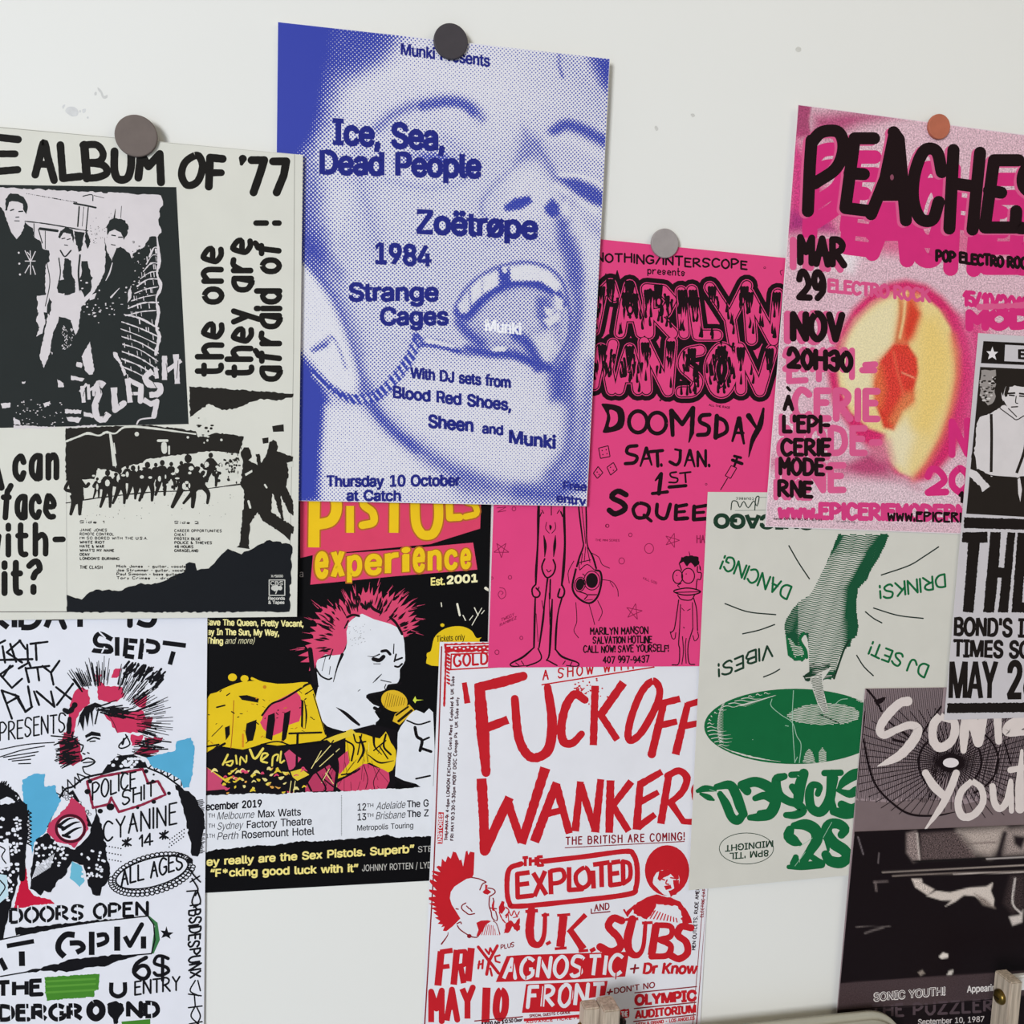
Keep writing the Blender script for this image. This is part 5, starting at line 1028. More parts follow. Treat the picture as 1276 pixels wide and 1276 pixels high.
p.ring(655, 825, 38, 45, 17, K, n=24); p.ring(735, 830, 38, 44, 17, K, n=24)
for q, w, m in [('800,880 795,780 840,835 885,768 880,870 868,910', [18, 22, 18, 20, 20, 6], 0), ('955,795 920,800 915,825 950,845 945,875 905,880', 18, 1), ('985,800 980,890', 20, 0), ('985,805 1020,825 1025,865 980,890', 17, 1), ('1050,905 1078,812 1098,915', [10, 22, 10], 0), ('1060,870 1095,872', 12, 0), ('1118,800 1150,850', [24, 12], 0), ('1180,770 1165,840 1135,900 1118,972', [10, 24, 20, 4], 1)]: fang(q, w, m)
for q, w, m in [('650,925 615,930 610,955 650,970 640,995 602,1000', 15, 1), ('665,1010 690,935 712,1005', [8, 16, 8], 0), ('675,980 705,978', 9, 0), ('705,950 758,945', 14, 0), ('735,950 738,1010', 14, 0), ('752,1003 753,1008', 12, 0), ('810,940 835,945', 10, 0), ('832,945 830,985 815,1005 788,992', 14, 1), ('850,1010 872,945 892,1012', [8, 15, 8], 0), ('860,985 885,985', 8, 0), ('905,1010 905,950 938,1010 938,945', 12, 0), ('952,1005 953,1010', 12, 0)]: fang(q, w, m)
for q, w, m in [('728,1070 752,1042 742,1125', [8, 16, 18], 0), ('715,1125 778,1118', 14, 0), ('815,1035 790,1040 795,1055 820,1062 815,1078 785,1078', 8, 1), ('830,1040 875,1035', 8, 0), ('852,1040 855,1078', 8, 0), ('785,1098 855,1092', 14, 0)]: fang(q, w, m)
for q, w, m in [('605,1130 570,1115 545,1140 590,1165 600,1190 560,1210 535,1195', 24, 1), ('660,1165 635,1190 650,1225 690,1220 700,1180 660,1165', 16, 1), ('680,1215 710,1240', 14, 0), ('735,1170 735,1215 770,1228 790,1170', 16, 1), ('815,1175 812,1232 862,1228', 17, 0), ('815,1180 858,1172', 15, 0), ('815,1203 850,1200', 13, 0), ('890,1178 888,1234 940,1230', 17, 0), ('890,1183 940,1175', 15, 0), ('890,1206 930,1203', 13, 0), ('980,1170 970,1235', 17, 0), ('950,1175 1010,1170', 15, 0)]: fang(q, w, m)
p.part('doodle_drawing')
for q in ['490,935 530,925 538,970 498,978 490,935', '468,1040 488,1012 508,1038 485,1062 468,1040', '525,1015 552,995 568,1025 540,1048 525,1015']: p.st(q, 4, K, smooth=0)
for x, y in [(505, 945), (522, 942), (508, 962), (525, 958), (484, 1035), (492, 1045), (540, 1015), (552, 1028)]: p.ell(x, y, 3, 3, K, n=6)
p.poly('1045,1010 1062,1018 1040,1060 1022,1050', PKP); p.st('1045,1008 1020,1050 1042,1062 1068,1018 1045,1008', 4, K, smooth=0); p.st('1030,1060 1000,1110', 4, K, smooth=0); p.st('1050,985 1090,1000', 14, K, smooth=0); p.st('1058,968 1085,975', 12, K, smooth=0); p.st('1070,975 1058,1010', 10, K, smooth=0); p.ell(748, 735, 4, 4, K); p.tx('ALL THE RAGE', 952, 758, 1040, 770, 8, 2, K)
p.ring(1185, 180, 4, 4, 2, K, n=10); p.ring(940, 1086, 4, 4, 2, K, n=10); p.ring(526, 1260, 7, 7, 3, K, n=12); p.st('1262,190 1250,195 1255,212', 3, K)
p.F(600, 600, 4.2533)
D2 = '#8E1F48'
for x, y, r, w in [(172, 145, 10, 4), (151, 508, 9, 4), (211, 829, 8, 4), (82, 905, 11, 4), (668, 235, 8, 4), (789, 283, 9, 4), (888, 355, 24, 4), (743, 421, 15, 4), (55, 512, 6, 4)]: p.ring(x, y, r, r * 1.1, w, D2, n=16)
def star(x, y, r, a0=0):
    q = [(x + r * math.cos(a0 + k * 4 * PI / 5 - PI / 2), y + r * math.sin(a0 + k * 4 * PI / 5 - PI / 2)) for k in range(5)]; p.st(q + q[:1], 4, D2, smooth=0)
star(105, 362, 42, PI); star(1010, 312, 40, .3); star(808, 690, 44, .2)
p.st('80,140 130,135 85,162 130,155', 4, D2, smooth=0); p.st('105,600 115,590 100,580 88,600 105,622 128,605 122,570 95,562', 4, D2); p.tx('TWIGGY', 105, 742, 172, 712, 16, 3, D2); p.tx('RAMIREZ', 98, 768, 185, 728, 14, 3, D2); p.tx('THE MINI SERIES', 604, 316, 732, 318, 11, 2.5, D2); p.tx('KILL GOD', 858, 518, 930, 545, 12, 2.5, D2); p.tx('HATE', 1142, 325, 1225, 322, 38, 6, D2)
for q, w in [('305,60 302,170 298,330 290,470 288,540', [6, 16, 10, 14, 10]), ('440,60 438,180 442,330 434,470 425,550', [6, 14, 12, 16, 10]), ('288,545 268,570 275,608 300,612 310,590 290,565', 9), ('300,575 305,560', 6), ('425,545 440,580 430,612 405,610 415,570', 10), ('285,615 282,720 278,880', [8, 12, 10]), ('425,620 405,700 395,800 392,890', [10, 8, 12, 10]),
             ('278,880 220,930 155,965 170,980 240,975', [8, 12, 8, 8, 4]), ('300,885 318,930 300,955 240,978', 8), ('345,950 360,910 368,770 375,625', [6, 10, 14, 8]), ('350,515 335,640 325,740 305,880', [10, 8, 12, 8]), ('365,520 362,620', 9), ('392,890 430,930 510,960 505,980 450,975', [8, 12, 8, 8, 5]), ('345,945 400,975', 8),
             ('330,285 338,340 335,400', [4, 16, 4]), ('392,285 388,340 382,400', [4, 16, 4]), ('335,410 320,450 330,490 350,510 380,490 392,450 380,415', 9), ('345,465 355,480 370,468', 5), ('360,230 366,240 364,258', [4, 14, 4]), ('345,215 340,250 360,275', 4), ('390,215 392,250 372,275', 4), ('330,170 320,150', 5), ('400,170 415,150', 5), ('370,60 370,180', 5), ('420,160 430,185', 8), ('318,165 310,185', 6), ('358,590 362,760', 4), ('375,640 365,700 372,760', 5), ('180,960 200,975', 5), ('210,950 225,972', 5), ('445,950 430,970', 5), ('480,955 470,975', 5), ('320,630 330,690', 4), ('290,700 300,850', 3)]: p.st(q, w, K)
p.poly('500,480 560,440 605,480 635,500 630,590 600,625 570,645 520,625 485,560', PKP, 2)
for q, w in [('508,60 520,180 535,300 540,340 520,400 505,450', [6, 9, 8, 8, 10, 10]), ('552,60 556,200 560,330 590,400 608,460', [6, 9, 7, 10, 10]), ('530,120 545,260 552,330', 4), ('552,345 545,420', 4), ('560,350 575,430', 4), ('535,380 528,440', 4), ('515,430 580,415', 5), ('500,465 482,560 510,615 570,645 615,610 636,530 630,480 605,470', 11), ('520,470 560,440 600,470', 5), ('575,375 620,400 640,440 680,460', 4), ('640,520 690,530 720,570 725,610', 4), ('500,640 505,740 490,790 515,830', 4), ('570,650 590,720 600,760', 4), ('615,630 640,690 620,740', 4), ('490,420 460,480 465,540', 4), ('535,490 550,500', 5), ('520,470 515,430', 4), ('505,580 560,600 545,625', 6), ('565,600 610,600', 6), ('550,630 590,625', 4), ('680,530 700,560', 3)]: p.st(q, w, K)
p.ell(585, 525, 32, 40, K); p.ell(522, 545, 22, 32, K, .2); p.ring(522, 545, 28, 38, 5, K, .2); p.ring(585, 525, 42, 50, 5, K)
p.poly('1045,440 1060,400 1105,392 1150,400 1162,475 1150,440 1130,455 1110,430 1090,450 1070,425', K, 0, 3); p.st('1105,395 1100,372', 4, K)
p.ring(1040, 505, 26, 36, 6, K); p.ring(1095, 500, 34, 40, 6, K); p.ell(1035, 498, 3, 3, K); p.ell(1085, 490, 3, 3, K)
for q, w in [('1050,440 1060,470', 6), ('1145,450 1145,480 1165,485 1160,520 1143,520 1138,570', 6), ('1060,540 1040,550 1050,562', 5), ('1018,580 1080,565 1130,570 1162,585 1120,600 1060,600 1018,580', 7), ('1025,588 1160,584', 5), ('1040,603 1060,625 1110,628 1130,600', 6), ('1045,628 1035,700 1022,780 1005,800', 6), ('1055,650 1050,780', 5), ('1125,620 1140,680 1145,790', 6), ('1118,640 1120,780', 5), ('1000,795 1010,830 1025,832 1030,800', 5), ('1145,795 1150,825 1130,845 1120,815', 5), ('1050,780 1045,860 1050,890 1045,965 1010,972', 6), ('1120,780 1095,870 1100,960 1130,970', 6), ('1065,820 1070,900 1062,970', 5), ('1060,670 1075,685', 4), ('1090,685 1108,675', 4), ('1070,770 1075,778', 5), ('1085,830 1080,880 1085,965', 5)]: p.st(q, w, K)
p.part('hotline_lettering')
for t, x0, y0, x1, y1 in [('MARILYN MANSON', 578, 810, 882, 806), ('SALVATION HOTLINE', 592, 858, 902, 854), ('CALL NOW! SAVE YOURSELF!', 542, 906, 990, 900), ('407 997-9437', 645, 962, 888, 958)]: p.tx(t, x0, y0, x1, y1, 34, 7, K, jit=.07, gap=2.4)
p.done()

# ================================================================== white bill printed in red
p = Poster('concert_poster', 'white poster printed in red with a huge brushed slogan, under the pink poster',
           '548,800 898,799 872,1290 525.5,1312', .0021, '#E4E3E8')
RR, DR, PAP = '#C4202A', '#8A1A24', '#E4E3E8'
p.part('frame_print').F(530, 820, 3.5444)
p.st('72,-50 58,400 38,922', 6, DR, smooth=0); p.st('38,922 -4,1640', 6, DR, smooth=0)
p.F(520, 1040, 3.3579); p.st('1250,-700 1216,225 1168,800', 5, DR, smooth=0); p.st('1236,-700 1200,225 1152,800', 3, DR, smooth=0)
p.tx('MEN OUTLETS, RUDE AMERICA', 1163, 482, 1182, 190, 14, 3.5, '#3A2A30', up=(-14, 0)); p.tx('ELECTRIC CAT', 1196, 345, 1206, 228, 12, 3, DR, up=(-12, 0))
p.F(240, 610, 3.19)
p.poly('1000,612 1300,604 1300,640 1000,648', RR, 0, 3); p.st('1008,640 1000,860', 8, RR, rough=.3); p.st('1012,622 1300,612', 4, PAP, rough=.5)
for i in range(14): p.ell(1030 + i * 16, 628 + (i % 2) * 5, 5, 4, PAP, n=6)
p.st('1028,660 1026,716 1300,700', 6, RR, smooth=0); p.st('1028,655 1300,645', 6, RR, smooth=0)
p.tx('GOLD', 1040, 702, 1172, 692, 44, 9, RR, cap='b', gap=3)
for i in range(9): p.st([(1012, 655 + i * 14), (1020, 660 + i * 14)], 8, RR, rough=.4)
p.part('slogan_lettering').F(530, 820, 3.5444)
p.tx('A SHOW WITH', 520, 96, 918, 46, 40, 7, RR, gap=5); p.st('515,118 1010,40', 6, RR, smooth=0)
for q, w, m in [('172,108 186,200', [22, 26], 0), ('238,112 252,300 268,506', [44, 60, 40], 0), ('225,132 340,105 432,80', [44, 46, 40], 0), ('262,312 365,272', [40, 36], 0),
                ('395,180 410,340 445,420 490,440 545,400 560,280 540,130', [36, 40, 42, 42, 44, 44, 36], 1), ('705,185 660,160 620,215 600,310 612,370 650,375 690,335', [36, 38, 38, 40, 38, 34, 30], 1),
                ('750,122 742,385', 33, 0), ('875,108 775,250', [38, 36], 0), ('765,235 848,362', [34, 30], 0), ('1005,102 955,150 910,260 895,345 915,362 960,320 1020,210 1035,140 1005,102', 32, 1),
                ('1055,190 1030,300 1000,424', [30, 36, 36], 0), ('1045,200 1125,180', [32, 30], 0), ('1035,298 1112,280', [30, 28], 0), ('1160,200 1105,426', [30, 36], 0), ('1155,208 1230,185', 30, 0), ('1140,302 1220,284', 28, 0),
                ('248,532 258,700 262,852', [46, 44, 44], 0), ('262,852 372,615', [46, 40], 0), ('365,640 425,815', [40, 34], 0), ('425,820 530,485', [40, 44], 0), ('482,812 580,550', [44, 36], 0), ('578,560 636,775', [36, 32], 0), ('530,690 620,668', 30, 0),
                ('662,765 685,545', [34, 30], 0), ('685,560 748,755', [34, 30], 0), ('750,770 775,535', [36, 32], 0), ('818,540 812,772', 36, 0), ('910,545 825,655', [32, 30], 0), ('820,640 898,765', [32, 30], 0),
                ('950,545 932,758', [30, 36], 0), ('945,560 1045,502', [34, 28], 0), ('942,640 1030,592', [30, 26], 0), ('938,748 1015,690', [34, 26], 0), ('1075,520 1040,732', [32, 34], 0), ('1070,520 1120,498 1155,530 1135,590 1080,640', [30, 32, 34, 30, 28], 1), ('1085,640 1140,722', [30, 26], 0), ('1240,540 1190,570 1195,630 1225,680 1190,720 1138,722', 26, 1)]:
    p.st(q, w, RR, smooth=m, cap='b' if m == 0 else 'r', rough=.07)
for i in range(60): x, y = 660 + abs(p.rnd.gauss(0, 60)), 135 + p.rnd.gauss(0, 22); p.ell(x, y, p.rnd.uniform(2, 6), p.rnd.uniform(2, 5), RR, n=6)
p.tx('THE BRITISH ARE COMING!', 622, 824, 1143, 803, 32, 6, DR, gap=4); p.st('616,838 1145,810', 4, DR, smooth=0)
p.part('instore_lettering')
p.poly('52,820 76,820 82,682 58,680', RR); p.ft('INSTORES', 72, 815, 78, 688, 18, PAP, .03, up=(-18, 0))
p.tx('THU MAY 9: 4-6pm LONDON EXCHANGE Costa Mesa (Exploited & UK Subs)', 98, 805, 128, 72, 13, 4, '#4A2A32', up=(-13, 0), gap=3); p.tx('FRI MAY10:3.30-5.30pm MOBY DISC Canoga Pk (UK Subs only)', 124, 805, 148, 165, 13, 4, '#4A2A32', up=(-13, 0), gap=3); p.st('92,800 98,690', 3, DR, smooth=0)
p.part('mohawk_drawing').F(520, 1060, 9.114)
p.poly('650,20 640,270 620,310 560,320 480,370 420,410 380,470 370,540 390,610 440,690 490,770 400,860 330,915 290,910 310,860 270,870 290,840 230,830 260,800 200,760 240,750 180,700 220,690 150,650 215,640 120,600 200,590 130,555 120,530 210,520 120,460 125,440 220,450 140,355 145,325 220,355 165,285 180,270 240,285 165,240 180,225 265,245 215,185 240,170 270,180 280,90 320,130 345,60 380,90 405,10 440,20 480,110 500,100 520,180 550,10 570,0 580,50 600,10', RR)
for q in ['350,930 340,970 275,1060', '455,850 490,900 600,970 670,985 700,960', '620,305 700,320 780,355', '780,360 740,380 710,445', '800,425 860,435 885,465 870,490 820,520', '820,530 815,620 840,700', '860,540 870,580 860,620', '550,595 510,620 505,660 550,700 590,725 650,715', '560,630 590,660', '600,660 620,690', '820,650 900,660', '840,700 850,760 890,800 910,770 890,690', '440,660 465,665', '450,830 490,810 500,830']: p.st(q, 14 if q[0] != '3' else [8, 12, 18], DR)
p.poly('770,380 800,395 790,430 840,470 800,500 760,490 740,470 770,440', RR); p.poly('860,570 875,590 870,650 890,690 850,680 845,620', RR); p.poly('670,820 720,795 800,790 840,800 780,840 750,900 710,960 670,970 695,900', RR); p.ell(590, 970, 26, 24, DR)
for i in range(9): p.st([(770 + i * 18, 830 + i * 4), (730 + i * 26, 960)], 8, RR, smooth=0)
p.poly('850,795 900,800 930,950 900,945', PAP); p.st('860,800 900,830 940,950', 10, DR)
p.poly('960,570 990,580 985,620 1000,660 960,720 930,700 925,640', RR); p.poly('1010,820 1060,790 1100,830 1160,760 1165,900 1130,920 1080,860 1040,930 980,940', RR, 0, 6)
for q in ['930,700 960,770 1000,820', '1000,640 1040,680 1010,760', '1040,690 1070,740 1100,680 1130,740 1160,690', '1000,740 1030,720 1040,830', '1090,760 1140,750']: p.st(q, 14, RR, rough=.3)
p.part('billing_lettering').F(520, 1040, 3.3579)
p.st('525,112 700,92 870,70 905,85 920,140 915,220 880,250 640,280 420,300 385,285 375,220 385,145 435,122', 22, RR, rough=.06)
for ch, xa, xb, ya in [('THE', 440, 525, 133)]: p.tx(ch, xa, ya, xb, ya - 5, 36, 13, RR, cap='b')
for q in ['470,158 418,165 420,262 482,255', '420,210 468,204', '485,160 540,252', '535,152 490,258', '556,148 560,250', '635,136 635,232 690,228', '770,122 772,220', '735,126 805,116', '805,116 808,212 850,206', '808,165 845,160', '850,112 812,118', '860,112 862,205', '735,150 738,226']: p.st(q, 20, RR, smooth=0, cap='b')
for q in ['560,152 605,148 615,180 595,200 562,205', '700,138 665,165 668,205 695,222 720,200 718,160 700,138', '860,112 888,125 890,180 862,205']: p.st(q, 19, RR)
p.tx('AND', 742, 320, 802, 312, 26, 5, DR, gap=3); p.st('728,312 728,330 806,322', 5, DR, smooth=0)
for q, w, m in [('478,318 470,400 480,450 510,460 530,420 535,335', [34, 36, 32, 26, 20, 18], 1), ('452,322 505,318', 14, 0), ('520,338 552,335', 12, 0), ('545,448 552,460', 22, 0), ('612,340 598,470', 34, 0), ('585,338 640,334', 12, 0), ('575,478 625,474', 12, 0), ('705,335 630,410', [22, 16], 0), ('640,400 695,480', [26, 32], 0), ('675,488 715,484', 12, 0), ('730,475 738,490', 24, 0),
                ('855,360 820,350 800,385 840,430 850,470 810,490 765,470', 32, 1), ('900,355 880,440 890,490 920,505 945,470 955,370', [36, 36, 32, 26, 18, 18], 1), ('870,356 925,352', 12, 0), ('940,370 985,368', 12, 0), ('1000,375 980,505', 34, 0), ('1000,378 1060,385 1060,425 1010,440', 24, 1), ('1015,440 1060,465 1045,505 980,510', 26, 1), ('1145,390 1105,385 1090,420 1125,450 1130,495 1095,520 1060,505', 30, 1), ('760,460 772,490', 14, 0), ('1060,490 1066,520', 14, 0)]: p.st(q, w, RR, smooth=m, cap='b' if not m else 'r', rough=.05)
p.part('portrait_drawing')
p.ell(1045, 150, 93, 106, RR); p.poly('985,200 1000,160 1045,145 1085,160 1098,190 1085,235 1060,255 1030,250 1000,220', PAP, 2)
p.poly('1012,150 1060,140 1090,160 1095,185 1085,190 1060,165 1030,180 1015,195 1005,185', RR, 0, 4); p.poly('1070,190 1095,190 1090,240 1060,262 1050,235 1075,225', RR, 0, 4); p.poly('1032,215 1060,210 1065,225 1040,232', RR)
for q in ['1020,185 1035,190', '1060,180 1080,184', '1045,190 1040,205 1052,208']: p.st(q, 6, RR)
p.poly('870,330 900,300 960,262 1000,250 1060,262 1100,280 1130,320 1150,370 1110,372 1090,320 1060,300 1000,310 960,355 920,340 905,310 880,345', RR, 0, 4); p.poly('900,300 975,265 945,345 905,330', RR, 0, 3); p.poly('1000,290 1090,300 1110,345 1080,365 1040,345 980,355', PAP, 0, 4)
for i in range(9): p.st([(995 + i * 11, 318 + i * 4), (975 + i * 14, 350 + i * 2)], 5, RR, smooth=0)
p.st('865,315 880,340', 8, RR)
p.part('support_lettering')
for q, w in [('100,488 86,632', 30), ('95,492 148,484', 22), ('95,555 135,550', 20), ('166,482 152,628', 28), ('226,474 212,614', 30)]: p.st(q, w, RR, smooth=0, cap='b')
p.st('170,490 200,488 196,545 168,552', 19, RR, smooth=0, cap='b'); p.st('182,555 194,622', 24, RR, smooth=0, cap='b')
p.tx('MAY', 58, 785, 232, 768, 128, 25, RR, cap='b', gap=2.8, sm=False); p.st('290,640 285,785', 34, RR, smooth=0, cap='b'); p.st('350,652 335,680 330,740 345,768 365,740 368,680 350,652', 30, RR)
for q, w in [('255,470 340,580', 13), ('335,465 300,530 290,585', 13), ('285,480 300,500 305,475 318,500', 9), ('260,530 255,560', 9), ('255,545 272,540', 8), ('275,525 272,560', 9), ('345,505 325,510 328,530 345,535', 8), ('305,560 312,590', 9)]: p.st(q, w, RR, smooth=0)
p.tx('PLUS', 350, 480, 405, 468, 18, 4, DR)
p.poly('374,508 450,503 886,490 870,594 620,609 328,617', RR)
p.tx('AGNOSTIC', 362, 602, 852, 584, 80, 15, PAP, cap='b', gap=2.8, slant=.12)
for x in (405, 462, 520, 640, 690, 838): p.st([(x, 520), (x - 8, 604)], 5, RR, smooth=0)
p.poly('455,626 797,612 786,672 690,690 684,740 438,746', RR); p.tx('FRONT', 462, 722, 775, 708, 84, 16, PAP, cap='b', gap=2.8, slant=.1)
for x in (530, 590, 650): p.st([(x, 630), (x - 8, 725)], 5, RR, smooth=0)
p.st('452,758 640,742', 3, PAP, smooth=0); p.tx('SPECIAL GUESTS: C-GRADE', 470, 764, 640, 748, 10, 3, DR); p.poly('445,770 690,752 688,764 446,782', RR); p.tx('ADVANCE TICKETS', 455, 790, 680, 770, 9, 3, RR); p.tx('$10.00 Adv $12.50 Door', 270, 800, 440, 780, 14, 4, '#3A1A22'); p.st('240,780 440,762', 5, DR, smooth=0)
p.st('912,545 906,578', 8, DR, smooth=0); p.st('893,562 925,558', 8, DR, smooth=0)
p.ft('Dr Know', 945, 582, 1168, 582, 44, RR, .045, .15)
p.st('808,648 802,668', 7, DR, smooth=0); p.st('796,660 816,657', 7, DR, smooth=0); p.ft("DON'T NO", 824, 666, 994, 640, 24, DR, .025)
p.st('910,662 1168,636', 5, DR, smooth=0); p.ft('OLYMPIC', 912, 714, 1166, 694, 42, RR, .06); p.st('908,728 1166,702', 5, DR, smooth=0); p.ft('AUDITORIUM', 912, 770, 1164, 744, 32, RR, .055); p.st('906,782 1164,754', 5, DR, smooth=0)
p.poly('820,736 885,728 885,765 820,775', RR, 0, 3); p.ft('AT THE', 830, 766, 880, 760, 22, PAP, .03); p.ft('18TH & GRAND - LOS ANGELES', 915, 802, 1160, 774, 14, RR, .04)
p.done()

# ================================================================== peach poster
p = Poster('concert_poster', 'grainy pink poster with a halved peach and thick black marker lettering',
           '994,130 1316.8,173 1268,668 953,656.5', .0066, '#E3D7DA')
def peach_ink(x, y):
    P = Paint(x, y, [.66, .40, .46, 1.0]); V = lambda h, g: list(lin(h)) + [g]
    P.poly([(930, 100), (1340, 100), (1340, 700), (930, 700)], V('#D9B4BF', 1.0), 1)
    P.F(950, 120, 3.9141)
    P.poly('160,20 250,40 235,120 250,200 100,210', V('#A8486F', .9), 20); P.line('250,45 238,120 245,200', 10, V('#E3C5CE', .5), 8)
    P.poly('250,90 420,70 700,90 480,140 330,210 240,190', V('#B5527A', .9), 50); P.poly('120,210 170,200 240,300 360,560 360,660 100,680', V('#D33F80', .8), 60)
    P.poly('140,560 300,600 360,660 200,650 120,660', V('#A93377', .8), 40)
    P.poly('370,560 640,640 1276,650 1400,640 1400,760 1060,800 700,780 480,750 380,660', V('#D7447F', .6), 40, .75)
    P.poly('380,760 470,770 440,860 330,830', V('#EADFE2', .5), 40)
    P.F(950, 380, 3.9141)
    P.poly('70,330 180,400 160,560 200,900 -20,940 20,500', V('#E2C3CC', .9), 60)
    P.poly('380,120 440,20 520,-60 620,-110 700,-125 800,-100 880,-40 960,50 1010,160 1040,330 1010,560 940,720 820,850 730,870 640,830 590,760 450,640 340,480 310,300', V('#D32C69', .8), 22)
    P.poly('960,60 1100,40 1110,500 1000,700 960,600 1010,350', V('#D94C84', .9), 70)
    P.poly('395,170 450,70 530,-10 620,-60 700,-70 790,-40 860,20 915,110 945,230 945,350 920,500 870,640 800,770 735,845 670,815 625,760 600,690 605,630 520,600 430,520 380,400 365,280', V('#E9D08F', .35), 12)
    P.poly('400,180 460,80 560,0 650,-40 660,60 640,200 560,300 540,480 440,480 390,380 375,270', V('#E8DAAE', .3), 40)
    P.poly('760,60 860,60 930,230 910,450 820,640 740,600 760,350', V('#EBCB7A', .35), 60)
    P.poly('610,620 700,560 740,640 700,800 640,780 605,690', V('#E9DBB4', .3), 40)
    P.line('930,150 950,330 920,500 865,660 790,790 735,850', 22, V('#E0715A', .5), 30); P.line('380,230 430,110 530,0 640,-60', 18, V('#D6527A', .5), 20, .8)
    P.poly('690,-60 760,-60 770,60 740,160 700,200 640,220 660,100', V('#E2714A', .5), 30); P.poly('720,-20 770,40 740,130 700,190 690,120', V('#D6402C', .6), 20); P.line('665,-70 675,40 655,180', 12, V('#C86A3C', .5), 14); P.line('700,-60 690,60 670,160', 8, V('#F0DA9A', .3), 8)
    P.poly('640,190 710,190 755,260 760,330 740,420 740,470 680,520 640,610 590,600 550,480 545,380 575,270', V('#D8402F', 1.0), 12)
    P.poly('560,280 640,210 720,240 740,320 680,460 600,520 560,430', V('#DB3E36', 1.1), 40, .8); P.poly('540,330 580,300 600,420 580,500 540,480', V('#E27A48', .9), 30, .7); P.poly('690,430 750,420 740,490 690,520 640,600 620,560', V('#E08A55', .9), 26, .7)
    P.line('640,230 660,330 690,440', 8, V('#E8654A', .6), 10); P.line('680,330 740,355', 5, V('#F0A37E', .3), 5)
    P.poly('20,740 200,760 420,770 600,680 620,780 560,850 400,840 300,800 40,800', V('#C4527F', 1.0), 60, .8); P.poly('400,790 560,700 600,760 640,830 730,880 770,900 640,870 480,830', V('#B8406F', .9), 30, .9)
    P.poly('380,860 700,850 760,900 960,860 960,1060 20,1060 20,840', V('#DDC3CB', 1.0), 60, .8); P.poly('500,690 620,660 640,760 560,760', V('#D98A9C', .7), 30, .6)
    P.c[:, :3] = np.clip(P.c[:, :3], 0, 1); return P.c
p.raster('peach_print', '995,131 1315.8,174 1267,667 954.2,655.5', 200, 300, peach_ink, mat_grain('grainy_peach_print', .42, 620))
BB, MG, MG2 = '#1D0F12', '#D62F79', '#DB5C8C'
p.part('overprint_lettering').F(950, 120, 3.9141)
PE = [('222,560 232,330 240,215', 0), ('240,225 290,175 370,175 395,250 360,350 255,425', 1), ('545,205 450,205 405,545 530,560', 0), ('425,375 495,380', 0), ('640,175 665,210 700,605', 0), ('645,180 600,400 530,575', 0), ('575,480 690,480', 0), ('620,300 640,420', 0), ('875,370 850,270 790,265 745,370 735,500 770,595 830,600 860,515', 1), ('932,262 912,645', 0), ('1062,275 1025,650', 0), ('930,425 1040,440', 0), ('1250,312 1130,312 1085,640 1260,640', 0), ('1105,460 1165,470', 0), ('1380,330 1290,350 1275,440 1370,520 1350,620 1245,640 1238,560', 1)]
def moved(q, dx, dy, ky=1): return [(x + dx, 150 + (y - 150) * ky + dy) for x, y in P2(q)]
for q, m in PE: p.st(moved(q, 4, 90, 1.02), 66, MG, smooth=m)
for q, m in PE: p.st(moved(q, 6, 175, 1.04), 74, MG, smooth=m)
for q, m in PE: p.st(moved(q, -14, 8), 58, MG2, smooth=m)
p.tx('ELECTRO ROCK', 325, 950, 815, 1000, 55, 17, '#D95587', gap=2); p.tx('15/10/2010', 980, 1015, 1290, 1050, 62, 20, MG, gap=2)
p.F(950, 380, 3.9141)
p.tx('EPI-', 130, 372, 550, 345, 130, 30, MG2, gap=4); p.st('488,318 545,318', 32, MG2, smooth=0)
p.tx('CERIE', 160, 552, 560, 556, 135, 34, MG2, gap=3.4); p.tx('MODE-', 120, 720, 570, 722, 120, 32, MG2, gap=3.2); p.tx('RNE', 110, 905, 395, 902, 120, 32, MG2, gap=3)
p.tx('www.EPICERIEMODERNE', 85, 1035, 1050, 1050, 66, 24, '#D6407F', gap=2.6); p.tx('MOD', 1010, 110, 1300, 100, 70, 40, MG); p.tx('N', 925, 730, 1000, 725, 160, 34, MG); p.tx('20H', 808, 915, 1120, 905, 110, 34, MG); p.st('1060,10 1300,0', 26, MG2, smooth=0, rough=.3)
p.tx('MAR', 150, 832 - 1018, 380, 845 - 1018, 130, 34, MG2)
for t, x0, y0, x1, h, w in [('NOV', 124, 172, 380, 125, 34), ('20H30', 112, 312, 420, 92, 26), ("L'EPI-", 92, 626, 318, 84, 20), ('CERIE', 82, 742, 318, 82, 20), ('MODE-', 74, 838, 322, 82, 20), ('RNE', 66, 940, 232, 80, 20)]: p.tx(t, x0, y0, x1, y0 + 2, h, w + 6, MG2)
p.part('title_lettering').F(950, 120, 3.9141)
for q, m in PE: p.st(q, 60, BB, smooth=m)
p.poly('610,300 660,230 690,480 590,480', BB); p.ell(632, 395, 9, 14, '#8A4A5E')
p.part('details_lettering')
p.tx('MAR', 185, 810, 398, 822, 122, 34, BB, gap=2.4, jit=.02); p.tx('29', 180, 980, 295, 985, 122, 32, BB, gap=2.6)
p.tx('POP ELECTRO ROCK', 850, 800, 1320, 842, 46, 16, BB, gap=2.2, jit=.04)
p.F(950, 380, 3.9141)
for t, x0, y0, x1, y1, h, w in [('NOV', 150, 160, 388, 165, 118, 34), ('20H30', 130, 300, 430, 318, 82, 26), ('A', 108, 508, 146, 508, 62, 20), ("L'EPI-", 105, 618, 322, 618, 74, 20), ('CERIE', 98, 728, 328, 732, 72, 20), ('MODE-', 88, 822, 335, 826, 72, 20), ('RNE', 82, 928, 240, 934, 70, 20)]: p.tx(t, x0, y0, x1, y1, h, w, BB, gap=2.6, jit=.02)
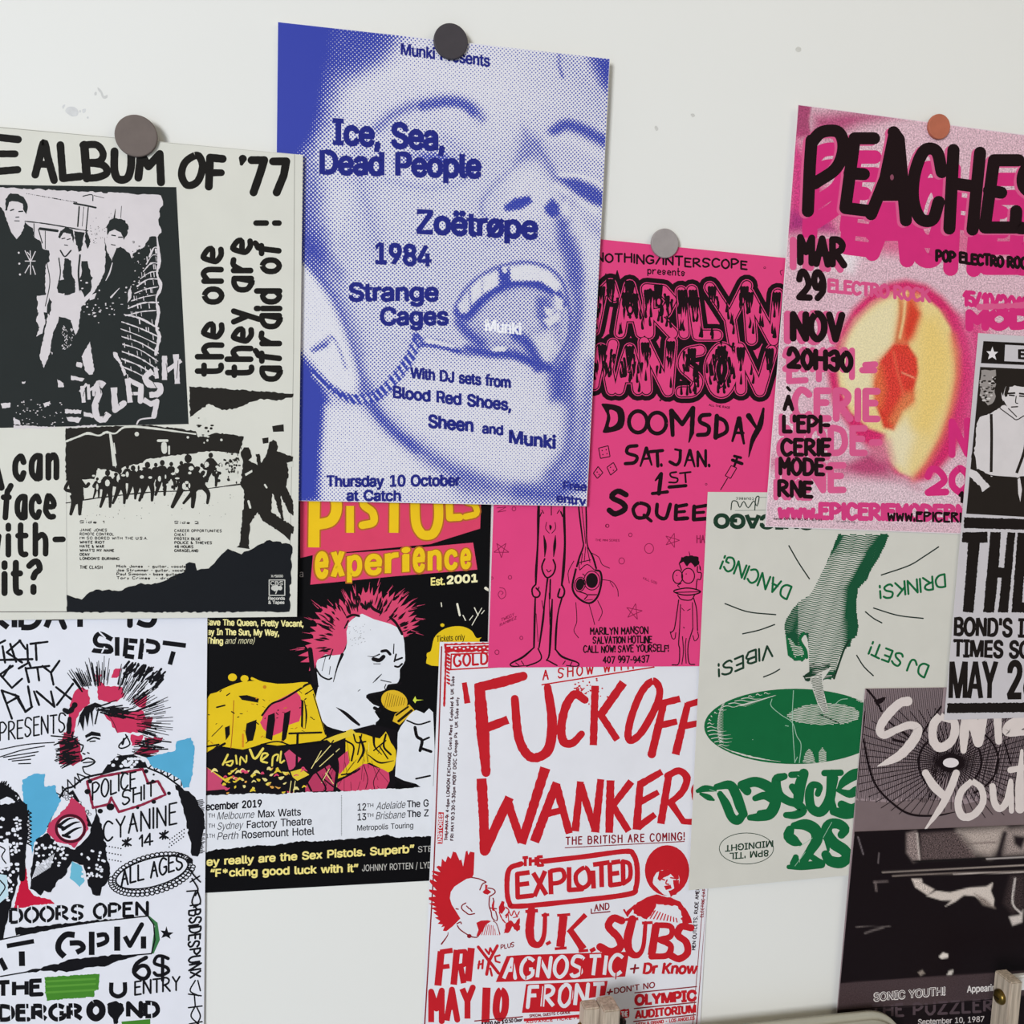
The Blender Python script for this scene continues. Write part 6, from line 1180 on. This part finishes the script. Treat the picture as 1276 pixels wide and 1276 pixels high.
p.st('122,402 134,416', 14, BB, smooth=0)
p.tx('www.EPICERIEMODERNE', 614, 1050, 1290, 1066, 42, 11, BB, gap=2.4, xh=.8); p.tx('1 , ! ?', 958, 960, 1110, 955, 44, 16, BB)
p.tx('licences: 10/78-79 / 10/3-142 / 10/3-143', 55, 1046, 288, 1054, 10, 2.4, '#4A3A3E', gap=2.4); p.tx('graphisme', 362, 1058, 452, 1062, 10, 2.2, '#6A5A5E')
p.done()

# ================================================================== green engraving poster (hung upside down)
p = Poster('concert_poster', 'pale poster hung upside down with a green engraved hand touching a record',
           '882,613 1206,615 1172,1080 858,1109.5', .0052, '#D3D0C6')
GR, GD = '#14663A', '#1F3B2B'
p.part('hand_engraving').F(850, 600, 3.6457)
HAND = '708,240 942,240 925,285 895,345 860,400 845,440 800,490 792,560 796,610 802,660 795,700 770,720 765,745 735,765 715,800 700,855 685,895 650,905 580,905 560,905 550,885 578,868 575,800 572,730 560,695 545,695 535,720 545,740 560,760 566,795 550,815 510,812 480,790 470,700 462,660 475,620 500,580 530,545 580,515 610,460 650,380 680,310'
hp = P2(HAND)
def shade(x, y):
    cx = 640 if y > 480 else 820 - (y - 240) * .62
    hw = 150 if y > 480 else 110; t = (x - cx) / hw
    k = min(1, max(0, (t - .5) / .34)); v = .38 + .16 * abs(t) + .62 * k * k * (3 - 2 * k)
    if t < -.75: v += .35
    if y > 690 and x < 575: v += .4
    if 535 < x < 570 and 690 < y < 820: v += .25
    if y > 860: v = .34 + .012 * abs(x - 625) * 1.2
    if y < 330: v += .14
    return v
p.hatch(HAND, 9.0, shade, '#1A5236', 3.2, 70, 3)
p.poly('470,700 500,720 520,745 545,740 566,795 550,815 510,812 480,790', GR); p.hatch('475,705 500,720 525,750 545,745 560,790 510,800', 9, lambda x, y: .45, '#D3D0C6', 2.5, 50, 6)
p.st('552,690 535,720 560,765 566,800', 14, GR); p.st('760,720 735,765 705,850 690,895', 9, GD); p.st('552,885 600,893 690,880', 8, GD)
p.part('record_engraving').F(850, 840, 4.556)
rec = [(640 + 515 * math.cos(t), 297 + 214 * math.sin(t)) for t in np.linspace(0, 2 * PI, 64, endpoint=False)]
p.poly(rec, GR)
rr = random.Random(21)
LG = '#D3D0C6'
for i in range(36):
    t = math.radians(150 + i * 2.9); r = .985 - .001 * i; x, y = 640 + 515 * r * math.cos(t), 297 + 214 * r * math.sin(t); l = 70 + 60 * math.sin(i * .3) if i < 30 else 40
    if i % 2 == 0: p.st([(x + 4, y + 3), (x + l * .33, y - 3), (x + l * .66, y + 5), (x + l, y + 1)], [4.5, 4, 3, .6], LG)
for i in range(26):
    y = 165 + i * 9; dx = 60 * math.sqrt(max(0, 1 - ((y - 300) / 150) ** 2)); p.st([(150 + (110 - dx), y), (190 + (80 - dx), y - 5), (235, y + 3)], [5, 3.5, .5], LG)
for i in range(14): p.st([(300 + i * 14, 185 - i * 4), (330 + i * 14, 178 - i * 4), (365 + i * 13, 184 - i * 5)], [.5, 4, .5], LG)
p.hatch('590,235 640,195 720,172 800,165 900,168 980,190 1010,220 1000,255 940,280 820,290 700,285 620,265', 8.5, lambda x, y: .42 + .0006 * abs(x - 800), LG, 3, 80, 6)
p.hatch('910,84 1160,110 1160,165 1010,160 940,120', 8.5, lambda x, y: .5, LG, 3, 60, 6)
p.hatch('680,505 700,440 725,420 745,450 760,505', 8, lambda x, y: .5, LG, 2, 40, 6); p.hatch('770,505 775,440 795,412 818,440 825,505', 8, lambda x, y: .5, LG, 2, 40, 6)
for q in ['632,92 626,260 640,505', '510,140 505,180 560,230 625,275 650,350 675,400 665,505', '640,500 655,470', '870,170 900,145 940,140', '585,292 605,296', '400,370 402,374']: p.st(q, 4, '#9DC0A8')
for q in ['200,400 300,445 420,478 560,497', '260,430 400,470 500,488']: p.st(q, [1, 6, 1], LG, rough=.5)
p.st('870,495 940,490 1010,482', 6, LG, rough=.5)
p.hatch('715,-60 850,-60 815,0 800,60 815,140 832,214 800,222 775,170 745,90 722,30', 8.6, lambda x, y: .4 + .003 * abs(x - 770), GD, 3, 70, 6)
p.poly('722,20 850,-40 800,30 802,90 832,214 805,226 770,170 742,90', LG); p.hatch('722,0 800,0 800,60 812,140 834,214 805,226 772,170 742,90', 8.6, lambda x, y: .42, GD, 3, 60, 6); p.poly('690,12 715,-8 725,-10 728,36 705,40', GD, 2); p.st('700,22 850,8', 4, LG); p.st('775,225 830,250 890,278', 5, GD)
p.part('script_lettering')
for q, w in [('88,664 130,650 185,654', [20, 34, 24]), ('105,680 150,700 180,715', [14, 30, 10]), ('195,640 270,630 305,680 330,750 350,795', [30, 46, 50, 50, 40]), ('215,680 250,740 280,810 315,830 345,800', [30, 44, 44, 46, 36]), ('340,630 420,612 500,650 530,720 500,790 440,810 385,815', [46, 50, 54, 56, 56, 44, 30]), ('350,645 370,665', 42), ('415,705 470,690 525,720', [30, 40, 40]), ('440,790 500,780', 30),
             ('580,580 535,600 548,680 600,720 650,735 685,775 640,800 590,800', [34, 46, 46, 40, 44, 44, 40, 30]), ('690,565 668,640 660,720', [50, 56, 50]), ('620,572 690,568', 32), ('625,640 660,690', 34), ('770,680 780,640 740,630 722,680 735,760 790,780 840,700 850,570', [30, 32, 36, 44, 46, 50, 50, 50], ), ('808,562 900,560', 32), ('1060,560 980,570 920,610 890,650', [40, 56, 44, 20]), ('885,660 950,680 990,660', [20, 40, 44]), ('860,780 930,790 1000,770', [40, 58, 60]), ('905,740 960,760 1010,740', 40), ('870,590 850,700 855,760', [30, 30, 40]),
             ('612,885 605,920 640,950 670,965', [44, 54, 50, 20]), ('635,860 700,855 755,885 765,940 730,1000 690,1060', [34, 56, 60, 56, 46, 40]), ('605,1095 680,1090 790,1080', [22, 40, 40]), ('645,1040 640,1075', [30, 50]), ('740,1040 770,1060 790,1070', 30), ('905,912 925,880 885,850 835,855 820,900 860,960 920,1000 945,1040', [40, 46, 50, 52, 56, 58, 56, 50]), ('945,1040 900,1070 840,1060 815,1025', [50, 56, 52, 44]), ('815,890 830,1000', [40, 14])]: p.st(q, [k * 1.16 for k in w] if isinstance(w, list) else w * 1.16, GR)
for q in ['155,655 205,672', '660,985 740,930', '800,930 850,840', '640,1090 700,1010', '655,575 665,580']: p.st(q, 3, '#9DC0A8', smooth=0)
p.ring(365, 990, 154, 88, 4, GD)
p.ft("8PM 'TIL", 490, 998, 270, 1016, 36, GD, .025, up=(0, 36)); p.ft('MIDNIGHT', 516, 944, 244, 972, 36, GD, .025, up=(0, 36))
p.part('shout_lettering').F(850, 600, 3.6457)
for t, x0, y0, x1, y1, u in [('DANCING!', 498, 476, 196, 336, (-22, 56)), ('DRINKS!', 1192, 420, 898, 476, (4, 58)), ('VIBES!', 408, 738, 166, 832, (2, 56)), ('DJ SET!', 1120, 838, 868, 728, (-20, 52))]: p.tx(t, x0, y0, x1, y1, 60, 10, GR if 'D' in t else GD, up=u, jit=.05, gap=2)
for q in ['485,292 530,370 578,442', '195,555 300,592 425,605', '275,692 350,675 420,650', '370,888 410,872 443,853', '905,425 1030,382 1100,340 1165,297', '870,575 980,608 1095,622', '833,592 870,622 907,642', '793,790 825,840 868,882']: p.st(q, 6, '#23302A')
p.part('header_lettering')
p.ft('CHICAGO', 598, 158, 148, 150, 58, GD, .06, up=(-1, 58))
p.tx('COURBEC', 325, 74, 245, 72, 9, 2.6, '#3A463F', up=(0, 9), gap=4); p.st('222,128 228,90 250,92 262,118 280,90 300,120 325,88 340,112 350,70 335,75 330,130', 5, '#2A3A31'); p.st('380,130 240,132', 2, '#5A6A60', smooth=0); p.st('345,72 400,72', 2, '#5A6A60', smooth=0)
p.done()

# ================================================================== purple-grey brush-lettered poster
p = Poster('concert_poster', 'dark purple-brown poster with pale brush lettering over a spoked wheel',
           '1078,858 1371,853.5 1322.8,1290 1037.6,1317', .0064, '#9A878A')
SB, PL, MV = '#1B1114', '#DDD0CB', '#5B4A4B'
p.part('wheel_drawing').F(1030, 840, 5.187)
CY = [(250, 85), (1300, 60), (1300, 985), (180, 1030)]
rr = random.Random(31)
p.poly('170,815 420,830 620,800 900,840 1400,700 1400,975 520,1025 175,1035 185,900', '#7A696A')
for i in range(150):
    x = 190 + i * 8.6
    if x < 700: t0, t1 = 85, 815 + rr.uniform(-15, 15); a, b = (max(x + 55, 255), t0), (x, t1)
    else: a, b = (x + 90, 62), (x - 60, 800 + rr.uniform(-20, 20))
    if x + 55 < 262: a = (max(250 - (262 - x - 55) * .1, x + 10), 85 + (262 - x - 55) * 9)
    p.st([a, ((a[0] + b[0]) / 2, (a[1] + b[1]) / 2), b], [3.6, 4.4, 3.4], SB, smooth=-1, cap='b')
for k in range(60):
    t = k / 60 * 2 * PI; r0 = 60; r1 = 420 + 260 * abs(math.cos(t)) + rr.uniform(-30, 30)
    x1, y1 = 805 + r1 * math.cos(t), 572 + r1 * .72 * math.sin(t)
    f = 1.0
    xm = 262 - (y1 - 93) * .088
    if x1 < xm: f = min(f, (805 - xm) / (805 - x1))
    if y1 < 95: f = min(f, 477 / (572 - y1))
    x1, y1 = 805 + (x1 - 805) * f, 572 + (y1 - 572) * f
    p.st([(805 + 50 * math.cos(t), 572 + 36 * math.sin(t)), (x1, y1)], [6, 9, 7, 4], SB, smooth=0, rough=.15)
def arc(cx, cy, rx, ry, a0, a1, w): p.st([(cx + rx * math.cos(math.radians(a)), cy + ry * math.sin(math.radians(a))) for a in np.linspace(a0, a1, 26)], w, SB, smooth=-1)
arc(800, 570, 205, 190, 150, 235, 13); arc(800, 560, 200, 190, -40, 70, 13); arc(800, 570, 205, 210, 120, 180, 10); arc(800, 560, 310, 240, -50, 60, 12)
p.st('240,420 270,580 320,720 420,830 540,905 700,915 840,890', [10, 14, 13, 13, 14, 12, 4], SB); p.st('255,90 320,170 355,240', 14, SB); p.poly('305,170 350,155 385,150 360,185 325,205', SB, 0, 5); p.st('620,380 740,210', 12, SB); p.st('1150,440 1190,580', 10, SB); p.st('380,290 560,430', 10, SB); p.st('430,425 500,440', 16, SB)
p.ring(803, 573, 62, 44, 34, SB); p.ell(803, 573, 51, 31, '#E8DDDD')
p.part('brush_lettering')
for q, w in [('525,175 470,190 390,270 345,350 370,395 450,360 540,330 590,355 560,430 480,520 400,565 330,595', [62, 56, 60, 54, 50, 46, 50, 60, 66, 60, 40, 6]), ('735,270 690,330 690,430 735,475 800,440 830,370 820,300 770,290 735,270', [54, 56, 56, 60, 56, 54, 50, 40, 46]), ('900,270 890,380 885,495', [50, 60, 40]), ('930,280 965,360 980,445', [70, 80, 60]), ('1010,280 1000,380 990,450', [60, 50, 40]), ('1105,280 1112,435', [52, 46]), ('1300,290 1190,345 1180,375 1290,380', [80, 90, 60, 30]),
             ('640,640 690,720 755,785', [46, 56, 50]), ('838,640 800,740 740,860 640,1000', [46, 50, 44, 12]), ('940,690 870,760 850,850 880,920 950,910 1010,830 1000,740 940,690', [40, 46, 48, 50, 48, 44, 42, 38]), ('1072,725 1085,830 1120,870 1165,820 1190,690', [40, 46, 44, 44, 30]), ('1190,700 1195,885', [36, 34]), ('1262,495 1250,700 1250,870', [20, 56, 60]), ('1188,620 1300,600', 38), ('1340,600 1345,880', 40), ('1345,760 1400,720 1420,880', 36)]: p.st(q, w, PL, rough=.06)
def photo_ink(x, y):
    P = Paint(x, y, list(lin('#170E11')) + [.3]); V = lambda h, g: list(lin(h)) + [g]
    P.F(1000, 1030, 4.623)
    P.poly('600,40 655,25 680,190 640,205 600,150', V('#8D7C78', 1.9), 14); P.line('660,40 672,190', 8, V('#CFC0B8', .5), 6)
    P.poly('680,40 900,25 980,130 1000,185 685,195', V('#5A4B4A', 2.2), 14); P.poly('900,25 1165,5 1130,130 1080,170 1000,150', V('#B5A59C', .9), 40); P.line('930,100 1110,90', 5, V('#6D5E5A', 1), 10)
    P.poly('1165,20 1400,-10 1400,150 1160,165', V('#9A8A84', 1.4), 30); P.poly('1215,50 1290,60 1260,130 1220,100', V('#20161A', .6), 14); P.poly('1300,10 1400,0 1400,120 1320,130', V('#2A1E20', .8), 20); P.line('1165,40 1130,160', 24, V('#20161A', 1), 12)
    P.line('640,200 900,190 1400,170', 14, V('#161112', .1), 4); P.line('1060,185 1400,168', 4, V('#DDD0CB', .2), 3)
    P.line('460,262 800,245 1276,222 1400,218', 5, V('#B5A59C', .4), 4); P.line('520,285 700,275 1276,258 1400,255', 6, V('#8F8078', .5), 6); P.line('870,272 1276,262', 5, V('#CFC0B8', .3), 4)
    P.poly('628,300 688,302 690,325 760,362 720,395 650,350', V('#CFC0B6', 1.2), 6); P.poly('715,400 770,370 850,380 960,352 1060,345 1098,322 1085,370 1105,420 1100,462 1060,450 990,400 930,395 880,432 820,462 860,425 800,425', V('#D3C5BB', .3), 5); P.poly('990,385 1060,420 1110,470 1040,450', V('#8F8078', 1.4), 12)
    P.line('410,320 490,315', 5, V('#8A7A78', 2), 6); P.line('420,320 425,370', 6, V('#8A7A78', 2), 8); P.line('360,615 400,600 465,582', 8, V('#6F6462', .6), 6); P.line('310,578 505,574', 3, V('#6F6462', 2), 4); P.line('320,60 350,160', 4, V('#8A7E82', .6), 5); P.line('440,150 435,210', 3, V('#7A6E70', .6), 4)
    P.poly('1200,280 1276,280 1276,470 1210,500 1160,440', V('#3A2E2E', 2.4), 24); P.line('1225,300 1210,440 1260,500', 9, V('#D8CCC6', .5), 5); P.poly('1190,520 1250,510 1270,480 1265,550 1210,570', V('#CFC3BC', .5), 8)
    P.poly('785,750 810,725 840,735 838,755 800,762', V('#E3D8CE', .1), 4); P.poly('665,840 690,826 705,845 680,860', V('#8F8278', .8), 6); P.poly('830,858 845,830 870,825 860,855', V('#CFC5BC', .2), 4)
    P.poly('150,912 300,895 700,868 1100,842 1500,812 1500,950 1100,990 700,1030 400,1046 150,1062', V('#4A3B3D', .45), 5)
    P.c[:, :3] = np.clip(P.c[:, :3], 0, 1); return P.c
p.F(0, 0, 1)
p.raster('photo_print', '1065,1036.5 1343.5,1025 1321,1289 1038.5,1316', 170, 160, photo_ink, mat_grain('grainy_photo_print', .5, 700, .4))
p.part('caption_lettering').F(1000, 1030, 4.623)
p.ft('SONIC YOUTH!', 412, 1006, 820, 970, 46, '#E6DEDA', .05); p.ft('SONIC YOUTH!', 414, 1004, 818, 968, 44, '#433437', .004)
p.ft('Appearing', 948, 956, 1135, 944, 38, '#E6DEDA', .02)
p.tx('THE PUZZLER', 400, 1098, 1095, 1062, 66, 15, '#54454A', cap='b', gap=3, sm=False); p.st('210,1058 470,1040 700,1030 1180,988', 4, '#120B0E', smooth=0)
p.ft('September 10, 1987', 666, 1142, 1046, 1124, 32, '#CFC5C2', .012)
p.done()

# ================================================================== grey poster with the suspenders
p = Poster('concert_poster', 'grey poster in black block capitals with a man in white shirt and suspenders',
           '1219,415 1507.6,434.6 1459,889 1176.5,897', .0080, '#CBC5C8')
KB = '#1E1816'
p.part('banner_print').F(950, 380, 3.9141)
p.poly('1078,176 1900,215 1900,320 1066,284', KB); p.poly('1184,194 1800,225 1800,300 1180,274', '#CBC5C8')
p.poly('1122,203 1130,228 1150,229 1134,243 1141,268 1121,254 1100,266 1107,242 1093,226 1114,226', '#E3DDDF')
p.ft('BONDS', 1250, 262, 1560, 274, 44, KB, .05)
p.part('portrait_print')
p.poly('1062,302 2100,350 2020,1075 994,1018 1030,640', '#26201C')
W2 = '#D9D2D2'
p.poly('1068,318 1138,316 1140,345 1120,360 1140,385 1130,470 1100,490 1060,440', '#9A928E', 0, 6)
for i in range(40): p.ell(p.rnd.uniform(1060, 1140), p.rnd.uniform(340, 490), p.rnd.uniform(3, 12), p.rnd.uniform(2, 6), p.rnd.choice(['#26201C', '#CFC8C4', '#26201C']), n=7)
p.poly('1045,580 1060,548 1120,525 1150,505 1180,488 1200,500 1240,545 1276,530 1320,540 1420,580 1440,700 1400,840 1300,830 1240,842 1180,838 1110,830 1080,812 1046,800 1030,740 1040,660', W2, 0, 3)
p.poly('1175,440 1195,385 1240,378 1330,380 1345,420 1330,480 1300,530 1240,545 1205,510 1180,470', W2, 2)
p.poly('1166,425 1180,460 1175,470 1168,455', W2); p.poly('1180,430 1195,380 1276,372 1340,375 1350,420 1320,395 1280,400 1230,392 1205,400 1195,445 1185,450', '#26201C', 0, 3); p.poly('1190,400 1182,370 1276,350 1350,365 1330,385 1205,392', '#26201C')
for q, w in [('1195,432 1230,430', 9), ('1255,432 1290,436', 9), ('1205,440 1228,442', 7), ('1255,444 1280,446', 7), ('1238,445 1235,475 1245,480', 5), ('1215,498 1245,496', 6), ('1200,505 1240,545', 5), ('1160,505 1215,545 1240,560 1276,540', 5)]: p.st(q, w, '#26201C')
p.st('1116,532 1118,640 1116,815', 14, '#26201C', cap='b'); p.st('1290,560 1280,700 1240,820', 14, '#26201C', cap='b'); p.ell(1118, 830, 6, 8, W2)
p.poly('1012,800 1045,812 1110,884 1095,895 1072,912 1060,880 1030,858 1005,830', W2, 0, 3); p.poly('1090,880 1110,884 1074,912 1068,900', W2); p.poly('1026,705 1040,745 1046,800 1026,790 1018,740', '#26201C')
p.poly('1245,850 1256,842 1266,900 1258,960 1248,920', W2); p.st('1050,800 1110,830 1240,842', 4, '#26201C')
p.part('capitals_lettering').F(1030, 620, 4.252)
p.poly('728,104 1900,140 1900,195 728,162', KB, 0, 2)
p.poly('720,184 852,182 854,238 812,240 778,610 722,606 750,240 718,236', KB, 0, 2)
p.poly('868,182 924,184 912,370 940,372 958,184 1000,186 962,610 908,608 928,425 908,424 888,610 830,608', KB, 0, 2)
p.poly('1012,186 1130,192 1126,245 1060,242 1050,370 1100,374 1096,420 1046,418 1036,555 1110,560 1106,612 980,608', KB, 0, 2)
p.ft("BOND'S INTERNATIONAL", 678, 730, 1690, 753, 94, KB, .034, .03); p.ft('TIMES SQUARE', 672, 842, 1300, 856, 88, KB, .036, .03); p.ft('MAY', 652, 1062, 900, 1062, 192, KB, .022, .02); p.ft('28', 962, 1062, 1120, 1060, 192, KB, .026, .02)
p.poly('640,1090 1900,1078 1900,1130 638,1142', KB, 0, 2)
p.done()

# ------------------------------------------------------------------ round magnets holding the posters
def magnet(px, py, r_px, lev, colr, label, dz=.0035):
    c = wall_pt(px, py, lev + dz); r = r_px / FPX * DIST * 1.02
    o = bpy.data.objects.new('round_magnet', None); COL.objects.link(o); o.location = (c[0], -lev, c[2]); o.empty_display_size = .01
    tag(o, label=label, category='magnet', group='round magnets above the posters')
    n = 48; prof = [(r * .985, 0), (r, .0006), (r, dz - .0009), (r * .985, dz - .0003), (r * .95, dz), (0, dz)]
    v = []; f = []
    for rad, d in prof[:-1]:
        v += [(rad * math.cos(2 * PI * k / n), -d, rad * math.sin(2 * PI * k / n)) for k in range(n)]
    for j in range(len(prof) - 2):
        f += [(j * n + k, j * n + (k + 1) % n, (j + 1) * n + (k + 1) % n, (j + 1) * n + k) for k in range(n)]
    f.append(tuple((len(prof) - 2) * n + k for k in range(n)))
    mesh_obj('disc', v, f, [mat(colr, .55, 'magnet_' + colr.strip('#'), .06, 120, .3)], None, o)
magnet(562, 51, 20.3, .0081, '#3F3A3E', 'charcoal round magnet at the top of the blue face poster')
magnet(169.5, 169, 22.6, .0095, '#6A5E58', 'grey-brown round magnet at the top of the cream album poster')
magnet(829, 303, 18.3, .0041, '#9B9290', 'light grey round magnet at the top of the pink cartoon poster')
magnet(1171, 157.5, 16.3, .0069, '#B5654C', 'terracotta round magnet at the top of the peach poster')

# ------------------------------------------------------------------ worn spots in the wall paint
def scuff(label, frame, blobs, colr='#CFCFCB'):
    x0, y0, s = frame; v, f, z = [], [], 4e-5
    for q in blobs:
        pp = [(x0 + a / s, y0 + b / s) for a, b in P2(q)]; pp = catmull(np.array(pp + pp[:1]), 4)[:-1]; z += 3e-6
        w = on_plane(pp[:, 0], pp[:, 1], z); t = tessellate_polygon([[Vector((a, b, 0)) for a, b in pp]])
        f += [tuple(len(v) + i for i in k) for k in t]; v += [tuple(k) for k in w]
    c = np.array(v).mean(0); c[1] = 0
    o = mesh_obj('wall_scuff', np.array(v) - c, f, [mat(colr, .8, 'worn_paint', .06, 300, .1)]); o.location = c; tag(o, label=label, category='scuff mark', group='worn spots on the wall')
scuff('pale chipped spot of paint above the cream album poster, the larger one', (60, 90, 7.975), ['170,380 200,345 260,345 300,385 290,430 240,440 190,410', '140,340 160,320 170,330 150,365', '310,380 325,378 325,398 310,400', '340,370 375,365 370,395 345,405', '385,445 400,440 402,458 388,460'], '#D3D3D2')
scuff('small grey scrape above the cream album poster, nearest its magnet', (60, 90, 7.975), ['490,150 520,170 540,200 555,235 590,225 585,255 550,262 530,235 520,205 500,185', '460,205 480,195 482,225 462,228'], '#CCCBC8')
scuff('tiny dent in the wall between the blue and peach posters, the higher of two', (730, 60, 4.557), ['595,375 612,372 620,385 605,392'], '#CCCAC5')
scuff('tiny dent in the wall between the blue and peach posters, the lower of two', (730, 60, 4.557), ['390,450 400,440 412,460 400,470'], '#CCCAC5')
scuff('faint grey spot on the wall near the top edge, above the peach poster', (730, 60, 4.557), ['1190,5 1205,-8 1222,0 1220,18 1200,22'], '#CDCBC4')

# ------------------------------------------------------------------ wooden rack posts and the cream tray in front of the wall
def wood(colr): return mat(colr, .65, 'pale_wood', .3, 40, .15, stretch=(9, 9, .5), bump=.2)
def bevbox(name, lo, hi, m, parent, bev=.0015, rotz=0, pivot=None):
    bm = bmesh.new(); bmesh.ops.create_cube(bm, size=1)
    for v in bm.verts:
        v.co = Vector([lo[i] + (v.co[i] + .5) * (hi[i] - lo[i]) for i in range(3)])
    bmesh.ops.bevel(bm, geom=list(bm.edges), offset=bev, segments=2, affect='EDGES')
    me = bpy.data.meshes.new(name); bm.to_mesh(me); bm.free(); me.materials.append(m)
    o = bpy.data.objects.new(name, me); COL.objects.link(o); o.parent = parent
    return o
def screw(parent, loc, axis, r):
    """domed brass screw head with a cross slot, facing along axis"""
    n = 28; prof = [(r, 0), (r, r * .18), (r * .9, r * .42), (r * .65, r * .6), (r * .35, r * .68), (.0001, r * .7)]
    v, f = [], []
    for rad, d in prof: v += [(rad * math.cos(2 * PI * k / n), rad * math.sin(2 * PI * k / n), d) for k in range(n)]
    for j in range(len(prof) - 1): f += [(j * n + k, j * n + (k + 1) % n, (j + 1) * n + (k + 1) % n, (j + 1) * n + k) for k in range(n)]
    o = mesh_obj('screw', v, f, [mat('#6E5A2A', .32, 'dark_brass', .15, 300, .5, .9)], None, parent, True)
    o.location = loc; o.rotation_euler = Vector(axis).to_track_quat('Z', 'Y').to_euler(); o['label'] = 'domed brass screw'
    g = r * .5
    sl = mesh_obj('slot', [(-g, -.1 * r, r * .66), (g, -.1 * r, r * .66), (g, .1 * r, r * .66), (-g, .1 * r, r * .66), (-g, -.1 * r, r * .74), (g, -.1 * r, r * .74), (g, .1 * r, r * .74), (-g, .1 * r, r * .74)],
                  [(3, 2, 1, 0), (4, 5, 6, 7), (0, 1, 5, 4), (1, 2, 6, 5), (2, 3, 7, 6), (3, 0, 4, 7)], [mat('#2A2012', .5, 'slot_shadow_brass', .1)], None, o)
def root(name, loc, label, cat, group=None):
    o = bpy.data.objects.new(name, None); COL.objects.link(o); o.location = loc; o.empty_display_size = .05; tag(o, label=label, category=cat)
    return o
def rack_at(x, y, label):
    return root('wooden_rack', (x, y, 0), label, 'rack', None)
def upright(r, x0, x1, y0, y1, z1):
    c = r.location; return bevbox('upright', (x0 - c.x, y0 - c.y, 0), (x1 - c.x, y1 - c.y, z1), wood('#B5A695'), r, .0012)
rk = rack_at(.326, -.062, 'pale wooden post pair in front of the red and white poster')
rk['group'] = 'wooden racks below the posters'
u1 = upright(rk, .3261, .343, -.0755, -.05, .873); u2 = upright(rk, .3095, .3259, -.0655, -.05, .871)
screw(u2, (.3095 - .326, -.058 + .062, .8465), (-1, 0, 0), .0055)
hk = bevbox('hinge', (.3432 - .326, -.074 + .062, .80), (.351 - .326, -.062 + .062, .861), mat('#2E2822', .35, 'dark_metal', .1, 60, .5, .7), rk, .003); hk['label'] = 'dark metal hinge plate'
bevbox('foot', (.3095 - .326, -.14 + .062, 0), (.343 - .326, -.0757 + .062, .03), wood('#B5A695'), rk, .0012)
rk = rack_at(.792, -.062, 'pale wooden post with a large brass screw in front of the dark purple-brown poster')
rk['group'] = 'wooden racks below the posters'
u3 = upright(rk, .785, .800, -.0755, -.05, .858)
screw(u3, (.785 - .792, -.0625 + .062, .8345), (-1, 0, 0), .0082)
bevbox('foot', (.785 - .792, -.14 + .062, 0), (.800 - .792, -.0757 + .062, .03), wood('#B5A695'), rk, .0012)
bevbox('rail', (.8001 - .792, -.058 + .062, .835), (1.15 - .792, -.05 + .062, .8525), mat('#D8D6D2', .5, 'white_rail', .02), rk, .002)['label'] = 'white rail'
# cream panel with rounded corners
pan = root('rounded_panel', (.52, -.028, 0), 'cream panel with rounded corners standing below the dark purple-brown poster', 'panel')
def rounded(name, x0, x1, z0, z1, r, y0, y1, m, bev):
    q = [(x0, z0), (x1, z0)] + [(x1 - r + r * math.cos(a), z1 - r + r * math.sin(a)) for a in np.linspace(0, PI / 2, 12)] + [(x0 + r + r * math.cos(a), z1 - r + r * math.sin(a)) for a in np.linspace(PI / 2, PI, 12)]
    n = len(q); v = [(x - .52, y0 + .028, z) for x, z in q] + [(x - .52, y1 + .028, z) for x, z in q]
    f = [tuple(range(n)), tuple(range(2 * n - 1, n - 1, -1))] + [(k, n + k, n + (k + 1) % n, (k + 1) % n) for k in range(n)]
    o = mesh_obj(name, v, f, [m], None, pan); bm = bmesh.new(); bm.from_mesh(o.data); bmesh.ops.recalc_face_normals(bm, faces=bm.faces)
    if bev: bmesh.ops.bevel(bm, geom=[e for e in bm.edges if abs(e.verts[0].co.y - e.verts[1].co.y) < 1e-6], offset=bev, segments=4, affect='EDGES')
    bm.to_mesh(o.data); bm.free(); o.data.polygons.foreach_set('use_smooth', [True] * len(o.data.polygons)); return o
rounded('frame', .37, .693, 0, .811, .047, -.037, -.02, mat('#A8A495', .45, 'shaded_cream_plastic', .02), .006)  # rim's shade put into a greyer copy of the cream
rounded('front_face', .385, .676, .015, .798, .033, -.0385, -.035, mat('#EDE8CF', .4, 'cream_face', .02), .001)
